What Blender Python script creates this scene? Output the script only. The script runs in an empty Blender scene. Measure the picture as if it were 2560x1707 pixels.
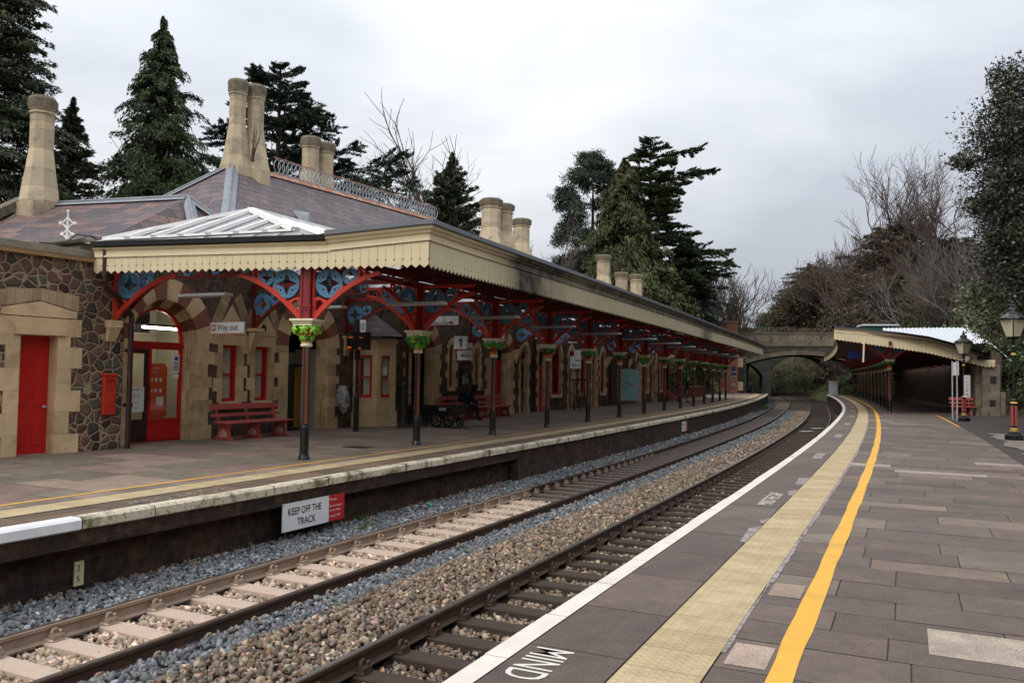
import bpy, bmesh, math, random
import numpy as np
from mathutils import Vector, Matrix
from mathutils.geometry import tessellate_polygon
rnd = random.Random(7)
rng = np.random.default_rng(11)
PI = math.pi
scene = bpy.context.scene
COL = scene.collection

# ------------------------------------------------------------------ camera
HC = 1.7528
cam = bpy.data.cameras.new('camera')
cam_o = bpy.data.objects.new('camera', cam)
COL.objects.link(cam_o)
pt, rl = 0.041018, 0.01447
c_, s_ = math.cos(pt), math.sin(pt)
cr, sr = math.cos(rl), math.sin(rl)
fwd = Vector((0, c_, s_)); up0 = Vector((0, -s_, c_)); rt0 = Vector((1, 0, 0))
rt = rt0 * cr + up0 * sr
up = up0 * cr - rt0 * sr
m = Matrix((rt, up, -fwd)).transposed().to_4x4()
m.translation = Vector((0, 0, HC))
cam_o.matrix_world = m
cam.sensor_width = 36.0
cam.lens = 2050.78 / 2560 * 36
cam.clip_start = 0.05
cam.clip_end = 6000
scene.camera = cam_o
scene.render.resolution_x = 1024
scene.render.resolution_y = 682
scene.render.film_transparent = False
scene.cycles.diffuse_bounces = 6

# ------------------------------------------------------------------ light
SUN_EL, SUN_AZ = math.radians(42), math.radians(226)     # azimuth clockwise from +Y: behind the camera, to its left
world = bpy.data.worlds.new('World')
scene.world = world
world.use_nodes = True
wn = world.node_tree.nodes; wl = world.node_tree.links
bg = wn['Background']
sky = wn.new('ShaderNodeTexSky')
sky.sky_type = 'NISHITA'; sky.sun_disc = False
sky.sun_elevation = SUN_EL; sky.sun_rotation = SUN_AZ
sky.air_density = 1.0; sky.dust_density = 3.0
tc = wn.new('ShaderNodeTexCoord')
mp = wn.new('ShaderNodeMapping'); mp.inputs['Scale'].default_value = (1.0, 1.0, 2.6); mp.inputs['Location'].default_value = (0.35, 0.1, 0.3)
n1 = wn.new('ShaderNodeTexNoise'); n1.inputs['Scale'].default_value = 1.9; n1.inputs['Detail'].default_value = 5; n1.inputs['Roughness'].default_value = 0.48; n1.inputs['Distortion'].default_value = 0.35
rp = wn.new('ShaderNodeValToRGB')
e = rp.color_ramp.elements
e[0].position = 0.36; e[0].color = (5.5, 5.85, 6.5, 1)
e[1].position = 0.64; e[1].color = (8.6, 8.75, 8.9, 1)
k = rp.color_ramp.elements.new(0.5); k.color = (7.1, 7.4, 7.9, 1)
mx = wn.new('ShaderNodeMix'); mx.data_type = 'RGBA'; mx.inputs[0].default_value = 0.94
wl.new(tc.outputs['Generated'], mp.inputs['Vector']); wl.new(mp.outputs[0], n1.inputs['Vector'])
sz = wn.new('ShaderNodeSeparateXYZ'); wl.new(tc.outputs['Generated'], sz.inputs[0])
zm = wn.new('ShaderNodeMath'); zm.operation = 'MAXIMUM'; zm.inputs[1].default_value = 0.0; wl.new(sz.outputs[2], zm.inputs[0])
za = wn.new('ShaderNodeMath'); za.operation = 'MULTIPLY_ADD'; za.inputs[1].default_value = 1.5; za.inputs[2].default_value = 0.70; wl.new(zm.outputs[0], za.inputs[0])
cm = wn.new('ShaderNodeVectorMath'); cm.operation = 'SCALE'; wl.new(rp.outputs[0], cm.inputs[0]); wl.new(za.outputs[0], cm.inputs['Scale'])
wl.new(n1.outputs['Fac'], rp.inputs[0]); wl.new(sky.outputs[0], mx.inputs[6]); wl.new(cm.outputs[0], mx.inputs[7])
wl.new(mx.outputs[2], bg.inputs['Color'])
bg.inputs['Strength'].default_value = 0.105
sun = bpy.data.lights.new('sun', 'SUN')
sun.energy = 1.5; sun.angle = math.radians(35); sun.color = (1.0, 0.95, 0.88)
sun_o = bpy.data.objects.new('sun', sun); COL.objects.link(sun_o)
sd = Vector((math.sin(SUN_AZ) * math.cos(SUN_EL), math.cos(SUN_AZ) * math.cos(SUN_EL), math.sin(SUN_EL)))
sun_o.rotation_euler = sd.to_track_quat('Z', 'Y').to_euler()
sun_o.location = (0, -20, 30)
vs = scene.view_settings
vs.view_transform = 'Standard'; vs.look = 'None'; vs.exposure = 0.06; vs.gamma = 1.0; vs.use_curve_mapping = False

# ------------------------------------------------------------------ the curve of the line: P(s, o, z)
KN = [-30, -0.01, 0, 12, 25, 40, 55, 70, 90, 115, 150.]
KV = [0, 0, -.003361, .000531, .001775, .000931, .002741, .000965, .001277, .002214, .003059]
ST = np.arange(0, 192, .25)
_k = np.interp(ST, KN, KV)
_th = 0.433159 - np.cumsum(_k * np.gradient(ST)) + _k[0] * .25
_x = -4.63523 + np.concatenate([[0], np.cumsum(np.sin(_th[:-1]) * .25)])
_y = 1.0 + np.concatenate([[0], np.cumsum(np.cos(_th[:-1]) * .25)])
def TH(s): return float(np.interp(s, ST, _th))
def P(s, o, z=0.0):
    if s < 0:
        x0, y0, th = _x[0] + s * math.sin(_th[0]), _y[0] + s * math.cos(_th[0]), _th[0]
    else:
        x0, y0, th = float(np.interp(s, ST, _x)), float(np.interp(s, ST, _y)), TH(s)
    return Vector((x0 - math.cos(th) * o, y0 + math.sin(th) * o, z))
ZL = -0.0555                       # left platform level
OR2, OLP, ORP = 1.906, 4.376, -2.254
ZR1, ZR2, ZR3, ZR4 = -.903, -.850, -.846, -.842
# facade frame: u along the wall, n out towards the tracks
TF = 0.4538
DU = Vector((math.sin(TF), math.cos(TF), 0)); DN = Vector((math.cos(TF), -math.sin(TF), 0)); A0 = Vector((-9.2, 19.8, 0))
RZF = PI / 2 - TF
def W(u, n, z=0.0): return A0 + DU * u + DN * n + Vector((0, 0, z))

# ------------------------------------------------------------------ materials
def lin(c):
    return tuple(((v / 255 / 12.92) if v / 255 <= .04045 else ((v / 255 + .055) / 1.055) ** 2.4) for v in c)
M = {}
class NT:
    def __init__(s, name):
        s.m = bpy.data.materials.new(name); s.m.use_nodes = True
        s.t = s.m.node_tree; s.n = s.t.nodes; s.l = s.t.links
        s.b = s.n['Principled BSDF']; s.out = s.n['Material Output']
    def add(s, ty, **kw):
        n = s.n.new('ShaderNode' + ty)
        for k_, v in kw.items():
            if k_.startswith('i_'): n.inputs[k_[2:].replace('_', ' ')].default_value = v
            else: setattr(n, k_, v)
        return n
    def link(s, a, b): s.l.new(a, b)
    def coord(s, kind='Object'):
        return s.add('TexCoord').outputs[kind]
    def noise(s, vec, scale, detail=4, rough=.55, dist=0):
        n = s.add('TexNoise'); n.inputs['Scale'].default_value = scale; n.inputs['Detail'].default_value = detail
        n.inputs['Roughness'].default_value = rough; n.inputs['Distortion'].default_value = dist
        if vec is not None: s.link(vec, n.inputs['Vector'])
        return n.outputs['Fac']
    def ramp(s, fac, stops, interp='LINEAR'):
        r = s.add('ValToRGB'); cr_ = r.color_ramp; cr_.interpolation = interp
        while len(cr_.elements) < len(stops): cr_.elements.new(.5)
        for e_, (p_, c) in zip(cr_.elements, stops):
            e_.position = p_; e_.color = (c, c, c, 1) if isinstance(c, (int, float)) else (*c[:3], 1)
        s.link(fac, r.inputs[0]); return r.outputs[0]
    def mix(s, fac, a, b, mode='MIX'):
        n = s.add('Mix'); n.data_type = 'RGBA'; n.blend_type = mode
        for i, v in ((0, fac), (6, a), (7, b)):
            if hasattr(v, 'is_linked'): s.link(v, n.inputs[i])
            elif i == 0: n.inputs[0].default_value = v
            else: n.inputs[i].default_value = (*v[:3], 1) if not isinstance(v, (int, float)) else (v, v, v, 1)
        return n.outputs[2]
    def math(s, op, a, b=0.0):
        n = s.add('Math', operation=op)
        for i, v in ((0, a), (1, b)):
            if hasattr(v, 'is_linked'): s.link(v, n.inputs[i])
            else: n.inputs[i].default_value = v
        return n.outputs[0]
    def attr(s, name='tint'): return s.add('Attribute', attribute_name=name).outputs['Color']
    def bump(s, h, strength=.3, dist=.01):
        n = s.add('Bump'); n.inputs['Strength'].default_value = strength; n.inputs['Distance'].default_value = dist
        s.link(h, n.inputs['Height']); s.link(n.outputs[0], s.b.inputs['Normal'])
    def fin(s, col, rough=.7, spec=.35, metal=0.0):
        if hasattr(col, 'is_linked'): s.link(col, s.b.inputs['Base Color'])
        else: s.b.inputs['Base Color'].default_value = (*col[:3], 1)
        if hasattr(rough, 'is_linked'): s.link(rough, s.b.inputs['Roughness'])
        else: s.b.inputs['Roughness'].default_value = rough
        s.b.inputs['Specular IOR Level'].default_value = spec; s.b.inputs['Metallic'].default_value = metal
        return s.m
def mul(c, f): return tuple(min(1, v * f) for v in c)
def mottled(name, base, var=.18, sc=6.0, fine=60.0, rough=.7, spec=.3, metal=0., bump=.15, bd=.004, tint=False, coord='Object', dirt=None, dsc=1.5, dlo=.5, dhi=.75):
    t = NT(name); v = t.coord(coord)
    a = t.noise(v, sc, 5); b = t.noise(v, fine, 3)
    f = t.math('ADD', t.math('MULTIPLY', a, .6), t.math('MULTIPLY', b, .4))
    col = t.mix(t.ramp(f, [(.33, 0.), (.67, 1.)]), mul(base, 1 - var), mul(base, 1 + var))
    if dirt is not None:
        col = t.mix(t.ramp(t.noise(v, dsc, 6, .65, .4), [(dlo, 0.), (dhi, 1.)]), col, dirt)
    if tint: col = t.mix(1.0, col, t.attr(), 'MULTIPLY')
    if bump: t.bump(b if fine > 20 else f, bump, bd)
    M[name] = t.fin(col, rough, spec, metal); return M[name]
def rubble(name, stones, mortar, sc, w0, w1, var=.25, bs=.6):
    t = NT(name); v = t.coord()
    w = t.add('TexNoise'); w.inputs['Scale'].default_value = 2.2; w.inputs['Detail'].default_value = 3; t.link(v, w.inputs['Vector'])
    vm = t.add('VectorMath', operation='MULTIPLY_ADD'); t.link(w.outputs['Color'], vm.inputs[0]); vm.inputs[1].default_value = (.16, .16, .16); t.link(v, vm.inputs[2])
    vo = t.add('TexVoronoi'); vo.inputs['Scale'].default_value = sc; t.link(vm.outputs[0], vo.inputs['Vector'])
    ve = t.add('TexVoronoi', feature='DISTANCE_TO_EDGE'); ve.inputs['Scale'].default_value = sc; t.link(vm.outputs[0], ve.inputs['Vector'])
    sx = t.add('SeparateColor'); t.link(vo.outputs['Color'], sx.inputs[0])
    n = len(stones)
    sc_ = t.ramp(sx.outputs[0], [((i + .5) / n, c) for i, c in enumerate(stones)], 'CONSTANT' if n > 4 else 'LINEAR')
    sc_ = t.mix(1., sc_, t.ramp(t.noise(v, 16, 5), [(.3, 1 - var), (.7, 1 + var)]), 'MULTIPLY')
    mo = t.mix(t.noise(v, 25, 4), mul(mortar, .75), mul(mortar, 1.2))
    edge = t.math('ADD', ve.outputs['Distance'], t.math('MULTIPLY', t.math('SUBTRACT', t.noise(v, 14, 3), .5), .05))
    f = t.ramp(edge, [(w0, 0.), (w1, 1.)])
    col = t.mix(f, mo, sc_)
    col = t.mix(t.ramp(t.noise(v, .7, 5), [(.45, 0.), (.8, .5)]), col, mul(mortar, .25))
    t.bump(t.math('ADD', t.ramp(edge, [(0., 0.), (w1 * 2, 1.)]), t.math('MULTIPLY', t.noise(v, 30, 4), .35)), bs, .03)
    M[name] = t.fin(col, .85, .2); return M[name]
def bricky(name, c1, c2, mortar, bw, bh, ms, coord='UV', var=.3, dirt=None, dsc=1.0, dlo=.45, dhi=.75, rough=.8, bs=.4, bd=.012, off=.5, spec=.2, mot=None):
    t = NT(name); v = t.coord(coord)
    if mot: # wobble
        w = t.add('TexNoise'); w.inputs['Scale'].default_value = 1.5; t.link(v, w.inputs['Vector'])
        vm = t.add('VectorMath', operation='MULTIPLY_ADD'); t.link(w.outputs['Color'], vm.inputs[0]); vm.inputs[1].default_value = (mot,) * 3; t.link(v, vm.inputs[2]); vv = vm.outputs[0]
    else: vv = v
    b = t.add('TexBrick'); b.inputs['Scale'].default_value = 1.0; b.offset = off
    b.inputs['Brick Width'].default_value = bw; b.inputs['Row Height'].default_value = bh; b.inputs['Mortar Size'].default_value = ms; b.inputs['Mortar Smooth'].default_value = .2; b.inputs['Bias'].default_value = 0.
    b.inputs['Color1'].default_value = (*c1, 1); b.inputs['Color2'].default_value = (*c2, 1); b.inputs['Mortar'].default_value = (*mortar, 1)
    t.link(vv, b.inputs['Vector'])
    col = t.mix(1., b.outputs['Color'], t.ramp(t.noise(v, 7, 6, .6), [(.3, 1 - var), (.7, 1 + var)]), 'MULTIPLY')
    if dirt is not None: col = t.mix(t.ramp(t.noise(v, dsc, 6, .65, .5), [(dlo, 0.), (dhi, 1.)]), col, dirt)
    h = t.math('ADD', t.math('MULTIPLY', b.outputs['Fac'], -1.0), t.math('MULTIPLY', t.noise(v, 30, 4), .3))
    t.bump(h, bs, bd)
    M[name] = t.fin(col, rough, spec); return M[name]

CREAM = (.66, .56, .36); CRIM = (.20, .012, .016); RED = (.52, .035, .018); REDD = (.50, .012, .010)
mottled('cream_paint', CREAM, .05, 3, 40, .45, .4, bump=.05)
mottled('cream_trim', (.72, .64, .47), .06, 5, 60, .5, .4, bump=.05)
# valance paint with soot patches (the patch is stored per vertex: it is dirt on the boards)
t = NT('valance_paint'); v = t.coord()
f = t.ramp(t.noise(v, 3, 4), [(.3, .93), (.7, 1.06)])
col = t.mix(1., CREAM, f, 'MULTIPLY')
col = t.mix(t.math('MULTIPLY', t.attr('soot'), t.ramp(t.noise(v, 2.5, 5), [(.25, .75), (.75, 1.1)])), col, (.022, .02, .018))
M['valance_paint'] = t.fin(col, .55, .3)
mottled('crimson_paint', CRIM, .12, 4, 60, .35, .5, bump=.05)
mottled('red_paint', REDD, .08, 4, 60, .35, .45, bump=.05)
mottled('vermilion_paint', (.50, .034, .016), .12, 5, 60, .4, .4, bump=.05)
mottled('blue_paint', (.085, .20, .33), .1, 5, 60, .45, .4, bump=.05)
mottled('shaft_red', (.20, .011, .011), .1, 5, 50, .4, .4, bump=.05)
mottled('bench_red', (.42, .082, .072), .12, 5, 50, .5, .35, bump=.08)
mottled('black_paint', (.010, .010, .011), .25, 8, 60, .28, .5, bump=.05)
mottled('black_iron', (.022, .024, .024), .3, 8, 60, .5, .4, bump=.12)
mottled('dark_maroon', (.045, .012, .014), .25, 5, 60, .35, .5, bump=.06)
mottled('gold_paint', (.55, .33, .06), .12, 12, 60, .4, .5, bump=.05)
mottled('stripe_gold', (.45, .28, .12), .1, 12, 60, .4, .5, bump=0)
mottled('leaf_lime', (.20, .52, .035), .22, 14, 50, .4, .4, bump=.1)
mottled('leaf_green', (.04, .26, .03), .3, 14, 50, .4, .4, bump=.1)
mottled('leaf_dark', (.01, .085, .03), .25, 14, 50, .4, .4, bump=.1)
mottled('navy_paint', (.02, .03, .16), .15, 12, 50, .4, .4, bump=.05)
mottled('soffit_red', (.085, .012, .012), .3, 2, 30, .6, .25, bump=.1)
mottled('iron_red', (.15, .016, .012), .3, 4, 30, .5, .3, bump=.08)
mottled('lead_grey', (.20, .215, .24), .14, 3, 40, .5, .4, bump=.12, dirt=(.30, .31, .33), dsc=2.5)
mottled('flashing_grey', (.085, .092, .108), .1, 2, 30, .4, .5, bump=.05)
mottled('white_paint', (.78, .77, .74), .04, 4, 60, .5, .4, bump=.05)
mottled('white_sign', (.74, .74, .75), .02, 4, 60, .4, .4, bump=0)
mottled('sign_red', (.50, .018, .022), .05, 4, 60, .4, .4, bump=0)
mottled('sign_orange', (.70, .12, .03), .04, 4, 60, .4, .4, bump=0)
mottled('sign_blue', (.03, .06, .32), .05, 4, 60, .4, .4, bump=0)
mottled('sign_black', (.012, .012, .013), .05, 4, 60, .45, .4, bump=0)
mottled('sign_steel', (.40, .42, .45), .1, 6, 60, .4, .5, bump=0)
mottled('galvanised', (.34, .36, .38), .12, 8, 60, .45, .5, .3, bump=.05)
mottled('orange_door', (.50, .21, .02), .12, 4, 40, .5, .3, bump=0)
mottled('poster_orange', (.62, .10, .03), .12, 3, 30, .5, .3, bump=0)
mottled('poster_teal', (.22, .42, .43), .12, 1.5, 20, .3, .5, bump=0)
mottled('poster_pink', (.5, .06, .22), .05, 3, 30, .5, .3, bump=0)
mottled('plaster', (.58, .56, .48), .08, 2, 30, .8, .2, bump=.05)
mottled('plaster_yellow', (.62, .58, .33), .06, 2, 30, .8, .2, bump=.05)
mottled('curtain', (.66, .66, .55), .12, 3, 30, .9, .1, bump=0)
mottled('timber_dark', (.05, .035, .024), .3, 4, 40, .7, .3, bump=.2)
mottled('terracotta', (.45, .20, .12), .2, 8, 50, .8, .2, bump=.2, dirt=(.5, .42, .36), dsc=5, dlo=.5, dhi=.62)
ASH = (.63, .46, .275)
mottled('ashlar', ASH, .13, 2.2, 45, .85, .2, bump=.25, bd=.006, tint=True, dirt=(.33, .225, .13), dsc=1.6, dlo=.48, dhi=.8)
mottled('ashlar_red', (.25, .10, .065), .14, 2.2, 45, .85, .2, bump=.25, bd=.006, tint=True, dirt=(.2, .12, .09), dsc=1.5)
mottled('chimney_stone', (.50, .405, .275), .15, 2.0, 40, .9, .2, bump=.4, bd=.01, tint=True, dirt=(.24, .205, .155), dsc=1.7, dlo=.5, dhi=.72)
mottled('chimney_lichen', (.17, .145, .105), .28, 6, 40, .95, .1, bump=.8, bd=.02, tint=True, dirt=(.33, .24, .05), dsc=4.5, dlo=.58, dhi=.72)
mottled('stone_mossy', (.17, .145, .105), .3, 4, 30, .95, .1, bump=.7, bd=.02, dirt=(.09, .085, .06), dsc=3)
rubble('rubble_light', [lin(c) for c in ((98, 74, 64), (78, 66, 60), (116, 92, 76), (92, 88, 78), (66, 54, 50), (105, 78, 72), (84, 74, 62))], lin((168, 146, 120)), 4.5, .02, .085, .32, 1.0)
rubble('rubble_dark', [lin(c) for c in ((98, 78, 66), (82, 66, 60), (108, 86, 72), (90, 78, 68), (72, 60, 54), (102, 78, 70))], lin((125, 106, 88)), 4.2, .012, .04, .25)
bricky('slate', (.165, .122, .126), (.092, .073, .080), (.014, .013, .014), .56, .33, .011, var=.3, dirt=(.13, .10, .065), dsc=2.2, dlo=.62, dhi=.85, rough=.6, bs=.8, bd=.02, spec=.4)
bricky('slate_mixed', (.185, .105, .085), (.055, .052, .062), (.013, .012, .013), .60, .36, .011, var=.35, dirt=(.11, .1, .075), dsc=2.2, dlo=.66, dhi=.85, rough=.6, bs=.8, bd=.02, spec=.4)
bricky('platform_brick', (.085, .042, .028), (.038, .026, .022), (.060, .045, .035), .36, .16, .012, var=.6, dirt=(.020, .016, .014), dsc=1.1, dlo=.46, dhi=.78, rough=.8, bs=.6)
bricky('bridge_stone', (.115, .105, .085), (.06, .057, .05), (.03, .028, .025), .55, .16, .02, var=.5, dirt=(.035, .033, .028), dsc=.5, dlo=.45, dhi=.75, rough=.9, bs=.8, bd=.04, mot=.05)
mottled('bridge_ashlar', (.19, .155, .11), .25, 1.2, 20, .9, .2, bump=.4, bd=.02, dirt=(.06, .052, .042), dsc=.7, dlo=.4, dhi=.7)
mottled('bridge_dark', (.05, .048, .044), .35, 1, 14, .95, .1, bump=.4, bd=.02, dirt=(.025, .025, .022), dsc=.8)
mottled('medallion_stone', (.25, .21, .15), .2, 3, 20, .9, .2, bump=.3, dirt=(.1, .09, .07), dsc=2)
mottled('pier_stone', (.23, .185, .14), .25, 2, 30, .9, .2, bump=.4, bd=.01, tint=True, dirt=(.09, .075, .055), dsc=1.2, dlo=.4, dhi=.7)
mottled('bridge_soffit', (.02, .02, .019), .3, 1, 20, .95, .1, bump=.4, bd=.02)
# paving: every slab carries its own tint
def paving(name, sat=1.0, speck=.5):
    t = NT(name); v = t.coord()
    n1_ = t.noise(v, 110, 2, .7); n2_ = t.noise(v, 1.7, 7, .68); n3_ = t.noise(v, 9, 5, .6)
    col = t.mix(1., t.attr(), t.ramp(n1_, [(.3, 1 - speck), (.7, 1 + speck)]), 'MULTIPLY')
    col = t.mix(1., col, t.ramp(n2_, [(.3, .68), (.72, 1.26)]), 'MULTIPLY')
    col = t.mix(1., col, t.ramp(n3_, [(.3, .88), (.7, 1.12)]), 'MULTIPLY')
    col = t.mix(t.ramp(t.noise(v, 70, 1, .4), [(.70, 0.), (.76, .55)]), col, (.34, .30, .27))
    col = t.mix(t.ramp(t.noise(v, 2.2, 6, .7, .6), [(.60, 0.), (.72, .38)]), col, (.045, .04, .034))
    t.bump(t.math('ADD', n1_, n3_), .5, .005)
    M[name] = t.fin(col, t.ramp(n2_, [(.3, .62), (.7, .85)]), .3)
paving('paving_slab'); paving('paving_left', 1., .35)
mottled('mortar', (.085, .075, .058), .3, 3, 40, .95, .1, bump=.3)
def worn(name, base, under, sc, lo, hi, rough=.6, spec=.3, big=None):
    t = NT(name); v = t.coord()
    a = t.noise(v, sc, 7, .72)
    col = t.mix(t.ramp(t.noise(v, 3, 5), [(.3, 0.), (.7, 1.)]), mul(base, .9), mul(base, 1.06))
    col = t.mix(t.ramp(a, [(lo, 1.), (hi, 0.)]), col, under)
    if big: col = t.mix(t.ramp(t.noise(v, 1.6, 6, .7, .5), [(big[1], 0.), (big[2], 1.)]), col, big[0])
    t.bump(t.noise(v, 120, 3), .2, .003)
    M[name] = t.fin(col, rough, spec)
worn('yellow_line', (.72, .375, .045), (.15, .10, .06), 34, .31, .38, big=((.52, .29, .06), .54, .70))
worn('white_edge', (.68, .62, .545), (.2, .16, .13), 30, .30, .36, big=((.40, .35, .30), .56, .70))
worn('white_edge_old', (.62, .55, .42), (.13, .115, .07), 16, .36, .46, big=((.16, .14, .075), .5, .62))
worn('white_edge_new', (.80, .80, .82), (.4, .36, .33), 20, .2, .26)
worn('paint_text', (.66, .62, .54), (.12, .09, .08), 45, .3, .37)
worn('paint_faded', (.34, .29, .23), (.13, .10, .085), 14, .44, .56)
worn('plaster_patch', (.36, .32, .31), (.14, .11, .10), 9, .42, .58)
# tactile blister paving
t = NT('tactile'); uv = t.coord('UV')
b = t.add('TexBrick'); b.offset = 0.; b.inputs['Scale'].default_value = 1.; b.inputs['Brick Width'].default_value = .4; b.inputs['Row Height'].default_value = .482; b.inputs['Mortar Size'].default_value = .004
b.inputs['Color1'].default_value = (.45, .355, .215, 1); b.inputs['Color2'].default_value = (.38, .29, .165, 1); b.inputs['Mortar'].default_value = (.2, .14, .08, 1)
t.link(uv, b.inputs['Vector'])
v = t.coord()
col = t.mix(1., b.outputs['Color'], t.ramp(t.noise(v, 4, 6, .65), [(.3, .8), (.7, 1.18)]), 'MULTIPLY')
vm = t.add('VectorMath', operation='SCALE'); vm.inputs['Scale'].default_value = 15.; t.link(uv, vm.inputs[0])
fr = t.add('VectorMath', operation='FRACTION'); t.link(vm.outputs[0], fr.inputs[0])
ds = t.add('VectorMath', operation='DISTANCE'); t.link(fr.outputs[0], ds.inputs[0]); ds.inputs[1].default_value = (.5, .5, 0)
dot = t.ramp(ds.outputs['Value'], [(.22, 1.), (.36, 0.)])
col = t.mix(dot, col, t.mix(1., col, (1.14, 1.12, 1.08), 'MULTIPLY'))
t.bump(dot, .9, .006)
M['tactile'] = t.fin(col, .75, .25)
# ballast (stones: tint per stone)
for nm, base in (('stone_grey', (.165, .172, .18)), ('stone_tan', (.235, .19, .148)), ('stone_pink', (.44, .34, .26)), ('stone_dark', (.075, .062, .052))):
    t = NT(nm); v = t.coord()
    col = t.mix(1., base, t.attr(), 'MULTIPLY')
    col = t.mix(1., col, t.ramp(t.noise(v, 45, 4), [(.3, .75), (.7, 1.25)]), 'MULTIPLY')
    M[nm] = t.fin(col, .9, .15)
for nm, a, bcol in (('bed_grey', (.085, .09, .1), (.022, .024, .028)), ('bed_tan', (.11, .085, .065), (.03, .024, .018)), ('bed_pink', (.30, .23, .175), (.12, .09, .07)), ('bed_dark', (.055, .045, .038), (.014, .012, .011))):
    t = NT(nm); v = t.coord()
    vo = t.add('TexVoronoi'); vo.inputs['Scale'].default_value = 14.; t.link(v, vo.inputs['Vector'])
    sx = t.add('SeparateColor'); t.link(vo.outputs['Color'], sx.inputs[0])
    col = t.mix(t.ramp(t.math('ADD', vo.outputs['Distance'], t.math('MULTIPLY', sx.outputs[0], .5)), [(.25, 0.), (.95, 1.)]), a, bcol)
    t.bump(vo.outputs['Distance'], 1., .04)
    M[nm] = t.fin(col, .95, .1)
mottled('rail_rust', (.062, .036, .024), .3, 6, 50, .75, .3, bump=.2, dirt=(.13, .055, .022), dsc=4, dlo=.6, dhi=.8)
mottled('rail_dusty', (.30, .22, .165), .18, 4, 50, .85, .2, bump=.15, dirt=(.17, .125, .09), dsc=2.2)
mottled('rail_top', (.115, .085, .068), .15, 3, 30, .34, .5, .55, bump=.02)
mottled('rail_top_shiny', (.30, .27, .25), .12, 3, 30, .26, .5, .8, bump=.02)
mottled('sleeper_pink', (.47, .365, .29), .13, 4, 50, .9, .15, bump=.3, dirt=(.27, .2, .15), dsc=3, dlo=.55, dhi=.8)
mottled('sleeper_grey', (.13, .105, .088), .25, 4, 40, .9, .15, bump=.3)
mottled('sleeper_dark', (.052, .038, .028), .25, 5, 40, .85, .2, bump=.35)
mottled('earth', (.075, .062, .04), .35, .6, 9, .95, .1, bump=.5, bd=.05, dirt=(.04, .055, .02), dsc=.35, dlo=.4, dhi=.6)
mottled('grass_bank', (.045, .043, .024), .45, .8, 12, .95, .1, bump=.6, bd=.08, dirt=(.055, .06, .025), dsc=.5, dlo=.45, dhi=.6)
mottled('gravel_ground', (.20, .175, .155), .25, 2, 60, .95, .1, bump=.4, bd=.01, dirt=(.10, .085, .06), dsc=.9)
mottled('asphalt_dark', (.065, .052, .046), .25, 1.5, 70, .9, .2, bump=.3, dirt=(.05, .06, .02), dsc=1.2, dlo=.62, dhi=.8)
mottled('bark', (.055, .042, .032), .3, 5, 40, .95, .1, bump=.6, bd=.02)
mottled('twig_brown', (.12, .092, .078), .25, 1, 8, .95, .1, bump=0)
mottled('twig_grey', (.15, .135, .12), .25, 1, 8, .95, .1, bump=0)
mottled('twig_russet', (.115, .078, .064), .25, 1, 8, .95, .1, bump=0)
def leafmat(name, base, spec=.25, rough=.6):
    t = NT(name)
    col = t.mix(1., base, t.attr(), 'MULTIPLY')
    M[name] = t.fin(col, rough, spec)
leafmat('needle_dark', (.050, .062, .032)); leafmat('needle_green', (.046, .064, .024)); leafmat('needle_blue', (.038, .058, .036))
leafmat('needle_olive', (.058, .064, .022)); leafmat('needle_brown', (.072, .054, .036)); leafmat('leaf_ivy', (.04, .058, .022), .45, .4); leafmat('leaf_shrub', (.055, .075, .03), .3); leafmat('leaf_holly', (.046, .046, .030), .5, .4)
leafmat('leaf_pale', (.13, .14, .075), .3); leafmat('grass_blade', (.06, .12, .02), .2); leafmat('leaf_dry', (.2, .15, .07), .2)
t = NT('glazing')                       # white translucent roof sheet
M['glazing'] = t.fin((.80, .84, .90), .25, .5); t.b.inputs['Transmission Weight'].default_value = .7; t.b.inputs['Roughness'].default_value = .6
t = NT('window_glass')
tr = t.add('BsdfTransparent'); gl = t.add('BsdfGlossy'); gl.inputs['Roughness'].default_value = .04; ms_ = t.add('MixShader'); ms_.inputs[0].default_value = .10
t.link(tr.outputs[0], ms_.inputs[1]); t.link(gl.outputs[0], ms_.inputs[2]); t.link(ms_.outputs[0], t.out.inputs['Surface']); M['window_glass'] = t.m
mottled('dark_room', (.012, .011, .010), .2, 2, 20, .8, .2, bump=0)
mottled('lamp_glass', (.50, .46, .33), .06, 2, 20, .25, .5, bump=0)
mottled('fitting_grey', (.42, .41, .385), .06, 3, 30, .5, .3, bump=0)
mottled('hanger', (.12, .08, .075), .1, 3, 30, .5, .3, bump=0)
t = NT('tube_light'); t.b.inputs['Emission Color'].default_value = (1, .93, .66, 1); t.b.inputs['Emission Strength'].default_value = 30.; M['tube_light'] = t.fin((.8, .8, .7), .5)
t = NT('led_orange'); t.b.inputs['Emission Color'].default_value = (1, .16, .03, 1); t.b.inputs['Emission Strength'].default_value = 1.2; M['led_orange'] = t.fin((.3, .05, .02), .5)
mottled('cloth_black', (.012, .013, .015), .3, 6, 60, .85, .2, bump=.2)
mottled('cloth_navy', (.012, .015, .024), .3, 6, 60, .85, .2, bump=.2)
mottled('skin', (.42, .24, .17), .06, 4, 40, .5, .3, bump=.05)
mottled('bag_plastic', (.38, .38, .38), .35, 9, 30, .2, .6, bump=.8, bd=.02, dirt=(.08, .09, .10), dsc=6, dlo=.5, dhi=.6)
mottled('cabinet_grey', (.26, .28, .29), .06, 2, 30, .6, .3, bump=0)
mottled('ball_teal', (.02, .28, .2), .1, 5, 40, .5, .3, bump=0)
mottled('corrugated', (.55, .57, .61), .05, 1, 30, .4, .5, bump=0)
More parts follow.
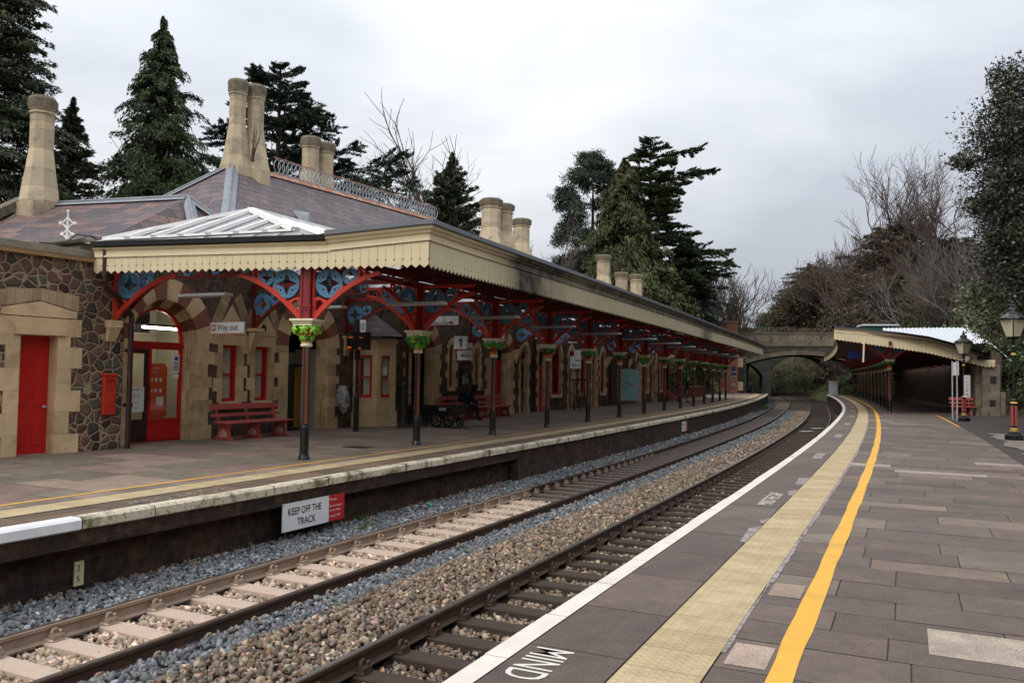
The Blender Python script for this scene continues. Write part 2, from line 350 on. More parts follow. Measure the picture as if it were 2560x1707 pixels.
# ------------------------------------------------------------------ mesh building
class MB:
    """collects polygons; each has a material slot and a tint"""
    def __init__(s): s.v = []; s.f = []; s.m = []; s.t = []; s.uv = {}; s.soot = None
    def poly(s, pts, mi=0, tint=1.0, uv=None):
        i = len(s.v); s.v.extend([tuple(p) for p in pts]); s.f.append(tuple(range(i, i + len(pts)))); s.m.append(mi); s.t.append(tint)
        if uv: s.uv[len(s.f) - 1] = uv
    def mesh(s, vs_, fs, mi=0, tint=1.0):
        i = len(s.v); s.v.extend([tuple(p) for p in vs_])
        for f in fs: s.f.append(tuple(i + k_ for k_ in f)); s.m.append(mi); s.t.append(tint)
    def box(s, c, d, mi=0, tint=1.0, rz=0.0, mat=None):
        x, y, z = d[0] / 2, d[1] / 2, d[2] / 2
        vs_ = [Vector(p) for p in ((-x, -y, -z), (x, -y, -z), (x, y, -z), (-x, y, -z), (-x, -y, z), (x, -y, z), (x, y, z), (-x, y, z))]
        if rz:
            R = Matrix.Rotation(rz, 3, 'Z'); vs_ = [R @ p for p in vs_]
        if mat is not None: vs_ = [mat @ p for p in vs_]
        c = Vector(c)
        s.mesh([p + c for p in vs_], [(3, 2, 1, 0), (4, 5, 6, 7), (0, 1, 5, 4), (1, 2, 6, 5), (2, 3, 7, 6), (3, 0, 4, 7)], mi, tint)
    def hexa(s, a, b, mi=0, tint=1.0):
        """two matching polygons joined: a (front, counter-clockwise seen from outside) and b"""
        n = len(a); s.mesh(list(a) + list(b), [tuple(range(n)), tuple(range(2 * n - 1, n - 1, -1))] + [(i, n + i, n + (i + 1) % n, (i + 1) % n) for i in range(n)], mi, tint)
    def tube(s, pts, r, n=8, mi=0, tint=1.0, cap=True, flat=None):
        pts = [Vector(p) for p in pts]; rs = r if isinstance(r, (list, tuple)) else [r] * len(pts)
        i0 = len(s.v); prev = None
        for k_, p in enumerate(pts):
            d = (pts[min(k_ + 1, len(pts) - 1)] - pts[max(k_ - 1, 0)]).normalized()
            a = Vector((0, 0, 1)) if abs(d.z) < .9 else Vector((1, 0, 0))
            if prev is not None: a = prev
            x = (a - d * a.dot(d))
            if x.length < 1e-4: x = d.orthogonal()
            x.normalize(); y = d.cross(x); prev = x
            for j in range(n):
                an = 2 * PI * (j + .5) / n
                s.v.append(tuple(p + (x * math.cos(an) + y * math.sin(an)) * rs[k_]))
        for k_ in range(len(pts) - 1):
            for j in range(n):
                a, b = i0 + k_ * n + j, i0 + k_ * n + (j + 1) % n
                s.f.append((a, b, b + n, a + n)); s.m.append(mi); s.t.append(tint)
        if cap:
            s.f.append(tuple(i0 + j for j in range(n - 1, -1, -1))); s.m.append(mi); s.t.append(tint)
            s.f.append(tuple(i0 + (len(pts) - 1) * n + j for j in range(n))); s.m.append(mi); s.t.append(tint)
    def lathe(s, prof, n=16, mi=0, tint=1.0, c=(0, 0, 0), ph=0.0, mis=None):
        i0 = len(s.v)
        for r, z in prof:
            for j in range(n):
                an = ph + 2 * PI * j / n; s.v.append((c[0] + r * math.cos(an), c[1] + r * math.sin(an), c[2] + z))
        for k_ in range(len(prof) - 1):
            for j in range(n):
                a, b = i0 + k_ * n + j, i0 + k_ * n + (j + 1) % n
                s.f.append((a, b, b + n, a + n)); s.m.append(mis[k_] if mis else mi); s.t.append(tint)
        s.f.append(tuple(i0 + j for j in range(n - 1, -1, -1))); s.m.append(mis[0] if mis else mi); s.t.append(tint)
        s.f.append(tuple(i0 + (len(prof) - 1) * n + j for j in range(n))); s.m.append(mis[-1] if mis else mi); s.t.append(tint)
    def plate(s, outer, holes, y0, y1, mi=0, tint=1.0, fr=None):
        """flat plate in the (a, z) plane from y0 to y1 with holes; fr maps (a, y, z) to a point"""
        fr = fr or (lambda a, y, z: (a, y, z))
        loops = [outer] + list(holes)
        flat = [p for lp in loops for p in lp]
        tris = tessellate_polygon([[Vector((p[0], p[1], 0)) for p in lp] for lp in loops])
        for y, fl in ((y0, False), (y1, True)):
            i = len(s.v); s.v.extend([tuple(fr(p[0], y, p[1])) for p in flat])
            for a, b, c in tris:
                A, B, C = flat[a], flat[b], flat[c]
                ccw = (B[0] - A[0]) * (C[1] - A[1]) - (B[1] - A[1]) * (C[0] - A[0]) > 0
                tri = (a, b, c) if ccw != fl else (c, b, a)
                s.f.append(tuple(i + k_ for k_ in tri)); s.m.append(mi); s.t.append(tint)
        if abs(y1 - y0) > 1e-6:
            for lp in loops:
                n = len(lp); i = len(s.v)
                s.v.extend([tuple(fr(p[0], y0, p[1])) for p in lp] + [tuple(fr(p[0], y1, p[1])) for p in lp])
                for k_ in range(n): s.f.append((i + k_, i + (k_ + 1) % n, i + n + (k_ + 1) % n, i + n + k_)); s.m.append(mi); s.t.append(tint)
    def build(s, name, mats, parent=None, smooth=False, org=None, fixn=False, bevel=0):
        if isinstance(mats, str): mats = [mats]
        me = bpy.data.meshes.new(name)
        vv = s.v if org is None else [(p[0] - org[0], p[1] - org[1], p[2] - org[2]) for p in s.v]
        me.from_pydata(vv, [], s.f)
        for m_ in mats: me.materials.append(M[m_])
        me.polygons.foreach_set('material_index', s.m)
        if smooth: me.polygons.foreach_set('use_smooth', [True] * len(s.f))
        cnt = np.array([len(f) for f in s.f])
        tt = np.array([t_ if isinstance(t_, (tuple, list)) else (t_, t_, t_) for t_ in s.t], dtype=np.float32).reshape(-1, 3)
        ca = me.color_attributes.new('tint', 'FLOAT_COLOR', 'CORNER')
        ca.data.foreach_set('color', np.repeat(np.hstack([tt, np.ones((len(tt), 1), np.float32)]), cnt, axis=0).ravel())
        if s.soot is not None:
            cs = me.color_attributes.new('soot', 'FLOAT_COLOR', 'POINT')
            a = np.array(s.soot, dtype=np.float32); cs.data.foreach_set('color', np.stack([a, a, a, np.ones_like(a)], 1).ravel())
        uvl = me.uv_layers.new(name='UVMap')
        uvs = np.zeros((int(cnt.sum()), 2), dtype=np.float32); V_ = np.array(vv, dtype=np.float64); p_ = 0
        for fi, f in enumerate(s.f):
            n = len(f)
            if fi in s.uv: uvs[p_:p_ + n] = s.uv[fi]
            else:
                q = V_[list(f)]; nn = np.cross(q[1] - q[0], q[2] - q[0]) if n == 3 else np.cross(q[2] - q[0], q[3] - q[1])
                L = np.linalg.norm(nn); nn = nn / L if L > 1e-12 else np.array([0, 0, 1.])
                if abs(nn[2]) > .985: uvs[p_:p_ + n] = q[:, :2]
                else:
                    t_ = np.array([-nn[1], nn[0], 0]); t_ /= np.linalg.norm(t_); b_ = np.cross(nn, t_)
                    uvs[p_:p_ + n, 0] = q @ t_; uvs[p_:p_ + n, 1] = q @ b_
            p_ += n
        uvl.data.foreach_set('uv', uvs.ravel())
        if fixn:
            bm = bmesh.new(); bm.from_mesh(me); bmesh.ops.recalc_face_normals(bm, faces=bm.faces); bm.to_mesh(me); bm.free()
        me.update()
        o = bpy.data.objects.new(name, me); COL.objects.link(o)
        if parent is not None: o.parent = parent
        if bevel:
            b_ = o.modifiers.new('bevel', 'BEVEL'); b_.width = bevel; b_.segments = 1; b_.limit_method = 'ANGLE'
        return o
def mesh_np(name, V, F, mats, tint=None, parent=None, mi=None, smooth=False):
    me = bpy.data.meshes.new(name); nF, kk = F.shape
    me.vertices.add(len(V)); me.vertices.foreach_set('co', np.ascontiguousarray(V, dtype=np.float32).ravel())
    me.loops.add(nF * kk); me.loops.foreach_set('vertex_index', np.ascontiguousarray(F, dtype=np.int32).ravel())
    me.polygons.add(nF); me.polygons.foreach_set('loop_start', np.arange(0, nF * kk, kk, dtype=np.int32)); me.polygons.foreach_set('loop_total', np.full(nF, kk, dtype=np.int32))
    for m_ in ([mats] if isinstance(mats, str) else mats): me.materials.append(M[m_])
    if mi is not None: me.polygons.foreach_set('material_index', mi.astype(np.int32))
    if tint is None: tint = np.ones((nF, 3))
    if tint.ndim == 1: tint = np.stack([tint] * 3, 1)
    ca = me.color_attributes.new('tint', 'FLOAT_COLOR', 'CORNER')
    ca.data.foreach_set('color', np.repeat(np.hstack([tint, np.ones((nF, 1))]), kk, axis=0).astype(np.float32).ravel())
    me.update(calc_edges=True)
    if smooth: me.polygons.foreach_set('use_smooth', [True] * nF)
    o = bpy.data.objects.new(name, me); COL.objects.link(o)
    if parent is not None: o.parent = parent
    return o
def tag(o, label, cat, group=None, kind=None):
    o['label'] = label; o['category'] = cat
    if group: o['group'] = group
    if kind: o['kind'] = kind
    return o
def struct(o, label, cat): return tag(o, label, cat, kind='structure')
def thing(name, label, cat, loc=(0, 0, 0), rz=0.0, group=None):
    o = bpy.data.objects.new(name, None); COL.objects.link(o); o.empty_display_size = .3
    o.location = loc; o.rotation_euler = (0, 0, rz); return tag(o, label, cat, group)
def link_copy(o, parent=None):
    c = o.copy(); COL.objects.link(c); c.parent = parent; return c
def dup(root, loc, rz, label, group=None):
    r = link_copy(root); r.location = loc; r.rotation_euler = (0, 0, rz); r['label'] = label
    if group: r['group'] = group
    for ch in list(root.children):
        c = link_copy(ch, r)
        for g in list(ch.children): link_copy(g, c)
    return r
FONT = {}
def text_mb(mb, body, size, fr, mi=0, bold=0.0, sx=1.0, align='LEFT', thick=.003, spacing=1.0):
    """letters as polygons; fr(a, y, z): a along the text, z up, y towards the reader is negative"""
    cu = bpy.data.curves.new('t', 'FONT'); cu.body = body; cu.size = 1.0; cu.align_x = align; cu.offset = bold; cu.space_character = spacing; cu.resolution_u = 3
    cu.fill_mode = 'BOTH'
    o = bpy.data.objects.new('t', cu); COL.objects.link(o)
    dg = bpy.context.evaluated_depsgraph_get(); me = bpy.data.meshes.new_from_object(o.evaluated_get(dg))
    i = len(mb.v)
    for v_ in me.vertices: mb.v.append(tuple(fr(v_.co.x * size * sx, -thick, v_.co.y * size)))
    for p_ in me.polygons: mb.f.append(tuple(i + k_ for k_ in p_.vertices)); mb.m.append(mi); mb.t.append(1.0)
    bpy.data.objects.remove(o); bpy.data.curves.remove(cu); bpy.data.meshes.remove(me)
def circ(cx, cz, r, n=16, ph=0.0): return [(cx + r * math.cos(ph + 2 * PI * i / n), cz + r * math.sin(ph + 2 * PI * i / n)) for i in range(n)]
def tn(a=.1): return 1 + rnd.uniform(-a, a)

# ------------------------------------------------------------------ the ground
def strip(mb, ss, prof, mi=0, uvflip=False, tint=1.0):
    """prof: list of (o, z) swept along the line at stations ss"""
    L = [0]
    for a, b in zip(prof, prof[1:]): L.append(L[-1] + math.hypot(b[0] - a[0], b[1] - a[1]))
    for s0, s1 in zip(ss, ss[1:]):
        for j, (a, b) in enumerate(zip(prof, prof[1:])):
            mb.poly([P(s0, a[0], a[1]), P(s0, b[0], b[1]), P(s1, b[0], b[1]), P(s1, a[0], a[1])], mi, tint, uv=[(s0, L[j]), (s0, L[j + 1]), (s1, L[j + 1]), (s1, L[j])])
def stations(a, b, st=1.0): n = max(1, int(round((b - a) / st))); return [a + (b - a) * i / n for i in range(n + 1)]
ENDL, ENDR = 106.2, 105.0           # where the platforms end

def hnoise(x, y): return .5 * math.sin(x * .21 + 1.3) * math.cos(y * .17) + .3 * math.sin(x * .53 + y * .41)
def sm(a, b, x): t_ = min(1, max(0, (x - a) / (b - a))); return t_ * t_ * (3 - 2 * t_)
def terrain(s, o):
    n = hnoise(s, o)
    if s > 150 and -4.6 < o < 0: return -1.30 + min(12, 1.15 * max(0, s - 151))
    if o < 0:                        # right of the line
        near = sm(90, 104, s)
        foot = -11.2 * (1 - near) + -4.6 * near
        if s < 44: foot = -10.5 - 1.5 * sm(30, 0, s)
        d = foot - o
        z = -.02 if d < 0 else min(8.5 + 5 * sm(46, 30, s), d * (.62 + .6 * sm(46, 30, s))) + n * sm(0, 3, d)  # near bank made higher and steeper, out of view, to block low sky light
        if s > ENDR and d < 0: z = -1.30
        if o > -2.5: z = -1.30
        return max(z, -1.30 + min(12, 1.15 * max(0, s - 151))) if s > 150 else z
    far = sm(100, 108, s); back = 1.15 * max(0, s - 151)
    if o < 4.85: return -1.30 + min(12, 1.15 * max(0, s - 151))
    if s <= ENDL: return -.3
    d = o - 6.0
    return max(-1.30 + min(back, 12), -1.30 if d < 0 else -1.0 + min(8, d * .75) + n * sm(0, 3, d))
mb = MB()
oo = [-90, -60, -45, -36, -30, -26, -23, -20, -18, -16, -14.5, -13.2, -12.2, -11.4, -10.6, -9.6, -8.4, -7.2, -6.2, -5.4, -4.6, -3.6, -2.62, -2.46, -1.6, 0, 2, 4.8, 4.95, 5.5, 6.5, 7.5, 9, 10.5, 12.5, 15, 19, 25, 35, 50, 80]
ss = stations(-20, 190, 2.0)
idx = {}
for i, s in enumerate(ss):
    for j, o in enumerate(oo):
        z = terrain(s, o)
        if s < ENDR - .5 and -10.4 < o < -2.5: z = -.3
        idx[i, j] = len(mb.v); mb.v.append(tuple(P(s, o, z)))
for i in range(len(ss) - 1):
    for j in range(len(oo) - 1):
        oc = (oo[j] + oo[j + 1]) / 2
        mi = 1 if (oc < -11.4 or (ss[i] > ENDR - 1 and (oc < -4.6 or oc > 6))) else 0
        mb.f.append((idx[i, j], idx[i, j + 1], idx[i + 1, j + 1], idx[i + 1, j])); mb.m.append(mi); mb.t.append(1.0)
g = mb.build('ground', ['earth', 'grass_bank'], smooth=True, fixn=True); struct(g, 'earth and grass banks on both sides of the railway cutting', 'ground')
mb = MB(); mb.poly([(-2500, -2500, -1.6), (2500, -2500, -1.6), (2500, 2500, -1.6), (-2500, 2500, -1.6)])
struct(mb.build('terrain', 'earth'), 'flat country reaching to the horizon behind the station', 'terrain')

# ---- platforms: coping, tactile strip, line, slabs (every slab has its own tint)
def slab_rows(mb, s0, s1, o0, o1, dmin, dmax, lmin, lmax, z, pal, skew=0.0, gap=.005, mi=0):
    """rows of slabs across the platform: o0 > o1"""
    s = s0
    while s < s1:
        d = rnd.uniform(dmin, dmax); a, b = s + gap, min(s + d, s1 + .5) - gap
        o = o0
        first = True
        while o > o1 + .05:
            l = rnd.uniform(lmin, lmax)
            if first: l *= rnd.uniform(.4, 1); first = False
            if o - l < o1 + .3: l = o - o1
            c = rnd.choice(pal); k_ = tn(.13); c = tuple(v * k_ for v in c)
            zz = z + rnd.uniform(-.0012, .0012)
            n = max(1, int(l / .8))
            for q in range(n):
                oa, ob = o - gap - (l - 2 * gap) * q / n, o - gap - (l - 2 * gap) * (q + 1) / n
                mb.poly([P(a, oa, zz), P(a, ob, zz), P(b, ob, zz), P(b, oa, zz)], mi, c)
            o -= l
        s += d
PURP = [lin(c) for c in ((102, 88, 80), (96, 84, 77), (108, 93, 84), (94, 82, 75), (105, 90, 82), (98, 88, 80))]
MIXD = PURP * 3 + [lin(c) for c in ((112, 100, 89), (106, 96, 84), (118, 105, 93), (116, 100, 90), (98, 90, 82))]
PALE = [lin(c) for c in ((150, 138, 127), (142, 127, 117))]
mbR = MB(); mbT = MB(); mbY = MB(); mbW = MB(); mbM = MB()
strip(mbM, stations(-12, ENDR, 1.5), [(-2.30, -.010), (-12.0, -.010)])
struct(mbM.build('platform_bed', 'mortar', fixn=True), 'mortar bed in the joints of the right-hand platform', 'platform')
slab_rows(mbR, -11, ENDR, -2.425, -3.085, 1.0, 1.28, 3, 4, 0, PURP)
slab_rows(mbR, -11, ENDR, -3.579, -10.4, .42, .74, .75, 1.7, 0, MIXD * 3 + PALE + [lin(c) for c in ((108, 98, 86), (102, 92, 82), (122, 106, 94), (92, 80, 74), (116, 104, 94))])
for a, b, o0, o1, c in ((7.1, 7.72, -4.78, -6.1, (160, 146, 132)), (6.3, 6.75, -3.63, -3.88, (166, 146, 132)), (8.1, 8.55, -3.63, -3.88, (152, 132, 118))):
    mbR.poly([P(a, o0, .003), P(a, o1, .003), P(b, o1, .003), P(b, o0, .003)], 0, lin(c))
struct(mbR.build('platform_paving', 'paving_slab', fixn=True), 'brown stone slabs laid in rows on the right-hand platform', 'platform')
strip(mbT, stations(-12, ENDR - 3, .8), [(-3.096, .006), (-3.578, .006)])
struct(mbT.build('tactile_paving', 'tactile', fixn=True), 'buff blister tactile strip along the right-hand platform', 'tactile paving')
def wavy_strip(mb, ss_, o0, o1, z, amp, ph=0):
    for a, b in zip(ss_, ss_[1:]):
        f = lambda s: amp * (math.sin(s * 1.9 + ph) + .6 * math.sin(s * 4.7 + ph * 2) + .4 * math.sin(s * 11.3))
        mb.poly([P(a, o0 + f(a), z), P(a, o1 + f(a + 31), z), P(b, o1 + f(b + 31), z), P(b, o0 + f(b), z)])
wavy_strip(mbY, stations(-12, ENDR - 3, .35), -3.904, -4.055, .0045, .006)
struct(mbY.build('yellow_line', 'yellow_line', fixn=True), 'yellow safety line painted on the right-hand platform', 'safety line')
mb = MB(); wavy_strip(mb, stations(6.5, 40, .12), -3.575, -3.60, .0048, .006, 2); wavy_strip(mb, stations(8.5, 24, .12), -3.585, -3.615, .0052, .007, 4)
for a, b, o0, o1 in ((10.2, 11.3, -2.98, -3.09), (11.5, 11.9, -3.0, -3.09), (15.6, 16.7, -2.92, -3.09), (14.2, 14.9, -2.97, -3.09)):
    mb.poly([P(a, o0 - .05, .0046), P(a, o1, .0046), P(b, o1, .0046), P(b - .2, o0, .0046)])
struct(mb.build('mortar_smear', 'plaster_patch', fixn=True), 'pale mortar smears along the edges of the right-hand tactile strip', 'platform')
# right coping: one stone every 1.2 m
mb = MB(); s = -11.0
while s < ENDR:
    d = rnd.uniform(1.0, 1.25); j = rnd.uniform(-.006, .006); b = s + d - .006
    ns = 2
    for q in range(ns):
        a1, b1 = s + (b - s) * q / ns, s + (b - s) * (q + 1) / ns
        pr = [(-2.420, .002), (-2.262 + j, .002), (-2.25 + j, -.012), (-2.252 + j, -.10), (-2.29, -.11)]
        for (oa, za), (ob, zb) in zip(pr, pr[1:]): mb.poly([P(a1, oa, za), P(a1, ob, zb), P(b1, ob, zb), P(b1, oa, za)])
    s += d
struct(mb.build('platform_edging', 'white_edge', fixn=True), 'white painted coping edge of the right-hand platform', 'platform edge')
mb = MB(); strip(mb, stations(-12, ENDR, 1.0), [(-2.31, -.10), (-2.33, -.35), (-2.42, -.36), (-2.42, -1.2)])
for s_e in (ENDR,): mb.poly([P(s_e, -2.3, -1.2), P(s_e, -12, -1.2), P(s_e, -12, 0), P(s_e, -2.3, 0)])
struct(mb.build('platform_wall', 'platform_brick', fixn=True), 'sooty brick face below the right-hand platform edge', 'platform wall')
# lettering on the slabs
mb = MB()
def edge_text(body, s, o, size, dirn, sx=1.0, mi=0, z=.004):
    def fr(a, y, zz):
        s_ = s + dirn * a
        return P(s_, o + dirn * zz * 1.0, z)
    text_mb(mb, body, size, fr, mi, bold=.002, sx=sx)
edge_text('MIND', 6.06, -2.50, .37, -1, .62)
edge_text('THE GAP', 5.15, -2.50, .37, -1, .62)
for k_, s in enumerate((13.0, 20.6, 28.2, 35.8, 43.5, 51.0, 58.6, 66.2)): edge_text('MIND THE GAP', s, -2.95, .29, 1, .68)
struct(mb.build('platform_lettering', 'paint_text'), 'white painted gap warnings on the right-hand platform edge', 'lettering')
# hard standing and gravel at the right
mb = MB(); strip(mb, stations(20, 49, 1.0), [(-6.9 - .0, .0075), (-7.4, .0085), (-10.6, .02)])
struct(mb.build('side_path', 'asphalt_dark', fixn=True), 'dark tarmac beside the right-hand platform slabs', 'path')
mb = MB(); wavy_strip(mb, stations(20.3, 33.0, .5), -7.3, -10.2, .026, .12)
struct(mb.build('gravel_patch', 'gravel_ground', fixn=True), 'patch of pale gravel around the lamp post on the right', 'gravel')
mb = MB(); strip(mb, stations(37, 48.3, 1.0), [(-6.78, .012), (-6.86, .012)])
struct(mb.build('path_line', 'yellow_line', fixn=True), 'thin yellow line along the edge of the right-hand tarmac', 'painted line')

# left platform
mbM = MB(); strip(mbM, stations(-8, ENDL, 1.5), [(4.9, ZL - .010), (12.6, ZL - .010)])
struct(mbM.build('platform_bed', 'mortar', fixn=True), 'mortar bed in the joints of the left-hand platform', 'platform')
mb = MB()
LGR = [lin(c) for c in ((128, 112, 100), (122, 110, 98), (134, 116, 104), (118, 107, 94), (138, 119, 108), (126, 112, 98))]
LGN = [lin(c) for c in ((112, 103, 88), (116, 106, 91), (108, 99, 85), (130, 112, 100), (126, 106, 96), (136, 118, 104))]
slab_rows(mb, -8, 17, 12.6, 6.12, .62, .95, .8, 1.7, ZL, LGN)
slab_rows(mb, 17, ENDL, 12.6, 6.12, .55, .95, .8, 1.7, ZL, LGR)
slab_rows(mb, -8, ENDL, 6.04, 5.66, .6, 1.2, .2, .38, ZL, LGR)
slab_rows(mb, -8, ENDL, 5.14, 4.56, .9, 1.3, .58, .6, ZL, [lin(c) for c in ((112, 92, 74), (104, 88, 72), (98, 84, 70))])
struct(mb.build('platform_paving', 'paving_left', fixn=True), 'worn grey-brown stone slabs of the left-hand platform', 'platform')
mb = MB(); strip(mb, stations(-8, ENDL - 4, .8), [(5.66, ZL + .006), (5.15, ZL + .006)])
struct(mb.build('tactile_paving', 'tactile', fixn=True), 'buff tactile strip along the left-hand platform', 'tactile paving')
mb = MB(); wavy_strip(mb, stations(-8, ENDL - 3, .5), 6.115, 6.035, ZL + .0045, .006)
struct(mb.build('yellow_line', 'yellow_line', fixn=True), 'thin yellow safety line painted on the left-hand platform', 'safety line')
mb = MB()
for k_, s in enumerate((8.95, 17.5, 26.5)): 
    def fr(a, y, zz, s=s): return P(s + a, 4.66 + zz, ZL + .004)
    text_mb(mb, 'MIND THE GAP', .40, fr, 0, bold=.01, sx=.62)
struct(mb.build('platform_lettering', 'paint_faded'), 'faded painted gap warnings on the left-hand platform edge', 'lettering')
mb = MB(); s = -8.0
while s < ENDL:
    d = rnd.uniform(.85, 1.5); j = rnd.uniform(-.012, .012); b = s + d - .012; mi = 1 if s < 6.9 else 0
    zt = ZL + .004 + rnd.uniform(-.004, .004)
    for q in range(2):
        a1, b1 = s + (b - s) * q / 2, s + (b - s) * (q + 1) / 2
        pr = [(4.58, zt), (4.41 + j, zt), (4.375 + j, zt - .03), (4.373 + j, zt - .135), (4.40 + j, zt - .155), (4.55, zt - .16)]
        for (oa, za), (ob, zb) in zip(pr, pr[1:]): mb.poly([P(a1, oa, za), P(a1, ob, zb), P(b1, ob, zb), P(b1, oa, za)], mi)
    s += d
struct(mb.build('platform_edging', ['white_edge_old', 'white_edge_new'], fixn=True), 'weathered cream coping edge of the left-hand platform', 'platform edge')
mb = MB()
strip(mb, stations(-8, 20.5, 1.0), [(4.42, ZL - .15), (4.43, ZL - .36), (4.55, ZL - .40), (4.70, ZL - .42), (4.72, -1.25)])
strip(mb, stations(20.5, ENDL, 1.0), [(4.45, ZL - .15), (4.47, -.62), (4.47, -1.25)])
mb.poly([P(20.5, 4.42, ZL - .15), P(20.5, 4.72, ZL - .15), P(20.5, 4.72, -1.25), P(20.5, 4.42, -1.25)])
mb.poly([P(ENDL, 4.4, ZL), P(ENDL, 13, ZL), P(ENDL, 13, -1.3), P(ENDL, 4.4, -1.3)])
struct(mb.build('platform_wall', 'platform_brick', fixn=True), 'soot-blackened brick face below the left-hand platform edge', 'platform wall')
# inspection covers and patches in the left platform
for lb, s, o, w_, d_ in (('dark rusty inspection cover beside the second canopy column', 17.6, 7.4, .62, .5), ('dark inspection cover in front of the luggage trolley', 25.6, 9.2, 1.3, .5), ('dark inspection cover in front of the occupied bench', 27.0, 8.6, .8, .45), ('dark inspection cover beyond the fourth canopy column', 30.3, 7.6, .8, .5)):
    mb = MB(); mb.box((0, 0, .004), (d_, w_, .006)); mb.box((0, 0, .008), (d_ * .8, w_ * .85, .006))
    o_ = mb.build('inspection_cover', 'dark_maroon'); o_.location = P(s, o, ZL); o_.rotation_euler.z = PI / 2 - TH(s); tag(o_, lb, 'manhole cover', 'covers in the left platform')

# ------------------------------------------------------------------ track
def rail_sweep(mb, o, z, ss_, mtop, mside_fn):
    pr = [(-.07, -.172), (-.07, -.160), (-.012, -.143), (-.009, -.06), (-.034, -.045), (-.036, -.012), (-.026, 0.), (.026, 0.), (.036, -.012), (.034, -.045), (.009, -.06), (.012, -.143), (.07, -.160), (.07, -.172)]
    for a, b in zip(ss_, ss_[1:]):
        for j, ((x0, z0), (x1, z1)) in enumerate(zip(pr, pr[1:])):
            mi = mtop if j in (6,) else mside_fn(a)
            mb.poly([P(a, o - x0, z + z0), P(a, o - x1, z + z1), P(b, o - x1, z + z1), P(b, o - x0, z + z0)], mi)
def clip_mesh(mi=0):
    mb = MB()
    for sg in (1, -1):
        mb.tube([(.045 * math.cos(a) - .01, sg * (.055 + .075 * k_ / 15), .062 + .034 * math.sin(a)) for k_ in range(16) for a in (-1.9 + 2 * PI * 1.45 * k_ / 15,)], .016, 7, mi)
        mb.box((0, sg * .10, .02), (.13, .09, .05), mi)
    return mb
def track(label, oa, ob, za, zb, mats, sl_mats, bright, clip_mat, dusty_to):
    rt_ = thing('railway_track', label, 'railway track', P(12, (oa + ob) / 2, za - .17))
    org = rt_.location
    ss_ = stations(-14, 140, 1.0)
    for o, z in ((oa, za), (ob, zb)):
        mb = MB(); rail_sweep(mb, o, z, ss_, 0, (lambda a: 2 if (a < dusty_to and o == oa) else 1)); mb.build('rail', mats, rt_, org=org, fixn=True)
    mid = (oa + ob) / 2; zc = (za + zb) / 2
    mbs = MB(); mbs.box((0, 0, -.055), (.25, 2.45, .11), 0); mbs.box((0, oa - mid, .01), (.17, .30, .03), 0); mbs.box((0, ob - mid, .01), (.17, .30, .03), 0)
    protos = {}; clip = None; n_part = 0; far = MB()
    s = -12.0; k_ = 0
    while s < 138:
        near = 2.0 < s < 66
        which = 0 if s < dusty_to else (1 if dusty_to > 0 else 0)
        loc = P(s, mid, zc - .185) - org; rz_ = PI / 2 - TH(s) + rnd.uniform(-.012, .012)
        if near and n_part < 98:
            if which not in protos:
                o_ = mbs.build('sleeper', sl_mats[which], rt_, bevel=.015); protos[which] = o_
            else: o_ = link_copy(protos[which], rt_)
            o_.location = loc; o_.rotation_euler = (0, 0, rz_); n_part += 1
            if s < 30:
                for oc in (oa, ob):
                    if clip is None: clip = clip_mesh().build('rail_clip', clip_mat[0], o_, smooth=False); cc = clip
                    else: cc = link_copy(clip, o_)
                    cc.location = (0, oc - mid, .02); cc.rotation_euler = (0, 0, 0)
        else:
            c = P(s, mid, zc - .24); far.box(c, (.25, 2.45, .11), 0, rz=rz_)
        s += .65 + rnd.uniform(-.015, .015); k_ += 1
    fo = far.build('sleeper', sl_mats[-1], rt_, org=org); fo['kind'] = 'stuff'
    return rt_
track('railway track beside the left-hand platform, dusty pale sleepers in front', OR2 + 1.505, OR2, ZR1, ZR2, ['rail_top', 'rail_rust', 'rail_dusty'], ['sleeper_pink', 'sleeper_grey'], False, ['rail_dusty'], 18.5)
track('railway track beside the right-hand platform, dark timber sleepers', 0.0, -1.505, ZR3, ZR4, ['rail_top_shiny', 'rail_rust', 'rail_rust'], ['sleeper_dark'], True, ['rail_rust'], -99)
# ballast: beds and loose stones
def bed(name, lb, prof, mat_, s0=-14, s1=150):
    mb = MB(); strip(mb, stations(s0, s1, 1.0), prof); struct(mb.build(name, mat_, fixn=True), lb, 'ballast')
B = -1.02
bed('trackbed', 'grey stone bed between left platform wall and rail', [(4.75, B - .02), (3.55, B - .03)], 'bed_grey')
bed('trackbed', 'pale dusty stone bed between the near left rails', [(3.55, B - .10), (3.3, B - .14), (2.0, B - .14), (1.80, B - .10)], 'bed_pink', -14, 18.5)
bed('trackbed', 'dark oily stone bed between the far left rails', [(3.55, B - .10), (3.3, B - .14), (2.0, B - .14), (1.80, B - .10)], 'bed_dark', 18.5, 150)
bed('trackbed', 'brown stone bed between the two tracks', [(1.80, B - .02), (.9, B + .02), (.0, B - .02)], 'bed_tan')
bed('trackbed', 'brown stone bed under the right track', [(0.0, B - .08), (-.2, B - .13), (-1.3, B - .13), (-1.6, B - .08)], 'bed_tan')
bed('trackbed', 'dark stone bed below the right platform edge', [(-1.6, B - .03), (-2.45, B - .03)], 'bed_dark')
ICO = np.array([(1, 0, 0), (-1, 0, 0), (0, 1, 0), (0, -1, 0), (0, 0, 1), (0, 0, -1), (.62, .62, -.5), (-.6, -.5, .62)], float)
QF = np.array([(0, 2, 4), (2, 1, 4), (1, 3, 7), (7, 3, 4), (1, 7, 4), (3, 0, 4), (6, 2, 0), (6, 5, 2), (6, 0, 5), (1, 2, 5), (3, 1, 5), (0, 3, 5)])
def vecP(s, o):
    x = np.interp(s, ST, _x); y = np.interp(s, ST, _y); th = np.interp(s, ST, _th)
    return x - np.cos(th) * o, y + np.sin(th) * o
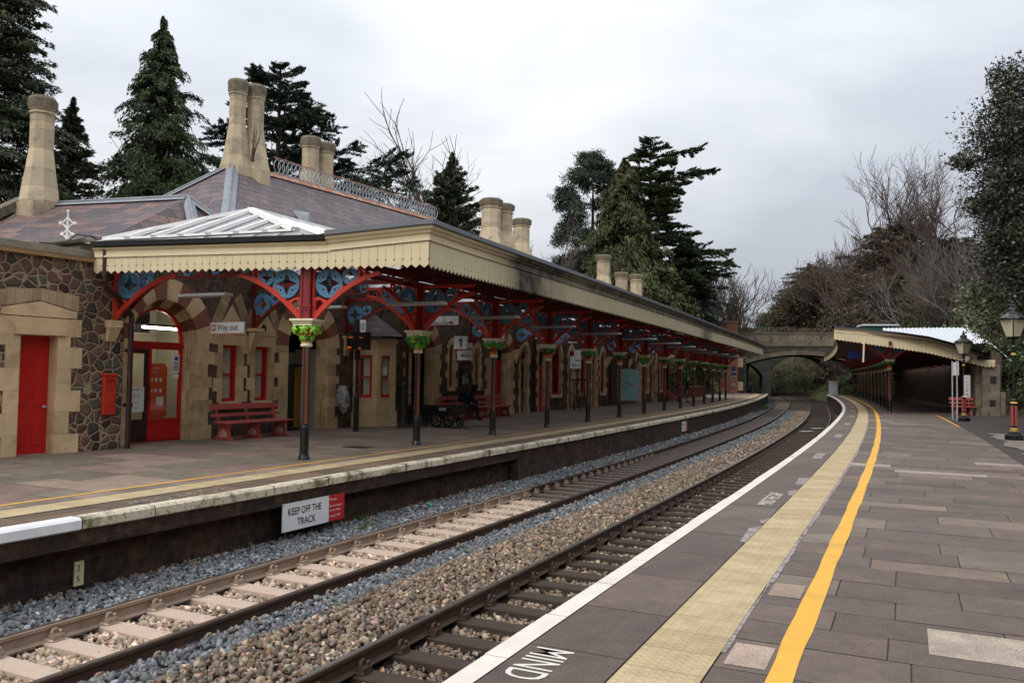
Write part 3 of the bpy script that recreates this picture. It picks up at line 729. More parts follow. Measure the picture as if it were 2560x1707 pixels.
PALS = {True: [(1, 1, 1), (1, .98, .95), (.66, .68, .72), (.85, .86, .88), (1.2, 1.12, 1.05), (1.35, 1.33, 1.3), (.95, .78, .66), (.58, .54, .52), (.8, .78, .68), (1.1, .88, .78)], False: [(1, 1, 1), (.85, .86, .87), (1.12, 1.12, 1.1), (.72, .74, .76), (1.0, .97, .93)]}
def stones(lb, mat_, zones, zfun, smin=.022, smax=.045, hue=(.05, .035, .045), group=None):
    S_, O_, R_ = [], [], []
    for s0, s1, oA, oB, dens in zones:
        n = int((s1 - s0) * abs(oA - oB) * dens); S_.append(rng.uniform(s0, s1, n)); O_.append(rng.uniform(min(oA, oB), max(oA, oB), n))
        grow = 1.0 if s1 <= 16 else (1.25 if s1 <= 30 else 1.6); R_.append(rng.uniform(smin, smax, n) * grow)
    S_ = np.concatenate(S_); O_ = np.concatenate(O_); R_ = np.concatenate(R_); n = len(S_)
    X, Y = vecP(S_, O_); Z = zfun(S_, O_) + rng.uniform(-.02, .025, n)
    q = rng.normal(size=(n, 4)); q /= np.linalg.norm(q, axis=1, keepdims=True); w, x, y, z = q.T
    Rm = np.stack([1 - 2 * (y * y + z * z), 2 * (x * y - z * w), 2 * (x * z + y * w), 2 * (x * y + z * w), 1 - 2 * (x * x + z * z), 2 * (y * z - x * w), 2 * (x * z - y * w), 2 * (y * z + x * w), 1 - 2 * (x * x + y * y)], 1).reshape(n, 3, 3)
    sc3 = R_[:, None] * rng.uniform(.55, 1.35, (n, 3))
    loc = ICO[None] + rng.uniform(-.34, .34, (n, 8, 3))
    V = np.einsum('nij,nkj->nki', Rm, loc * sc3[:, None, :]) + np.stack([X, Y, Z], 1)[:, None, :]
    F = (QF[None] + (np.arange(n) * 8)[:, None, None]).reshape(-1, 3)
    br = rng.lognormal(-.05, .34, n)[:, None]; hue_ = 1 + rng.normal(size=(n, 3)) * np.array(hue); pal = np.array(PALS[mat_ == 'stone_tan']); ti = np.clip(br * hue_ * pal[rng.integers(0, len(pal), n)], .25, 2.6)
    wh = rng.random(n) < .012; ti[wh] *= 2.0
    o_ = mesh_np('ballast', V.reshape(-1, 3), F, mat_, np.repeat(ti, 12, axis=0)); tag(o_, lb, 'ballast', kind='stuff'); return o_
flat = lambda z: (lambda s, o: np.full(len(s), z))
stones('blue-grey ballast heaped along the left platform wall', 'stone_grey', [(2, 16, 4.66, 3.55, 520), (16, 30, 4.66, 3.55, 330), (30, 75, 4.42, 3.55, 150)], lambda s, o: B + .02 + .05 * np.clip((4.3 - o), -.4, .4))
stones('brown broken stones at the foot of the left platform wall', 'stone_tan', [(2, 24, 4.72, 4.5, 150)], flat(B + .01))
stones('pale dusty ballast between the near left rails', 'stone_pink', [(2, 18.5, 3.32, 1.98, 430)], flat(B - .112), .02, .040, (.04, .04, .04))
stones('dark oily ballast between the far left rails', 'stone_dark', [(18.5, 30, 3.32, 1.98, 260), (30, 60, 3.32, 1.98, 120)], flat(B - .125), .02, .04, (.05, .05, .05))
stones('narrow line of blue-grey ballast right of the left track', 'stone_grey', [(2, 16, 1.80, 1.30, 600), (16, 30, 1.80, 1.25, 380), (30, 75, 1.80, 1.05, 150)], lambda s, o: B + .03 + 0 * s)
stones('brown and tan ballast between the two tracks', 'stone_tan', [(2, 16, 1.36, .07, 560), (16, 30, 1.3, .07, 350), (30, 75, 1.1, .07, 140)], lambda s, o: B + .03 + .035 * np.sin(np.clip((1.4 - o) / 1.3, 0, 1) * PI))
stones('brown ballast between the right rails', 'stone_tan', [(2, 16, -.09, -1.42, 430), (16, 30, -.09, -1.42, 240)], flat(B - .10))
stones('dark ballast between the far right rails', 'stone_dark', [(26, 70, -.09, -1.42, 90)], flat(B - .11))
stones('dark brown ballast below the right platform edge', 'stone_dark', [(2, 30, -1.6, -2.4, 260), (30, 70, -1.6, -2.4, 100)], flat(B))
# ------------------------------------------------------------------ station building (local frame: x = u along the wall, y = -n into the building, z up)
st = thing('station_building', 'long stone station building with arched doors, slate roofs and tall octagonal chimneys', 'station', A0, RZF)
def arc(cx, cz, r, a0, a1, n): return [(cx + r * math.cos(a0 + (a1 - a0) * i / n), cz + r * math.sin(a0 + (a1 - a0) * i / n)) for i in range(n + 1)]
def head(u0, u1, zs, kind, n=8):
    """points over the opening from (u1, zs) to (u0, zs)"""
    c, w = (u0 + u1) / 2, u1 - u0
    if kind == 'round': return arc(c, zs, w / 2, 0, PI, 2 * n)
    if kind == 'pointed':
        r = w * .85; cx0, cx1 = u0 + r, u1 - r; a = math.acos((c - cx1) / r)
        return arc(cx1, zs, r, 0, a, n) + arc(cx0, zs, r, PI - a, PI, n)[1:]
    return [(u1, zs), (u0, zs)]
ZB = ZL - .01
def surround(mb, u0, u1, z0, zs, kind, wid=(.18, .36), t=.32, y0=-.022, y1=.32, stripes=False, course=.33, sill=True, narch=11, redsplit=False):
    """stone blocks round an opening; slots: 0 cream ashlar, 1 red-brown ashlar"""
    z = z0; k_ = 0
    while z < zs - .02:
        h = min(course * tn(.15), zs - z); h = zs - z if zs - z - h < .12 else h
        for sd, ue in ((-1, u0), (1, u1)):
            w_ = wid[(k_ + (sd > 0)) % 2] * tn(.08); a, b = (ue - w_, ue) if sd < 0 else (ue, ue + w_)
            mb.hexa([(a, y0, z + .002), (b, y0, z + .002), (b, y0, z + h - .002), (a, y0, z + h - .002)], [(a, y1, z + .002), (b, y1, z + .002), (b, y1, z + h - .002), (a, y1, z + h - .002)], 0, tn(.2))
        z += h; k_ += 1
    pts = head(u0, u1, zs, kind, 10)
    if kind == 'flat':
        a, b = u0 - wid[1], u1 + wid[1]
        mb.hexa([(a, y0, zs), (b, y0, zs), (b, y0, zs + t), (a, y0, zs + t)], [(a, y1, zs), (b, y1, zs), (b, y1, zs + t), (a, y1, zs + t)], 0, tn(.1))
    else:
        c = (u0 + u1) / 2; cz = zs - (0 if kind == 'round' else .1)
        out = []
        for (u, z_) in pts:
            d = Vector((u - c, z_ - cz)); d.normalize(); out.append((u + d.x * t, z_ + d.y * t))
        n = len(pts) - 1; step = max(1, n // narch); i = 0; q = 0
        while i < n:
            j = min(n, i + step)
            if n - j < step * .6: j = n
            A = [pts[k_] for k_ in range(i, j + 1)]; Bp = [out[k_] for k_ in range(j, i - 1, -1)]
            loop = A + Bp
            mi = (q % 2) if stripes else 0
            mb.plate([(p_[0], p_[1]) for p_ in loop], [], y0, y1, mi, tn(.12)); i = j; q += 1
    if sill and z0 > .2:
        mb.hexa([(u0 - .1, y0 - .05, z0 - .14), (u1 + .1, y0 - .05, z0 - .14), (u1 + .1, y0 - .01, z0), (u0 - .1, y0 - .01, z0)], [(u0 - .1, y1, z0 - .14), (u1 + .1, y1, z0 - .14), (u1 + .1, y1, z0 + .03), (u0 - .1, y1, z0 + .03)], 0, tn(.1))
def hole(u0, u1, z0, zs, kind): return [(u0, z0), (u1, z0)] + head(u0, u1, zs, kind, 8)
def grow(u0, u1, z0, zs, g): return (u0 - g, u1 + g, z0, zs)
# the openings: (u0, u1, z0, z_spring, head)
ARCHES = [(-.03, 2.03, 2.50, True), (5.55, 7.45, 2.55, True), (12.35, 14.0, 2.55, True), (18.85, 20.75, 2.50, True)]
LANC = [(15.18, 15.56, 1.22, 2.72), (17.36, 17.74, 1.22, 2.70)]
COLON = [(21.98, 22.82, 2.62), (28.14, 28.96, 2.64), (31.8, 32.6, 2.68), (40.5, 41.5, 2.75), (44.4, 45.4, 2.78)]
WINS = [(2.93, 3.55, .90, 2.47, 'flat'), (4.17, 4.79, .90, 2.47, 'flat'), (25.75, 27.0, .74, 2.62, 'pointed'), (29.9, 30.75, .74, 2.66, 'pointed'), (33.3, 34.1, .74, 2.68, 'pointed'), (42.4, 43.3, .74, 2.75, 'pointed'), (46.4, 47.3, .74, 2.8, 'pointed')]
DOORS = [(24.1, 24.98, 3.0)]
holes = []
for u0, u1, zs, _s in ARCHES: holes.append(hole(u0 - .04, u1 + .04, -.2, zs + .01, 'round'))
for u0, u1, z0, zs in LANC: holes.append(hole(u0 - .04, u1 + .04, z0 - .04, zs + .02, 'pointed'))
for u0, u1, zs in COLON: holes.append(hole(u0 - .04, u1 + .04, -.2, zs + .02, 'pointed'))
for u0, u1, z0, zs, kd in WINS: holes.append(hole(u0 - .04, u1 + .04, z0 - .04, zs + .04, kd))
for u0, u1, zs in DOORS: holes.append(hole(u0 - .04, u1 + .04, -.2, zs + .04, 'flat'))
holes.append([(9.0, -.2), (10.3, -.2), (10.3, 3.0), (9.0, 3.0)])
mb = MB(); mb.plate([(-1.0, -.5), (48.4, -.5), (48.4, 4.75), (-1.0, 4.75)], holes, 0, .30)
mb.box((48.25, 4.5, 2.1), (.3, 8.4, 5.3)); mb.box((-.85, 4.5, 2.1), (.3, 8.4, 5.3)); mb.box((23.7, 8.6, 2.1), (49.4, .3, 5.3))
wall = mb.build('wall', 'rubble_dark', st, fixn=True)
mb = MB()                                                    # stone dressings
for u0, u1, zs, _s in ARCHES:
    surround(mb, u0 - .0, u1 + .0, ZB, zs, 'round', (.40, .56), .55, -.03, .16, True, narch=9)
    for k_, (g_, ya, yb) in enumerate(((.07, .10, .2), (.13, .16, .26), (.19, .22, .34))):
        surround(mb, u0 + g_, u1 - g_, ZB, zs, 'round', (.09, .09), .09, ya, yb, True, narch=9, course=.45)
for u0, u1, z0, zs in LANC: surround(mb, u0, u1, z0, zs, 'pointed', (.16, .28), .24)
for u0, u1, zs in COLON:
    surround(mb, u0, u1, ZB, zs, 'pointed', (.13, .24), .27, course=.4); surround(mb, u0 + .06, u1 - .06, ZB, zs, 'pointed', (.07, .07), .08, .10, .34, course=.9)
for u0, u1, z0, zs, kd in WINS:
    surround(mb, u0, u1, z0, zs, kd, (.17, .33), .3)
for u0, u1, zs in DOORS: surround(mb, u0, u1, ZB, zs, 'flat', (.15, .3), .3)
for c in (3.24, 4.48):                                       # gabled hoods of the two small windows with herringbone stone
    mb.plate([(c - .58, 2.78), (c + .58, 2.78), (c, 3.58)], [circ(c, 3.0, .12, 12)], -.03, .12, 0, 1.0)
    for sd in (-1, 1):
        for q in range(6):
            z = 2.86 + q * .155; x = .50 * (1 - q / 6.6)
            pts = [(c + sd * (x + .02), z - .02), (c + sd * (x + .26), z + .16), (c + sd * (x + .19), z + .30), (c + sd * (x - .06), z + .12)]
            mb.plate(pts if sd > 0 else pts[::-1], [], -.012, .1, 0, tn(.18) * .62)
for z_, h_ in ((.0, .52),):
    pass
dr = mb.build('dressing', ['ashlar', 'ashlar_red'], st, fixn=True); dr['label'] = 'cream and red-brown stone blocks round the openings'
mb = MB(); mb.box((24.0, -.02, 4.62), (49.2, .12, .22)); mb.build('cornice', 'bridge_ashlar', st)
# little columns in the narrow arches, red sandstone panels below
mb = MB(); pb = MB()
for u0, u1, zs in COLON:
    c = (u0 + u1) / 2
    pb.box((c, .22, .42), (u1 - u0, .05, .98)); pb.box((c, .205, .95), (u1 - u0, .07, .08))
    for uc in (u1 - .14,):
        mb.lathe([(.10, .99), (.10, 1.04), (.075, 1.07), (.065, 1.12), (.065, 2.2), (.075, 2.22), (.075, 2.26), (.10, 2.34), (.135, 2.5), (.14, 2.58), (.12, 2.6)], 12, c=(uc, .14, ZL))
mb.build('colonette', 'ashlar', st, smooth=True); pb.build('stone_panel', 'ashlar_red', st)
# dark panes behind the narrow openings
def sash(u0, u1, z0, z1, y, kd='flat', zs=None, curtain=False, split=None, mat_='red_paint', parent=st, frn=None):
    """a sash window: frame (part), pane and curtain (sub-parts)"""
    zs = zs or z1; fr = .075
    mb = MB(); outer = hole(u0, u1, z0, zs, kd)
    c = (u0 + u1) / 2
    inner = hole(u0 + fr, u1 - fr, z0 + fr * 1.3, zs - (fr if kd == 'flat' else 0), kd)
    mb.plate(outer, [inner], y - .075, y + .06, fr=frn); zm = split or (z0 + zs) / 2
    f_ = frn or (lambda a, b, d: (a, b, d))
    def bx(a0, a1, b0, b1, d0, d1): mb.hexa([f_(a0, b0, d0), f_(a1, b0, d0), f_(a1, b0, d1), f_(a0, b0, d1)], [f_(a0, b1, d0), f_(a1, b1, d0), f_(a1, b1, d1), f_(a0, b1, d1)])
    bx(u0 + fr, u1 - fr, y - .012, y + .05, zm - .025, zm + .025); bx(u0 - .01, u1 + .01, y - .05, y + .05, z0 - .03, z0 + .07)
    if u1 - u0 > .9: bx(c - .05, c + .05, y - .01, y + .05, z0 + .07, zs + .3)
    w_ = mb.build('window', mat_, parent, fixn=True)
    mb = MB(); mb.plate(inner, [], y + .03, y + .03, fr=frn); mb.build('pane', 'window_glass', w_)
    mb = MB(); n = 14
    if curtain:
        for (a, b) in ((u0 + .16, u1 - fr),):
            for q in range(n):
                x0, x1 = a + (b - a) * q / n, a + (b - a) * (q + 1) / n
                mb.poly([f_(x0, y + .06 + .02 * (q % 2), z0), f_(x1, y + .06 + .02 * ((q + 1) % 2), z0), f_(x1, y + .06 + .02 * ((q + 1) % 2), zs), f_(x0, y + .06 + .02 * (q % 2), zs)])
        mb.build('curtain', 'curtain', w_)
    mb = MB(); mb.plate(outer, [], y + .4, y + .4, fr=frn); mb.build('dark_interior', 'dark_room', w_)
    return w_
for i, (u0, u1, z0, zs, kd) in enumerate(WINS): sash(u0, u1, z0, zs, .19, kd, zs, curtain=(i < 2), split=1.66 if i < 2 else None)
for u0, u1, z0, zs in LANC: sash(u0, u1, z0, zs, .2, 'pointed', zs, mat_='dark_maroon')
for u0, u1, zs in COLON: sash(u0 + .06, u1 - .06, .99, zs, .24, 'pointed', zs, mat_='crimson_paint')
# doors
def panel_door(u0, u1, z0, z1, y, mat_, glazed=False, parent=st, knob=1):
    mb = MB(); mb.box(((u0 + u1) / 2, y + .025, (z0 + z1) / 2), (u1 - u0, .05, z1 - z0))
    w = u1 - u0
    for a, b in ((.12, .46), (.54, .88)):
        for z_a, z_b in ((.06, .30), (.36, .95)):
            A, B_ = z0 + (z1 - z0) * z_a, z0 + (z1 - z0) * z_b
            mb.box((u0 + w * (a + b) / 2, y - .008, (A + B_) / 2), (w * (b - a) * .62, .03, (B_ - A) * .84)); mb.box((u0 + w * (a + b) / 2, y - .001, (A + B_) / 2), (w * (b - a) * .80, .012, (B_ - A) * .95))
    d = mb.build('door', mat_, parent, bevel=.006)
    mb = MB(); kx = u1 - .09 if knob > 0 else u0 + .09
    mb.lathe([(.028, 0), (.028, .01), (.012, .012), (.012, .05), (.028, .06), (.022, .08)], 10); o_ = mb.build('handle', 'sign_steel', d); o_.rotation_euler = (PI / 2, 0, 0); o_.location = (kx, y, z0 + 1.0)
    return d
panel_door(24.1, 24.98, ZB, 2.3, .2, 'red_paint'); panel_door(19.05, 20.55, ZB, 2.48, .34, 'red_paint')
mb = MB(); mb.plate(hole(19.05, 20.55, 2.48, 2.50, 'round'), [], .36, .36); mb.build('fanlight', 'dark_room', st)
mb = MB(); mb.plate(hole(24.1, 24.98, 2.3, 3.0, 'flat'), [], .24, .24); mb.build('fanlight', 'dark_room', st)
# open passage behind the second arch, dark lobby behind the third
mb = MB(); u0, u1 = 5.7, 7.3
mb.box((6.3, 1.5, 1.2), (3.4, .06, 2.6)); mb.box((7.55, .92, 1.2), (.06, 1.15, 2.6)); mb.box((5.45, .92, 1.2), (.06, 1.15, 2.6)); mb.build('passage_wall', 'plaster', st)
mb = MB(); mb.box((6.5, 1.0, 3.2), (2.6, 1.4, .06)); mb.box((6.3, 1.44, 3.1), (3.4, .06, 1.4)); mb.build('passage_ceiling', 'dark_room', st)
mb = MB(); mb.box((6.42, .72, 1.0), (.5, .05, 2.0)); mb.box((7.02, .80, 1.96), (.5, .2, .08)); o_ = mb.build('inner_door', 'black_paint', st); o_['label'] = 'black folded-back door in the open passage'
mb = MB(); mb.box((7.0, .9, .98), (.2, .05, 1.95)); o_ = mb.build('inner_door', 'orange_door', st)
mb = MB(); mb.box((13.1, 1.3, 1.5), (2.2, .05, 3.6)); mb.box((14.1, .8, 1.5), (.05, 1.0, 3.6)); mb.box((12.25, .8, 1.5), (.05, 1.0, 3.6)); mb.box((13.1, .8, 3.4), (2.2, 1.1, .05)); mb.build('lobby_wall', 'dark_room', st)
mb = MB(); mb.box((12.95, .75, 1.15), (.55, .05, 2.4)); mb.build('inner_door', 'crimson_paint', st)
# ticket office front in the first arch
y = .30; u0, u1 = .16, 1.84
mb = MB(); R_ = (u1 - u0) / 2
mb.plate(hole(u0, u1, ZB, 2.5, 'round'), [[(u0 + .72, .52), (u1 - .07, .52), (u1 - .07, 2.28), (u0 + .72, 2.28)], [(u0 + .02, ZB + .02), (u0 + .64, ZB + .02), (u0 + .64, 2.28), (u0 + .02, 2.28)], [(u0 + .07, 2.47), (u1 - .07, 2.47)] + arc((u0 + u1) / 2, 2.5, R_ - .07, .03, PI - .03, 14)], y, y + .08)
mb.box(((u0 + u1) / 2, y - .02, 2.36), (u1 - u0, .06, .05)); mb.box(((u0 + u1) / 2, y - .015, 2.44), (u1 - u0, .05, .035)); mb.box((1.3, y - .012, .49), (1.05, .04, .05)); mb.box((1.3, y - .012, .02), (1.05, .04, .06))
tf = mb.build('door_frame', 'red_paint', st, fixn=True)
mb = MB(); mb.plate([(u0 + .66, .5), (u1 - .05, .5), (u1 - .05, 2.3), (u0 + .66, 2.3)], [], y + .05, y + .05); mb.plate([(u0 + .05, 2.46), (u1 - .05, 2.46)] + arc(1.0, 2.5, R_ - .05, .03, PI - .03, 14), [], y + .05, y + .05); mb.build('pane', 'window_glass', tf)
mb = MB(); mb.plate([(u0 + .02, ZB + .02), (u0 + .64, ZB + .02), (u0 + .64, 2.28), (u0 + .02, 2.28)], [[(u0 + .10, .52), (u0 + .54, .52), (u0 + .54, 2.16), (u0 + .10, 2.16)]], y + .01, y + .07); mb.box((u0 + .33, y - .01, .42), (.56, .03, .03)); mb.box((u0 + .33, y - .01, .16), (.5, .03, .03))
td = mb.build('door', 'dark_maroon', st, fixn=True); td['label'] = 'dark maroon glazed door of the ticket office'
mb = MB(); mb.plate([(u0 + .10, .52), (u0 + .54, .52), (u0 + .54, 2.16), (u0 + .10, 2.16)], [], y + .04, y + .04); mb.build('pane', 'window_glass', td)
mb = MB(); mb.tube([(u0 + .60, y + .0, .88), (u0 + .58, y - .10, .95), (u0 + .58, y - .12, 1.2), (u0 + .58, y - .10, 1.42), (u0 + .60, y, 1.5)], .018, 8); mb.build('handle', 'crimson_paint', td)
mb = MB(); mb.box((1.1, 2.6, 1.7), (3.8, .05, 3.6)); mb.box((2.95, 1.5, 1.7), (.05, 2.2, 3.6)); mb.box((-.75, 1.5, 1.7), (.05, 2.2, 3.6)); mb.build('office_wall', 'plaster', st)
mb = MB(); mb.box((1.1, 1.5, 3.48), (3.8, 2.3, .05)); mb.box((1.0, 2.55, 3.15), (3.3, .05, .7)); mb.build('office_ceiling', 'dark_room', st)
mb = MB(); mb.box((-.2, 2.56, 1.2), (1.0, .04, 2.3)); mb.build('office_panel', 'plaster_yellow', st)
mb = MB(); mb.box((1.85, .95, 2.86), (1.5, .06, .05)); tl_ = mb.build('strip_light', 'tube_light', st); mb = MB(); mb.box((1.85, .95, 2.93), (1.7, .12, .07)); mb.build('light_housing', 'dark_maroon', tl_)
mb = MB(); mb.box((1.30, .62, 1.15), (.56, .02, 1.55)); mb.box((1.42, .72, 1.2), (.6, .02, 1.3)); po = mb.build('office_poster', 'poster_orange', st)
mb = MB(); mb.box((1.42, .605, .95), (.22, .004, .22)); [mb.box((1.15 + .14 * a, .605, 1.5 - .28 * b), (.07, .004, .09)) for a in range(3) for b in range(2)]
text_mb(mb, 'Our offices', .07, lambda a, y_, z: (1.08 + a, .605, 1.78 + z)); text_mb(mb, 'of London', .07, lambda a, y_, z: (1.08 + a, .605, 1.69 + z)); mb.build('poster_print', 'white_sign', po)
mb = MB(); mb.box((.46, .285, 1.02), (.40, .012, .62)); nt_ = mb.build('paper_notice', 'white_sign', td)
mb = MB(); text_mb(mb, 'Great Malvern', .06, lambda a, y_, z: (.275 + a, .277, 1.25 + z), bold=.006, sx=.85)
for q, (tx_, z_) in enumerate((('Trains for Hereford', 1.12), ('Birmingham, Bristol', 1.07), ('cross to platform 2', .92), ('step free access', .80))): text_mb(mb, tx_, .034, lambda a, y_, z, z_=z_: (.275 + a, .277, z_ + z))
mb.build('notice_text', 'sign_black', nt_)
mb = MB(); mb.box((1.66, .33, 1.93), (.22, .012, .46)); mb.box((1.67, .33, 1.60), (.16, .012, .10)); n2 = mb.build('paper_notice', 'white_sign', tf)
mb = MB(); mb.plate(circ(1.66, 2.06, .055, 12), [], .318, .322); mb.build('notice_print', 'sign_blue', n2); mb = MB(); [mb.box((1.66, .32, z_), (.16, .004, .012)) for z_ in (1.95, 1.92, 1.86, 1.83, 1.80, 1.76)]; mb.build('notice_text', 'sign_black', n2)
mb = MB(); mb.box((1.12, .62, .43), (.5, .02, .14)); mb.build('leaflet_rack', 'plaster_yellow', st)
# bay window
bp = [(8.80, .0), (9.30, -.62), (9.98, -.92), (10.42, 0.0)]
mb = MB(); bayw = []
for i in range(3):
    a, b = Vector((*bp[i], 0)), Vector((*bp[i + 1], 0)); d = b - a; L = d.length; d.normalize(); nrm = Vector((d.y, -d.x, 0))
    fr = lambda q, yy, z, a=a, d=d, nrm=nrm: tuple(a + d * q - nrm * yy + Vector((0, 0, z)))
    hs = []
    if i < 2:
        w0, w1 = L / 2 - .21, L / 2 + .23
        hs = [[(w0, .92), (w1, .92), (w1, 2.36), (w0, 2.36)]]; bayw.append((fr, w0, w1))
    mb.plate([(0, -.4), (L, -.4), (L, 3.05), (0, 3.05)], hs, 0, .22, 0, 1.0, fr)
    mb.plate([(-.04, -.4), (L + .04, -.4), (L + .04, .45), (-.04, .45)], [], -.06, -.005, 0, .92, fr); mb.plate([(-.03, 2.78), (L + .03, 2.78), (L + .03, 2.9), (-.03, 2.9)], [], -.05, -.005, 0, 1.05, fr)
bay = mb.build('bay', 'ashlar', st, fixn=True); bay['label'] = 'canted stone bay with two narrow red sash windows'
for fr, w0, w1 in bayw: sash(w0, w1, .92, 2.36, .12, 'flat', None, curtain=(w0 < .2), split=1.62, frn=fr)
mb = MB(); ap = Vector((9.75, .02, 3.92)); e_ = [Vector((8.5, .02, 2.98)), Vector((9.2, -.82, 2.98)), Vector((10.1, -1.2, 2.98)), Vector((10.75, .02, 2.98))]
for i in range(3): mb.poly([e_[i], e_[i + 1], ap])
mb.poly([e_[0], e_[3], e_[2], e_[1]]); mb.build('bay_roof', 'slate', st)
mb = MB(); mb.tube(e_, .045, 6); mb.build('gutter', 'black_paint', st)
mb = MB(); fr, w0, w1 = bayw[1]
mb.hexa([fr(w0 + .04, .06, 1.68), fr(w0 + .26, .06, 1.68), fr(w0 + .26, .06, 1.96), fr(w0 + .04, .06, 1.96)], [fr(w0 + .04, .07, 1.68), fr(w0 + .26, .07, 1.68), fr(w0 + .26, .07, 1.96), fr(w0 + .04, .07, 1.96)])
tx = MB(); text_mb(tx, 'Waiting', .05, lambda a, yy, z: fr(w0 + .06 + a, .055, 1.85 + z)); text_mb(tx, 'room', .05, lambda a, yy, z: fr(w0 + .09 + a, .055, 1.75 + z))
nt = mb.build('paper_notice', 'white_sign', bay); 
o_ = tx.build('notice_text', 'sign_black', st)
# roofs
RX0, RX1, RY, RZ0 = 7.1, 49.5, 4.0, 8.86
mb = MB()
def roofpoly(pts, mi=0): mb.poly(pts, mi)
EV = 4.72
ea, eb, ec, ed = (2.6, -.25, EV), (25.0, -.25, EV + .02), (25.0, 8.9, EV + .02), (2.6, 8.9, EV)
r0, r1 = (RX0, RY, RZ0), (20.6, RY, RZ0 + .40)
roofpoly([ea, eb, r1, r0]); roofpoly([ec, ed, r0, r1]); roofpoly([ed, ea, r0]); roofpoly([eb, ec, r1])
fa, fb, fc, fd = (22.0, -.25, EV), (49.0, -.25, EV), (49.0, 8.9, EV), (22.0, 8.9, EV); f0, f1 = (22.0, RY, 7.5), (46.0, RY, 7.5)
roofpoly([fa, fb, f1, f0]); roofpoly([fc, fd, f0, f1]); roofpoly([fb, fc, f1])
roof = mb.build('roof', 'slate', st, fixn=True)
mb = MB()
def lead(a, b, w=.2, h=.05):
    a, b = Vector(a), Vector(b); d = (b - a).normalized(); sd = d.cross(Vector((0, 0, 1))).normalized(); u_ = sd.cross(d).normalized()
    if u_.z < 0: u_ = -u_
    for q in (-1, 1):
        pts = [a + u_ * h, b + u_ * h, b + sd * q * w - Vector((0, 0, w * .62)) + u_ * h, a + sd * q * w - Vector((0, 0, w * .62)) + u_ * h]
        mb.poly(pts)
    mb.tube([a + u_ * h, b + u_ * h], .045, 6)
lead(ea, r0, .2); lead(r0, ed, .2); lead((RX0, RY, RZ0), (RX0 + .9, RY, RZ0), .2)
mb.build('lead_flashing', 'lead_grey', roof)
# wing roof at the near end: slates facing down the line, ridge across
wr0, wr1 = Vector((2.3, 6.7, 6.74)), Vector((3.45, 2.05, 6.80))
mb = MB(); wa, wb = Vector((-1.4, 7.6, 4.55)), Vector((-.75, .9, 4.55)); wc = Vector((4.4, .2, 5.2))
mb.poly([wa, wb, wr1, wr0]); mb.poly([wb, wc, wr1]); mb.poly([wr0, wr1, wc, Vector((5.6, 7.0, 4.7))])
wing = mb.build('roof', 'slate_mixed', st); wing['label'] = 'lower slate roof of mixed purple and brown slates'
mb = MB(); lead(wr0, wr1, .22); lead(wr1, (4.3, .3, 5.45), .18); lead(wr1, (2.55, .75, 5.6), .16); lead((2.2, 6.95, 6.8), (.6, 7.25, 5.4), .2); mb.build('lead_flashing', 'lead_grey', wing)
mb = MB(); gy = 7.0      # gable coping at the far end of the wing
mb.hexa([(-2.1, gy + .3, 4.3), (-1.7, gy + .3, 4.3), (2.4, gy, 6.95), (1.9, gy, 6.95)], [(-2.1, gy + .9, 4.3), (-1.7, gy + .9, 4.3), (2.4, gy + .6, 6.95), (1.9, gy + .6, 6.95)]); mb.build('gable_coping', 'stone_mossy', st, fixn=True)
mb = MB(); mb.hexa([(-1.9, 7.35, 3.5), (3.2, 7.35, 3.5), (3.2, 7.35, 6.3), (2.0, 7.35, 6.7)], [(-1.9, 7.75, 3.5), (3.2, 7.75, 3.5), (3.2, 7.75, 6.3), (2.0, 7.75, 6.7)]); mb.build('gable_wall', 'chimney_stone', st, fixn=True)
# small lead ventilator on the roof
mb = MB(); vb = Vector((8.35, 1.72, 6.62))
p_ = [vb + Vector(q) for q in ((-.28, .15, .35), (.28, .15, .35), (0, .75, .78), (-.3, -.25, -.12), (.3, -.25, -.12), (0, -.05, .62))]
mb.poly([p_[3], p_[4], p_[5]]); mb.poly([p_[3], p_[5], p_[2], p_[0]]); mb.poly([p_[4], p_[1], p_[2], p_[5]]); mb.build('roof_vent', 'lead_grey', roof)
# ridge tiles and iron cresting
mb = MB(); d = (Vector(r1) - Vector((RX0, RY, RZ0))) / (r1[0] - RX0)
for q in range(31):
    u = RX0 + 1.5 + q * .385
    a = Vector((u, RY, RZ0)) + Vector((0, 0, d.z * (u - RX0))); b = a + Vector((.375, 0, d.z * .375))
    for sd in (-1, 1): mb.poly([a + Vector((0, 0, .10)), b + Vector((0, 0, .10)), b + Vector((0, sd * .17, -.09)), a + Vector((0, sd * .17, -.09))])
mb.build('ridge_tiles', 'terracotta', roof, fixn=True)
mb = MB(); zc = lambda u: RZ0 + d.z * (u - RX0) + .09
q = 0; u = RX0 + 2.0
while u < 20.3:
    zz = zc(u); w_ = .36
    for sd in (-1, 1):
        pts = [(u + w_ / 2 + sd * w_ * .48 * math.sin(PI * t_ / 8), RY, zz + .58 * t_ / 8) for t_ in range(9)]
        mb.tube(pts, .016, 4, cap=False)
    u += w_ * .62
mb.tube([(RX0 + 2, RY, zc(RX0 + 2) + .03), (20.4, RY, zc(20.4) + .03)], .02, 4); mb.tube([(RX0 + 2, RY, zc(RX0 + 2) + .58), (20.4, RY, zc(20.4) + .58)], .022, 4, 1)
mb.build('ridge_cresting', ['galvanised', 'terracotta'], roof)
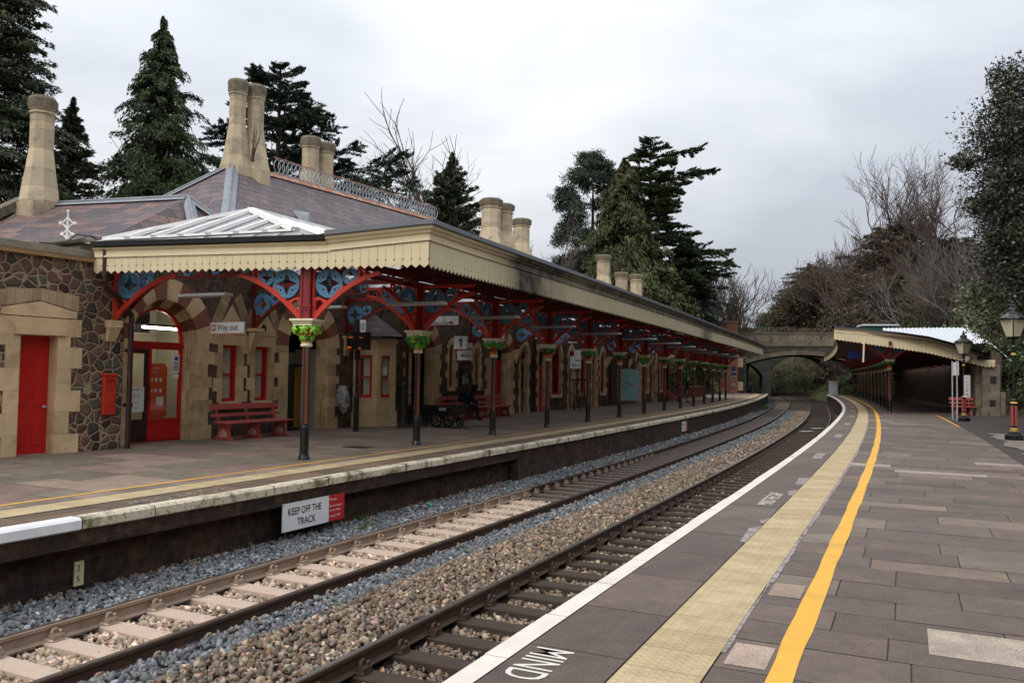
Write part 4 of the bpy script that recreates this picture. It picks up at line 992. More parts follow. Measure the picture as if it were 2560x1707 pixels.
# chimneys
def chimney(name_label, stacks, ztop, zbase, r=.30, flare=1.0, both=True, wid=None):
    mb = MB(); n = 8
    for (u, yy) in stacks:
        H_ = ztop - zbase
        q_ = [(r * 1.95 * flare, -1.6), (r * 1.95 * flare, 0), (r * (1 + .58 * flare), H_ * .14), (r * (1 + .28 * flare), H_ * .31), (r * 1.0, H_ * .50), (r, H_ * .58), (r, H_ * .68), (r, H_ * .76), (r, H_ * .83)]
        for a_, b_ in zip(q_, q_[1:]): mb.lathe([a_, (b_[0], b_[1] - .006)], n, 0, tn(.16), (u, yy, zbase), PI / 8)
        prof = [(r, H_ * .828), (r * 1.12, H_ * .835), (r * 1.12, H_ * .85), (r * .99, H_ * .855), (r * .99, H_ - .42), (r * 1.16, H_ - .40), (r * 1.16, H_ - .37)]
        mb.lathe(prof, n, 0, tn(.05), (u, yy, zbase), PI / 8)
        mb.lathe([(r * 1.22, H_ - .37), (r * 1.26, H_ - .1), (r * 1.05, H_), (r * .7, H_ + .01)], n, 1, 1., (u, yy, zbase), PI / 8)
        mb.lathe([(r * .6, H_ + .02), (r * .6, H_ + .022)], n, 2, 1., (u, yy, zbase), PI / 8)
    c = sum((Vector((*s_, 0)) for s_ in stacks), Vector()) / len(stacks)
    bw = wid or (r * 3.0 + .6 * (len(stacks) - 1))
    mb.box((c.x, c.y, zbase - 1.2), (bw, r * 2.8, 2.3), 0, .95)
    o_ = mb.build('chimney', ['chimney_stone', 'chimney_lichen', 'dark_room'], st, bevel=.012); o_['label'] = name_label; return o_
chimney('pair of joined octagonal stone chimneys on the near roof end', [(7.35, 4.1), (7.99, 3.88)], 11.85, 8.75, .30)
mb = MB(); base = Vector((7.5, 3.55, 9.0))
for q in range(9):
    pts = [base + Vector((rnd.uniform(-.08, .08), -.05, 0))]
    for k_ in range(5): pts.append(pts[-1] + Vector((rnd.uniform(-.06, .13), rnd.uniform(-.02, .03), rnd.uniform(.15, .34))))
    mb.tube(pts, [.018, .015, .012, .01, .008, .005], 4)
cl = mb.build('dead_creeper', 'twig_russet', st); cl['label'] = 'dead brown creeper climbing between the two flues'
chimney('pair of stone chimneys rising behind the ridge', [(13.0, 5.6), (13.95, 5.6)], 11.55, 8.7, .36)
chimney('pair of stone chimneys standing far along the roof', [(28.4, 5.1), (30.0, 5.1)], 12.0, 8.6, .56)
chimney('single stone chimney beside the far pair', [(33.2, 5.4)], 11.7, 8.6, .52)
chimney('single stone chimney near the far roof end', [(47.6, 5.0)], 11.35, 8.0, .52)
chimney('lower of the two stub chimneys', [(50.9, 4.6)], 10.35, 7.2, .5)
chimney('last stub chimney at the far end of the roof', [(55.6, 4.8)], 10.75, 7.2, .52)
chimney('tall lichened single chimney on the left gable', [(2.06, 6.72)], 9.95, 6.75, .335, .84)
# downpipes on the facade
for u, r_, z1 in ((11.95, .055, 4.6), (23.4, .06, 4.6), (34.84, .06, 4.6), (48.2, .07, 4.6)):
    mb = MB(); mb.tube([(u, -.09, ZB), (u, -.09, z1)], r_, 8)
    for z in (.9, 2.1, 3.2): mb.tube([(u, -.09, z), (u, -.09, z + .07)], r_ * 1.35, 8)
    mb.build('downpipe', 'dark_maroon', st)
# stone corbels carrying the canopy brackets
for u in (4.0, 8.35, 12.7, 17.0, 21.4, 25.75 - .55, 30.1 - .55, 34.4, 38.8, 43.1, 47.4):
    mb = MB(); mb.hexa([(u - .13, -.02, 2.35), (u + .13, -.02, 2.35), (u + .13, -.02, 2.88), (u - .13, -.02, 2.88)], [(u - .09, -.03, 2.3), (u + .09, -.03, 2.3), (u + .15, -.30, 2.85), (u - .15, -.30, 2.85)]); mb.box((u, -.15, 2.93), (.36, .36, .09)); mb.build('corbel', 'ashlar', st, fixn=True)

# ------------------------------------------------------------------ stone outbuilding with the red door (local x away from the camera, y into the wall)
OB0 = Vector((-8.95, 18.9, 0)); TO = .5308; RZO = PI / 2 - TO
ob = thing('stone_outbuilding', 'rubble stone wall block with a red door and moulded coping at the left', 'building', OB0, RZO)
hl = hole(-2.38, -1.52, -.2, 2.48, 'flat')
mb = MB(); mb.plate([(-9, -.5), (0, -.5), (0, 4.12), (-9, 4.12)], [hl], 0, .4); mb.box((-.2, 1.5, 1.8), (.4, 2.3, 4.62)); mb.box((-4.5, 2.6, 1.8), (9, .3, 4.6)); mb.build('wall', 'rubble_light', ob, fixn=True)
mb = MB(); mb.hexa([(-9.1, -.10, 4.12), (.12, -.10, 4.12), (.12, -.16, 4.2), (-9.1, -.16, 4.2)], [(-9.1, .55, 4.12), (.12, .55, 4.12), (.12, .55, 4.2), (-9.1, .55, 4.2)], 0); mb.hexa([(-9.1, -.19, 4.2), (.14, -.19, 4.2), (.14, -.12, 4.36), (-9.1, -.12, 4.36)], [(-9.1, .6, 4.2), (.14, .6, 4.2), (.14, .6, 4.42), (-9.1, .6, 4.42)], 1)
mb.build('coping', ['ashlar', 'stone_mossy'], ob, fixn=True)
mb = MB(); surround(mb, -2.34, -1.56, ZB, 2.44, 'flat', (.30, .52), .38, -.03, .34, course=.42)
mb.box((-1.95, -.05, 2.54), (1.05, .10, .17)); mb.plate([(-2.74, 2.84), (-1.15, 2.84), (-1.15, 2.98), (-1.95, 3.16), (-2.74, 2.98)], [], -.026, .1, 0, 1.05)
[mb.plate([(a, 3.0 + .19 * (1 - abs(a + 1.95) / .85)), (a + .165, 3.0 + .19 * (1 - abs(a + .165 + 1.95) / .85)), (a + .165, 3.34 + .1 * (1 - abs(a + .165 + 1.95) / .85)), (a, 3.34 + .1 * (1 - abs(a + 1.95) / .85))], [], -.008, .1, 0, tn(.2) * .62) for a in [-2.8 + .17 * q for q in range(10)]]
surround(mb, -4.4, -3.4, .5, 2.3, 'flat', (.30, .45), .36, -.03, .3, course=.42)
mb.build('dressing', 'ashlar', ob, fixn=True)
mb = MB(); mb.box((-.33, -.10, 2.78), (.30, .24, .16)); mb.hexa([(-.46, -.02, 2.4), (-.2, -.02, 2.4), (-.2, -.02, 2.7), (-.46, -.02, 2.7)], [(-.42, -.03, 2.38), (-.24, -.03, 2.38), (-.2, -.2, 2.7), (-.46, -.2, 2.7)]); mb.build('corbel', 'ashlar', ob, fixn=True)
panel_door(-2.34, -1.56, ZB, 2.44, .27, 'red_paint', parent=ob)
mb = MB(); mb.box((-.25, 1.15, 4.5), (.85, .9, .25)); mb.box((-.25, 1.15, 4.68), (1.05, 1.1, .12)); mb.build('pier_cap', 'stone_mossy', ob, bevel=.03)
# iron finial standing on a white lantern roof behind the coping
fi = thing('roof_finial', 'white iron cross-shaped finial on a small white roof behind the coping', 'finial', Vector((-10.67, 19.5, 4.52)), 0)
fi.scale = (.72, .72, .66)
mb = MB(); mb.lathe([(.75, 0), (.5, .16), (.12, .34), (.05, .36)], 16); mb.build('cap', 'white_paint', fi)
mb = MB(); mb.tube([(0, 0, .3), (0, 0, .75), (0, 0, 1.5)], [.05, .035, .02], 8); mb.lathe([(.0, 1.44), (.05, 1.5), (.0, 1.58)], 8)
for z, r_ in ((1.08, .24), (.68, .18)):
    for sd in (-1, 1):
        for pts in ([(0, 0, z - .22), (sd * r_ * .5, 0, z - .07), (sd * r_, 0, z)], [(0, 0, z + .2), (sd * r_ * .45, 0, z + .06), (sd * r_, 0, z)]): mb.tube(pts, .026, 5)
        mb.box((sd * r_, 0, z), (.09, .05, .09), mat=Matrix.Rotation(PI / 4, 3, 'Y'))
mb.build('cross', 'white_paint', fi)
# cable hanging from the roof, wall letter box, downpipe at the corner
cb = MB(); R3 = Matrix.Rotation(RZO, 3, 'Z')
mb = MB(); mb.tube([OB0 + R3 @ Vector(q) for q in ((-1.9, .2, 4.42), (-1.3, .3, 4.5), (-.9, .5, 4.78), (-.3, .9, 4.85), (.6, 1.2, 4.6))], .018, 5); mb.tube([OB0 + R3 @ Vector(q) for q in ((-1.7, .1, 4.42), (-1.0, .2, 4.62), (-.6, .5, 4.8), (.2, .9, 4.8))], .014, 5); o_ = mb.build('roof_cable', 'black_iron'); tag(o_, 'black cables looping over the stone coping beside the canopy', 'cable')
lb = thing('wall_letter_box', 'slim red wall letter box on the rubble stone wall', 'letter box', OB0 + R3 @ Vector((-.37, -.02, 1.19)), RZO)
mb = MB(); mb.box((0, -.04, 0), (.30, .10, .92)); mb.box((0, -.05, .44), (.33, .13, .06)); mb.build('case', 'vermilion_paint', lb, bevel=.012)
mb = MB(); mb.box((0, -.10, .33), (.25, .05, .035)); mb.build('slot_hood', 'red_paint', lb)
mb = MB(); mb.box((0, -.095, -.1), (.2, .012, .28)); [mb.box((0, -.097, .20 - q * .07), (.17, .01, .012)) for q in range(3)]; mb.build('door', 'vermilion_paint', lb, bevel=.006)
dp = thing('downpipe', 'dark maroon downpipe in the corner beside the ticket office arch', 'downpipe', OB0 + R3 @ Vector((.10, -.12, ZL)), RZO)
mb = MB(); mb.tube([(0, 0, 0), (0, 0, 2.9), (0, 0, 3.05), (-.3, -.08, 3.35), (-.8, -.22, 3.62), (-.87, -.27, 3.75), (-.87, -.27, 4.55)], .062, 10); mb.build('pipe', 'dark_maroon', dp)
for z in (.95, 2.2): mb = MB(); mb.tube([(0, 0, z), (0, 0, z + .09)], .085, 10); mb.box((.02, .08, z + .045), (.22, .03, .07)); mb.build('collar', 'dark_maroon', dp)
for z in (3.85, 4.42): mb = MB(); mb.tube([(-.87, -.27, z), (-.87, -.27, z + .1)], .088, 10); mb.build('collar', 'dark_maroon', dp)
# ------------------------------------------------------------------ canopies
EA, EB = Vector((-9.28, 18.08, 0)), Vector((-1.67, 16.14, 0))
OVS = [15.0, 17.3, 24.3, 36.7, 50, 62, 78]; OVO = [3.87, 3.98, 4.15, 4.38, 4.6, 4.4, 3.97]
def OV(s): return float(np.interp(s, OVS, OVO))
def path_end(a, b, n):
    """positions and outward normals along a straight end line seen from the camera"""
    d = (b - a).normalized(); nr = Vector((d.y, -d.x, 0))
    return [(a + (b - a) * i / n, nr) for i in range(n + 1)]
def path_side(ofun, s0, s1, n, sgn=1):
    r = []
    for i in range(n + 1):
        s = s0 + (s1 - s0) * i / n; th = TH(s); p = P(s, ofun(s)); q = P(s + .2, ofun(s + .2)); d = (q - p).normalized(); r.append((p, Vector((d.y, -d.x, 0)) * sgn))
    return r
def boards(mb, path, zbot, ztop, tooth=.07, hole_r=.016, hz=.17, soot=None, thick=.022, keyhole=False):
    """tongued valance boards with pointed ends, drilled at the joints"""
    for i in range(len(path) - 1):
        (p0, n0), (p1, n1) = path[i], path[i + 1]; d = p1 - p0; L = d.length; d = d / L; nr = (n0 + n1).normalized()
        zb0, zb1 = zbot(i), zbot(i + 1); zt0, zt1 = ztop(i), ztop(i + 1)
        g = .003
        near = (p0 - Vector((0, 0, 0))).length < 34
        lft = [(g, zt0), (g, zb0 + tooth)]; rgt = [(L - g, zb1 + tooth), (L - g, zt1)]
        if near:
            hr = hole_r
            lft = [(g, zt0), (g, zb0 + hz + hr)] + [(g + hr * math.sin(PI * k_ / 4), zb0 + hz + hr * math.cos(PI * k_ / 4)) for k_ in range(1, 4)] + [(g, zb0 + hz - hr)]
            rgt = [(L - g, zb1 + hz - hr)] + [(L - g - hr * math.sin(PI * k_ / 4), zb1 + hz - hr * math.cos(PI * k_ / 4)) for k_ in range(1, 4)] + [(L - g, zb1 + hz + hr), (L - g, zt1)]
            if keyhole:
                h2 = hz + .10
                lft = lft[:1] + [(g, zb0 + h2 + hr)] + [(g + hr * math.sin(PI * k_ / 4), zb0 + h2 + hr * math.cos(PI * k_ / 4)) for k_ in range(1, 4)] + [(g, zb0 + h2 - hr)] + lft[1:]
                rgt = rgt[:-1] + [(L - g, zb1 + h2 - hr)] + [(L - g - hr * math.sin(PI * k_ / 4), zb1 + h2 - hr * math.cos(PI * k_ / 4)) for k_ in range(1, 4)] + [(L - g, zb1 + h2 + hr)] + rgt[-1:]
            lft.append((g, zb0 + tooth)); rgt = [(L - g, zb1 + tooth)] + rgt
        pts = lft + [(L / 2, (zb0 + zb1) / 2)] + rgt
        n_before = len(mb.v)
        mb.plate(pts, [], 0, thick, 0, 1.0, lambda a, y, z: p0 + d * a - nr * y + Vector((0, 0, z)))
        if mb.soot is not None: mb.soot.extend([soot(i + .5) if soot else 0.0] * (len(mb.v) - n_before))
def moulding(mb, path, prof, dz=None, mi=0, soot=None):
    """prof: list of (out, z) swept along the path"""
    for i in range(len(path) - 1):
        for (o0, z0), (o1, z1) in zip(prof, prof[1:]):
            a, b = dz(i) if dz else 0, dz(i + 1) if dz else 0
            nb = len(mb.v)
            mb.poly([path[i][0] + path[i][1] * o0 + Vector((0, 0, z0 + a)), path[i + 1][0] + path[i + 1][1] * o0 + Vector((0, 0, z0 + b)), path[i + 1][0] + path[i + 1][1] * o1 + Vector((0, 0, z1 + b)), path[i][0] + path[i][1] * o1 + Vector((0, 0, z1 + a))], mi)
            if mb.soot is not None: mb.soot.extend([soot(i), soot(i + 1), soot(i + 1), soot(i)] if soot else [0.0] * 4)
cp = thing('platform_canopy', 'long cream canopy with toothed valance along the left platform', 'canopy', P(40, 6.6, ZL))
CO = cp.location
S0, S1 = 15.0, 78.0
NB = 360
front = path_side(OV, S0, S1, NB)
def soot_s(i):
    s = S0 + (S1 - S0) * i / NB
    g = lambda c, w: math.exp(-((s - c) / w) ** 2)
    return min(1, .93 * g(20.1, .9) + .42 * g(21.8, 1.5) + .12 * g(19, 1.6) + .55 * g(46.5, 1.8) + .25 * sm(22, 26, s) * .8 + .12 * sm(17, 19, s))
Lend = (EB - EA).length; ne = 43
end = path_end(EA, EB, ne)
xs = lambda i: Lend * i / ne
STEP = 5.30 + .28
dzr = lambda i: .165 * max(0, (xs(i) - STEP)) / (Lend - STEP)
mb = MB(); mb.soot = []
boards(mb, end, lambda i: 3.855, lambda i: 4.22 + (dzr(i) if xs(i) > STEP else 0), .068)
boards(mb, front, lambda i: 3.855, lambda i: 4.40, .068, soot=soot_s)
va = mb.build('valance', 'valance_paint', cp, org=CO, fixn=True)
mi_n = (end[-1][1] + front[0][1]); mi_n = mi_n / (1 + end[-1][1].dot(front[0][1])); end[-1] = (EB.copy(), mi_n); front[0] = (EB.copy(), mi_n)
ks = next(i for i in range(ne + 1) if xs(i) > STEP)
left_, right_ = end[:ks + 1], end[ks:]
mb = MB(); mb.soot = []
moulding(mb, left_, [(0, 4.22), (.03, 4.215), (.03, 4.25), (.012, 4.27), (.012, 4.345), (.06, 4.39), (.085, 4.42), (.0, 4.43)])
dz2 = lambda i: dzr(i + ks)
frp = [(0, 4.235), (.03, 4.23), (.03, 4.262), (.012, 4.282), (.012, 4.375), (.05, 4.385), (.07, 4.43), (.12, 4.46), (.14, 4.51), (.0, 4.515)]
moulding(mb, right_, frp, dz2); moulding(mb, front, [(o, z + .165) for o, z in frp], soot=lambda i: min(1, soot_s(i) * 1.3 + .5 * sm(4, 60, i)))
mb.poly([right_[0][0] + right_[0][1] * o + Vector((0, 0, z)) for o, z in [(0, 4.515), (0, 4.23), (.03, 4.23), (.03, 4.26), (.012, 4.28), (.012, 4.375), (.05, 4.385), (.12, 4.46), (.14, 4.51)]]); mb.soot.extend([0.0] * 9)
mb.build('fascia', 'valance_paint', cp, org=CO, fixn=True)
mb = MB(); fl = [(0, 4.515), (.165, 4.512), (.18, 4.53), (.17, 4.625), (.0, 4.645), (-.5, 4.64)]
moulding(mb, right_, fl, dz2); moulding(mb, front, [(o, z + .165) for o, z in fl]); mb.build('edge_flashing', 'flashing_grey', cp, org=CO, fixn=True)
mb = MB(); moulding(mb, left_, [(-.1, 4.435), (.03, 4.435), (.125, 4.45), (.135, 4.555), (.12, 4.56), (.11, 4.50), (-.1, 4.50)]); mb.poly([left_[-1][0] + left_[-1][1] * o + Vector((0, 0, z)) for o, z in [(-.1, 4.435), (.03, 4.435), (.125, 4.45), (.135, 4.555), (-.1, 4.55)]]); mb.build('gutter', 'black_paint', cp, org=CO, fixn=True)
# outer flat roof over the columns, boarded soffit below
mb = MB(); sb = MB(); ss = stations(15.2, S1, 1.5)
for a, b in zip(ss, ss[1:]):
    mb.poly([P(a, OV(a) + .2, 4.80), P(b, OV(b) + .2, 4.80), P(b, 7.15, 4.70), P(a, 7.15, 4.70)])
    sb.poly([P(a, OV(a) + .03, 4.52), P(b, OV(b) + .03, 4.52), P(b, 6.9, 4.46), P(a, 6.9, 4.46)])
e0 = lambda x, z: EA + (EB - EA) * (x / Lend) + Vector((0, 0, z))
mb.poly([e0(STEP + .3, 4.66), e0(Lend - .05, 4.80), P(15.2, OV(15.2) + .2, 4.80), P(15.2, 7.15, 4.70)]); sb.poly([e0(STEP, 4.45), e0(Lend - .05, 4.50), P(15.2, OV(15.2) + .03, 4.52), P(15.2, 6.9, 4.46)])
mb.build('flat_roof', 'lead_grey', cp, org=CO, fixn=True)
for o in (4.75, 5.3, 5.9):
    for a, b in zip(ss, ss[1:]): sb.hexa([P(a, o - .05, 4.36), P(a, o + .05, 4.36), P(a, o + .05, 4.5), P(a, o - .05, 4.5)], [P(b, o - .05, 4.36), P(b, o + .05, 4.36), P(b, o + .05, 4.5), P(b, o - .05, 4.5)])
sb.build('soffit', 'soffit_red', cp, org=CO, fixn=True)
# glazed ridge roof between the columns and the building
EL = [W(-1.40, .72, 4.60), W(-.50, 5.42, 4.66)]
AP = W(1.15, 2.6, 5.60); RE = W(46.5, 2.6, 5.60)
def col_n(u):                       # inner eave follows the columns
    return 5.45 - .016 * u - .00062 * u * u
mb = MB(); wb_ = MB(); db = MB()
mb.poly([EL[0], EL[1], AP])
us = [-.5, 2, 4, 6, 9, 12, 16, 20, 25, 30, 36, 42, 46.5]
GLZ = 10.5
for a, b in zip(us, us[1:]):
    ra, rb = (W(max(a, 1.15), 2.6, 5.60), W(b, 2.6, 5.60))
    q = [W(a, col_n(a), 4.66), W(b, col_n(b), 4.66), rb, ra]; l_ = [W(a - (.9 if a < 0 else 0), .06, 4.60), W(b, .06, 4.60), rb, ra]
    (wb_ if a < 6 else db).poly(q)
    if a < 9: mb.poly(l_)
    else:
        n_ = int((b - a) / 2.1) + 1
        for k_ in range(n_):
            c0, c1, c2 = a + (b - a) * k_ / n_, a + (b - a) * (k_ + .36) / n_, a + (b - a) * (k_ + 1) / n_
            db.poly([W(c0, 1.25, 5.068), W(c2, 1.25, 5.068), W(c2, 2.6, 5.60), W(c0, 2.6, 5.60)]); mb.poly([W(c0, .06, 4.60), W(c2, .06, 4.60), W(c2, 1.25, 5.068), W(c0, 1.25, 5.068)])  # low glazed strip the camera cannot see, added to bring daylight onto the facade
db.poly([P(62.5, 6.9, 4.66), P(S1, 6.9, 4.66), P(S1, 10.2, 4.66), P(62.5, 10.2, 4.66)])
gz = mb.build('glazed_roof', 'glazing', cp, org=CO); wo = wb_.build('roof_sheet', 'glazing', cp, org=CO); db.build('roof_boarding', 'soffit_red', cp, org=CO)
mb = MB()                           # white glazing bars
def bar(a, b, w=.055, h=.075):
    a, b = Vector(a), Vector(b); d = (b - a).normalized(); sd = d.cross(Vector((0, 0, 1))).normalized(); u_ = sd.cross(d)
    mb.hexa([a - sd * w, a + sd * w, a + sd * w * .8 + u_ * h, a - sd * w * .8 + u_ * h], [b - sd * w, b + sd * w, b + sd * w * .8 + u_ * h, b - sd * w * .8 + u_ * h])
lift = Vector((0, 0, .01))
for q in range(1, 7):
    t_ = q / 7; e = EL[0].lerp(EL[1], t_)
    # up the slope, square to the eave until the hip is met
    tip = EL[0].lerp(AP, t_ / .42) if t_ < .42 else EL[1].lerp(AP, (1 - t_) / .58)
    o_ = (EL[0] - EL[1]).normalized().cross(Vector((0, 0, 1))); o_ = -o_ if o_.dot(Vector((0, 1, 0))) > 0 else o_
    bar(e + lift + o_ * .08, tip + lift)
bar(EL[0] + lift, AP + lift, .07, .09); bar(EL[1] + lift, AP + lift, .10, .10); bar(AP + lift, RE + lift, .09, .1); bar(EL[0] + lift * 2, EL[1] + lift * 2, .05, .05)
u = 1.0
while u < 11:
    bar(W(u, .06, 4.62), W(max(u, 1.2), 2.6, 5.62)); bar(W(u, col_n(u), 4.68), W(max(u, 1.2), 2.6, 5.62), .09, .05); u += .62
mb.build('glazing_bar', 'white_paint', gz, org=CO, fixn=True)
# longitudinal girders and purlins
mb = MB(); ss = stations(15.0, 72, 1.1)
for a, b in zip(ss, ss[1:]):
    for z, h in ((4.22, .16), (3.98, .05)):
        mb.hexa([P(a, 6.55, z - h / 2), P(a, 6.69, z - h / 2), P(a, 6.69, z + h / 2), P(a, 6.55, z + h / 2)], [P(b, 6.55, z - h / 2), P(b, 6.69, z - h / 2), P(b, 6.69, z + h / 2), P(b, 6.55, z + h / 2)])
    mb.tube([P(a, 6.62, 4.0), P((a + b) / 2, 6.62, 4.14)], .018, 4); mb.tube([P((a + b) / 2, 6.62, 4.14), P(b, 6.62, 4.0)], .018, 4)
for n in (1.3, 2.6, 4.0):
    z = 4.90 if n != 2.6 else 5.38
    mb.box(W(25, n, z), (43, .09, .16), rz=RZF)
mb.build('girder', 'iron_red', cp, org=CO, fixn=True)

# ---- the iron columns (local x along the line, y towards the building)
def ring_star(mb, cx, cz, r, y, t, mi=0, k_=4):
    star = []
    for i in range(8 * 1):
        a = PI / 2 + i * PI / 4; rr = r * .84 if i % 2 == 0 else r * .34
        star.append((cx + rr * math.cos(a), cz + rr * math.sin(a)))
    hs = [star]
    for i in range(4):
        for da, rr, hr in ((0, .62, .085), (-.33, .77, .045), (.33, .77, .045)):
            a = PI / 4 + i * PI / 2 + da; hs.append(circ(cx + r * rr * math.cos(a), cz + r * rr * math.sin(a), r * hr, 6))
    mb.plate(circ(cx, cz, r, 28), hs, y - t / 2, y + t / 2, mi)
    n = 28                           # raised rim
    for q in range(n):
        a0, a1 = 2 * PI * q / n, 2 * PI * (q + 1) / n
        for yy in (-1, 1):
            mb.poly([(cx + r * math.cos(a0), y + yy * t * .8, cz + r * math.sin(a0)), (cx + r * math.cos(a1), y + yy * t * .8, cz + r * math.sin(a1)), (cx + r * .9 * math.cos(a1), y + yy * t * .8, cz + r * .9 * math.sin(a1)), (cx + r * .9 * math.cos(a0), y + yy * t * .8, cz + r * .9 * math.sin(a0))], mi)
        mb.poly([(cx + r * math.cos(a0), y - t * .8, cz + r * math.sin(a0)), (cx + r * math.cos(a1), y - t * .8, cz + r * math.sin(a1)), (cx + r * math.cos(a1), y + t * .8, cz + r * math.sin(a1)), (cx + r * math.cos(a0), y + t * .8, cz + r * math.sin(a0))], mi)
def rib_pts(): return [(.12, 2.90), (.30, 3.09), (.52, 3.29), (.75, 3.47), (1.0, 3.63), (1.25, 3.75), (1.48, 3.83), (1.62, 3.86)]
def bracket_mb():
    mb = MB(); rp_ = rib_pts()
    lo = [(a + .035, z - .035) for a, z in rp_]; hi = [(a - .02, z + .035) for a, z in rp_]
    mb.plate(lo + hi[::-1], [], -.035, .035, 0)
    mb.plate([(.115, 2.92), (.165, 2.97), (.165, 4.1), (.115, 4.1)], [], -.035, .035, 0)
    mb.plate([(.165, 3.99), (1.62, 3.99), (1.62, 4.06), (.165, 4.06)], [], -.05, .05, 0)
    # pierced web under the rings
    mb.plate([(.165, 3.01), (.30, 3.13), (.47, 3.29), (.30, 3.36), (.165, 3.36)], [[(.195, 3.07), (.30, 3.165), (.37, 3.25), (.30, 3.31), (.195, 3.31)]], -.022, .022, 0)
    mb.tube([(.165, 0, 3.30), (.22, 0, 3.36), (.30, 0, 3.345), (.36, 0, 3.27)], .022, 6)
    mb.plate([(.62, 3.40), (.86, 3.56), (.80, 3.62), (.72, 3.56)], [], -.02, .02, 0); mb.plate([(1.05, 3.68), (1.3, 3.79), (1.3, 3.99), (1.12, 3.99), (1.14, 3.84)], [[(1.18, 3.78), (1.26, 3.82), (1.26, 3.94), (1.18, 3.94)]], -.02, .02, 0)
    return mb
def roundel_mb(small): mb = MB(); ring_star(mb, *((.96, 3.80, .175) if small else (.49, 3.66, .305)), 0, .035); return mb
def leaf_blob(mb, c, nrm, size, mi, lobes=5):
    """a flat lobed leaf standing out from the capital"""
    nrm = Vector(nrm).normalized(); u_ = nrm.cross(Vector((0, 0, 1))).normalized(); v_ = u_.cross(nrm); c = Vector(c); pts = []
    n = lobes * 4; ph = rnd.uniform(0, 6)
    for i in range(n):
        a = 2 * PI * i / n; r = size * (.72 + .28 * math.cos(lobes * a + ph))
        pts.append(c + u_ * r * math.cos(a) + v_ * r * math.sin(a) - nrm * r * .25)
    top = c + nrm * size * .22; i0 = len(mb.v); mb.v.extend([tuple(p) for p in pts] + [tuple(top), tuple(c - nrm * size * .3)])
    for i in range(n):
        mb.f.append((i0 + i, i0 + (i + 1) % n, i0 + n)); mb.m.append(mi); mb.t.append(1.); mb.f.append((i0 + (i + 1) % n, i0 + i, i0 + n + 1)); mb.m.append(mi); mb.t.append(1.)
CAPM = ['cream_trim', 'vermilion_paint', 'gold_paint', 'leaf_lime', 'leaf_green', 'leaf_dark', 'navy_paint', 'crimson_paint']
def capital_mbs(kind):
    a = MB()                          # abacus and necking
    for z, h, w in ((2.885, .05, .27), (2.84, .045, .235), (2.79, .055, .215)): a.box((0, 0, z), (w * 2, w * 2, h), 0)
    a.lathe([(.085, 2.33), (.125, 2.345), (.13, 2.37), (.11, 2.385), (.12, 2.40), (.09, 2.42)], 16, 0)
    b = MB(); b.lathe([(.085, 2.41), (.105, 2.44), (.10, 2.52), (.12, 2.62), (.19, 2.74), (.21, 2.77)], 12, mis=[2, 1, 1, 1, 6, 6])
    for i in range(10):
        an = 2 * PI * i / 10; b.lathe([(.0, 0), (.022, .01), (.018, .06), (.0, .11)], 6, 2, c=(.10 * math.cos(an), .10 * math.sin(an), 2.42))
    l = MB()
    if kind == 0:
        for i in range(8):
            an = 2 * PI * i / 8 + .2; r = .24 + .07 * (i % 2); leaf_blob(l, (r * math.cos(an), r * math.sin(an), 2.70), (math.cos(an), math.sin(an), .1), .125, 3)
        for i in range(10):
            an = 2 * PI * i / 10; leaf_blob(l, (.15 * math.cos(an), .15 * math.sin(an), 2.52), (math.cos(an), math.sin(an), -.1), .085, 3 if i % 3 else 5)
        for i in range(8):
            an = 2 * PI * i / 8 + .4; leaf_blob(l, (.12 * math.cos(an), .12 * math.sin(an), 2.49), (math.cos(an), math.sin(an), -.2), .06, 5)
        for i in range(4):
            an = PI / 4 + PI / 2 * i; l.tube([(.12 * math.cos(an), .12 * math.sin(an), 2.55), (.22 * math.cos(an), .22 * math.sin(an), 2.60), (.33 * math.cos(an), .33 * math.sin(an), 2.66)], [.022, .014, .008], 5, 2)
    elif kind == 1:
        for q, (z, r, n) in enumerate(((2.72, .29, 12), (2.63, .27, 11), (2.54, .20, 9))):
            for i in range(n):
                an = 2 * PI * (i + .5 * q) / n; leaf_blob(l, (r * math.cos(an), r * math.sin(an), z), (math.cos(an), math.sin(an), .25), .112, 4 if (i + q) % 3 else 3, 1)
    elif kind == 2:
        for i in range(16):
            an = 2 * PI * i / 16; z = 2.70 + .05 * (i % 2); leaf_blob(l, (.30 * math.cos(an), .30 * math.sin(an), z), (math.cos(an), math.sin(an), .2), .105, 4, 5)
        for i in range(12):
            an = 2 * PI * i / 12; l.lathe([(0, -.022), (.022, 0), (0, .022)], 6, 2, c=(.20 * math.cos(an), .20 * math.sin(an), 2.64 - .04 * (i % 2)))
        for i in range(6):
            an = 2 * PI * i / 6; leaf_blob(l, (.13 * math.cos(an), .13 * math.sin(an), 2.56), (math.cos(an), math.sin(an), -.1), .06, 5)
    else:
        for i in range(14):
            an = 2 * PI * i / 14; leaf_blob(l, (.28 * math.cos(an), .28 * math.sin(an), 2.73 - .03 * (i % 2)), (math.cos(an), math.sin(an), .3), .10, 5 if i % 2 else 4, 6)
        for i in range(8):
            an = 2 * PI * i / 8 + .3; leaf_blob(l, (.16 * math.cos(an), .16 * math.sin(an), 2.62), (math.cos(an), math.sin(an), .1), .06, 5, 7)
    return a, b, l
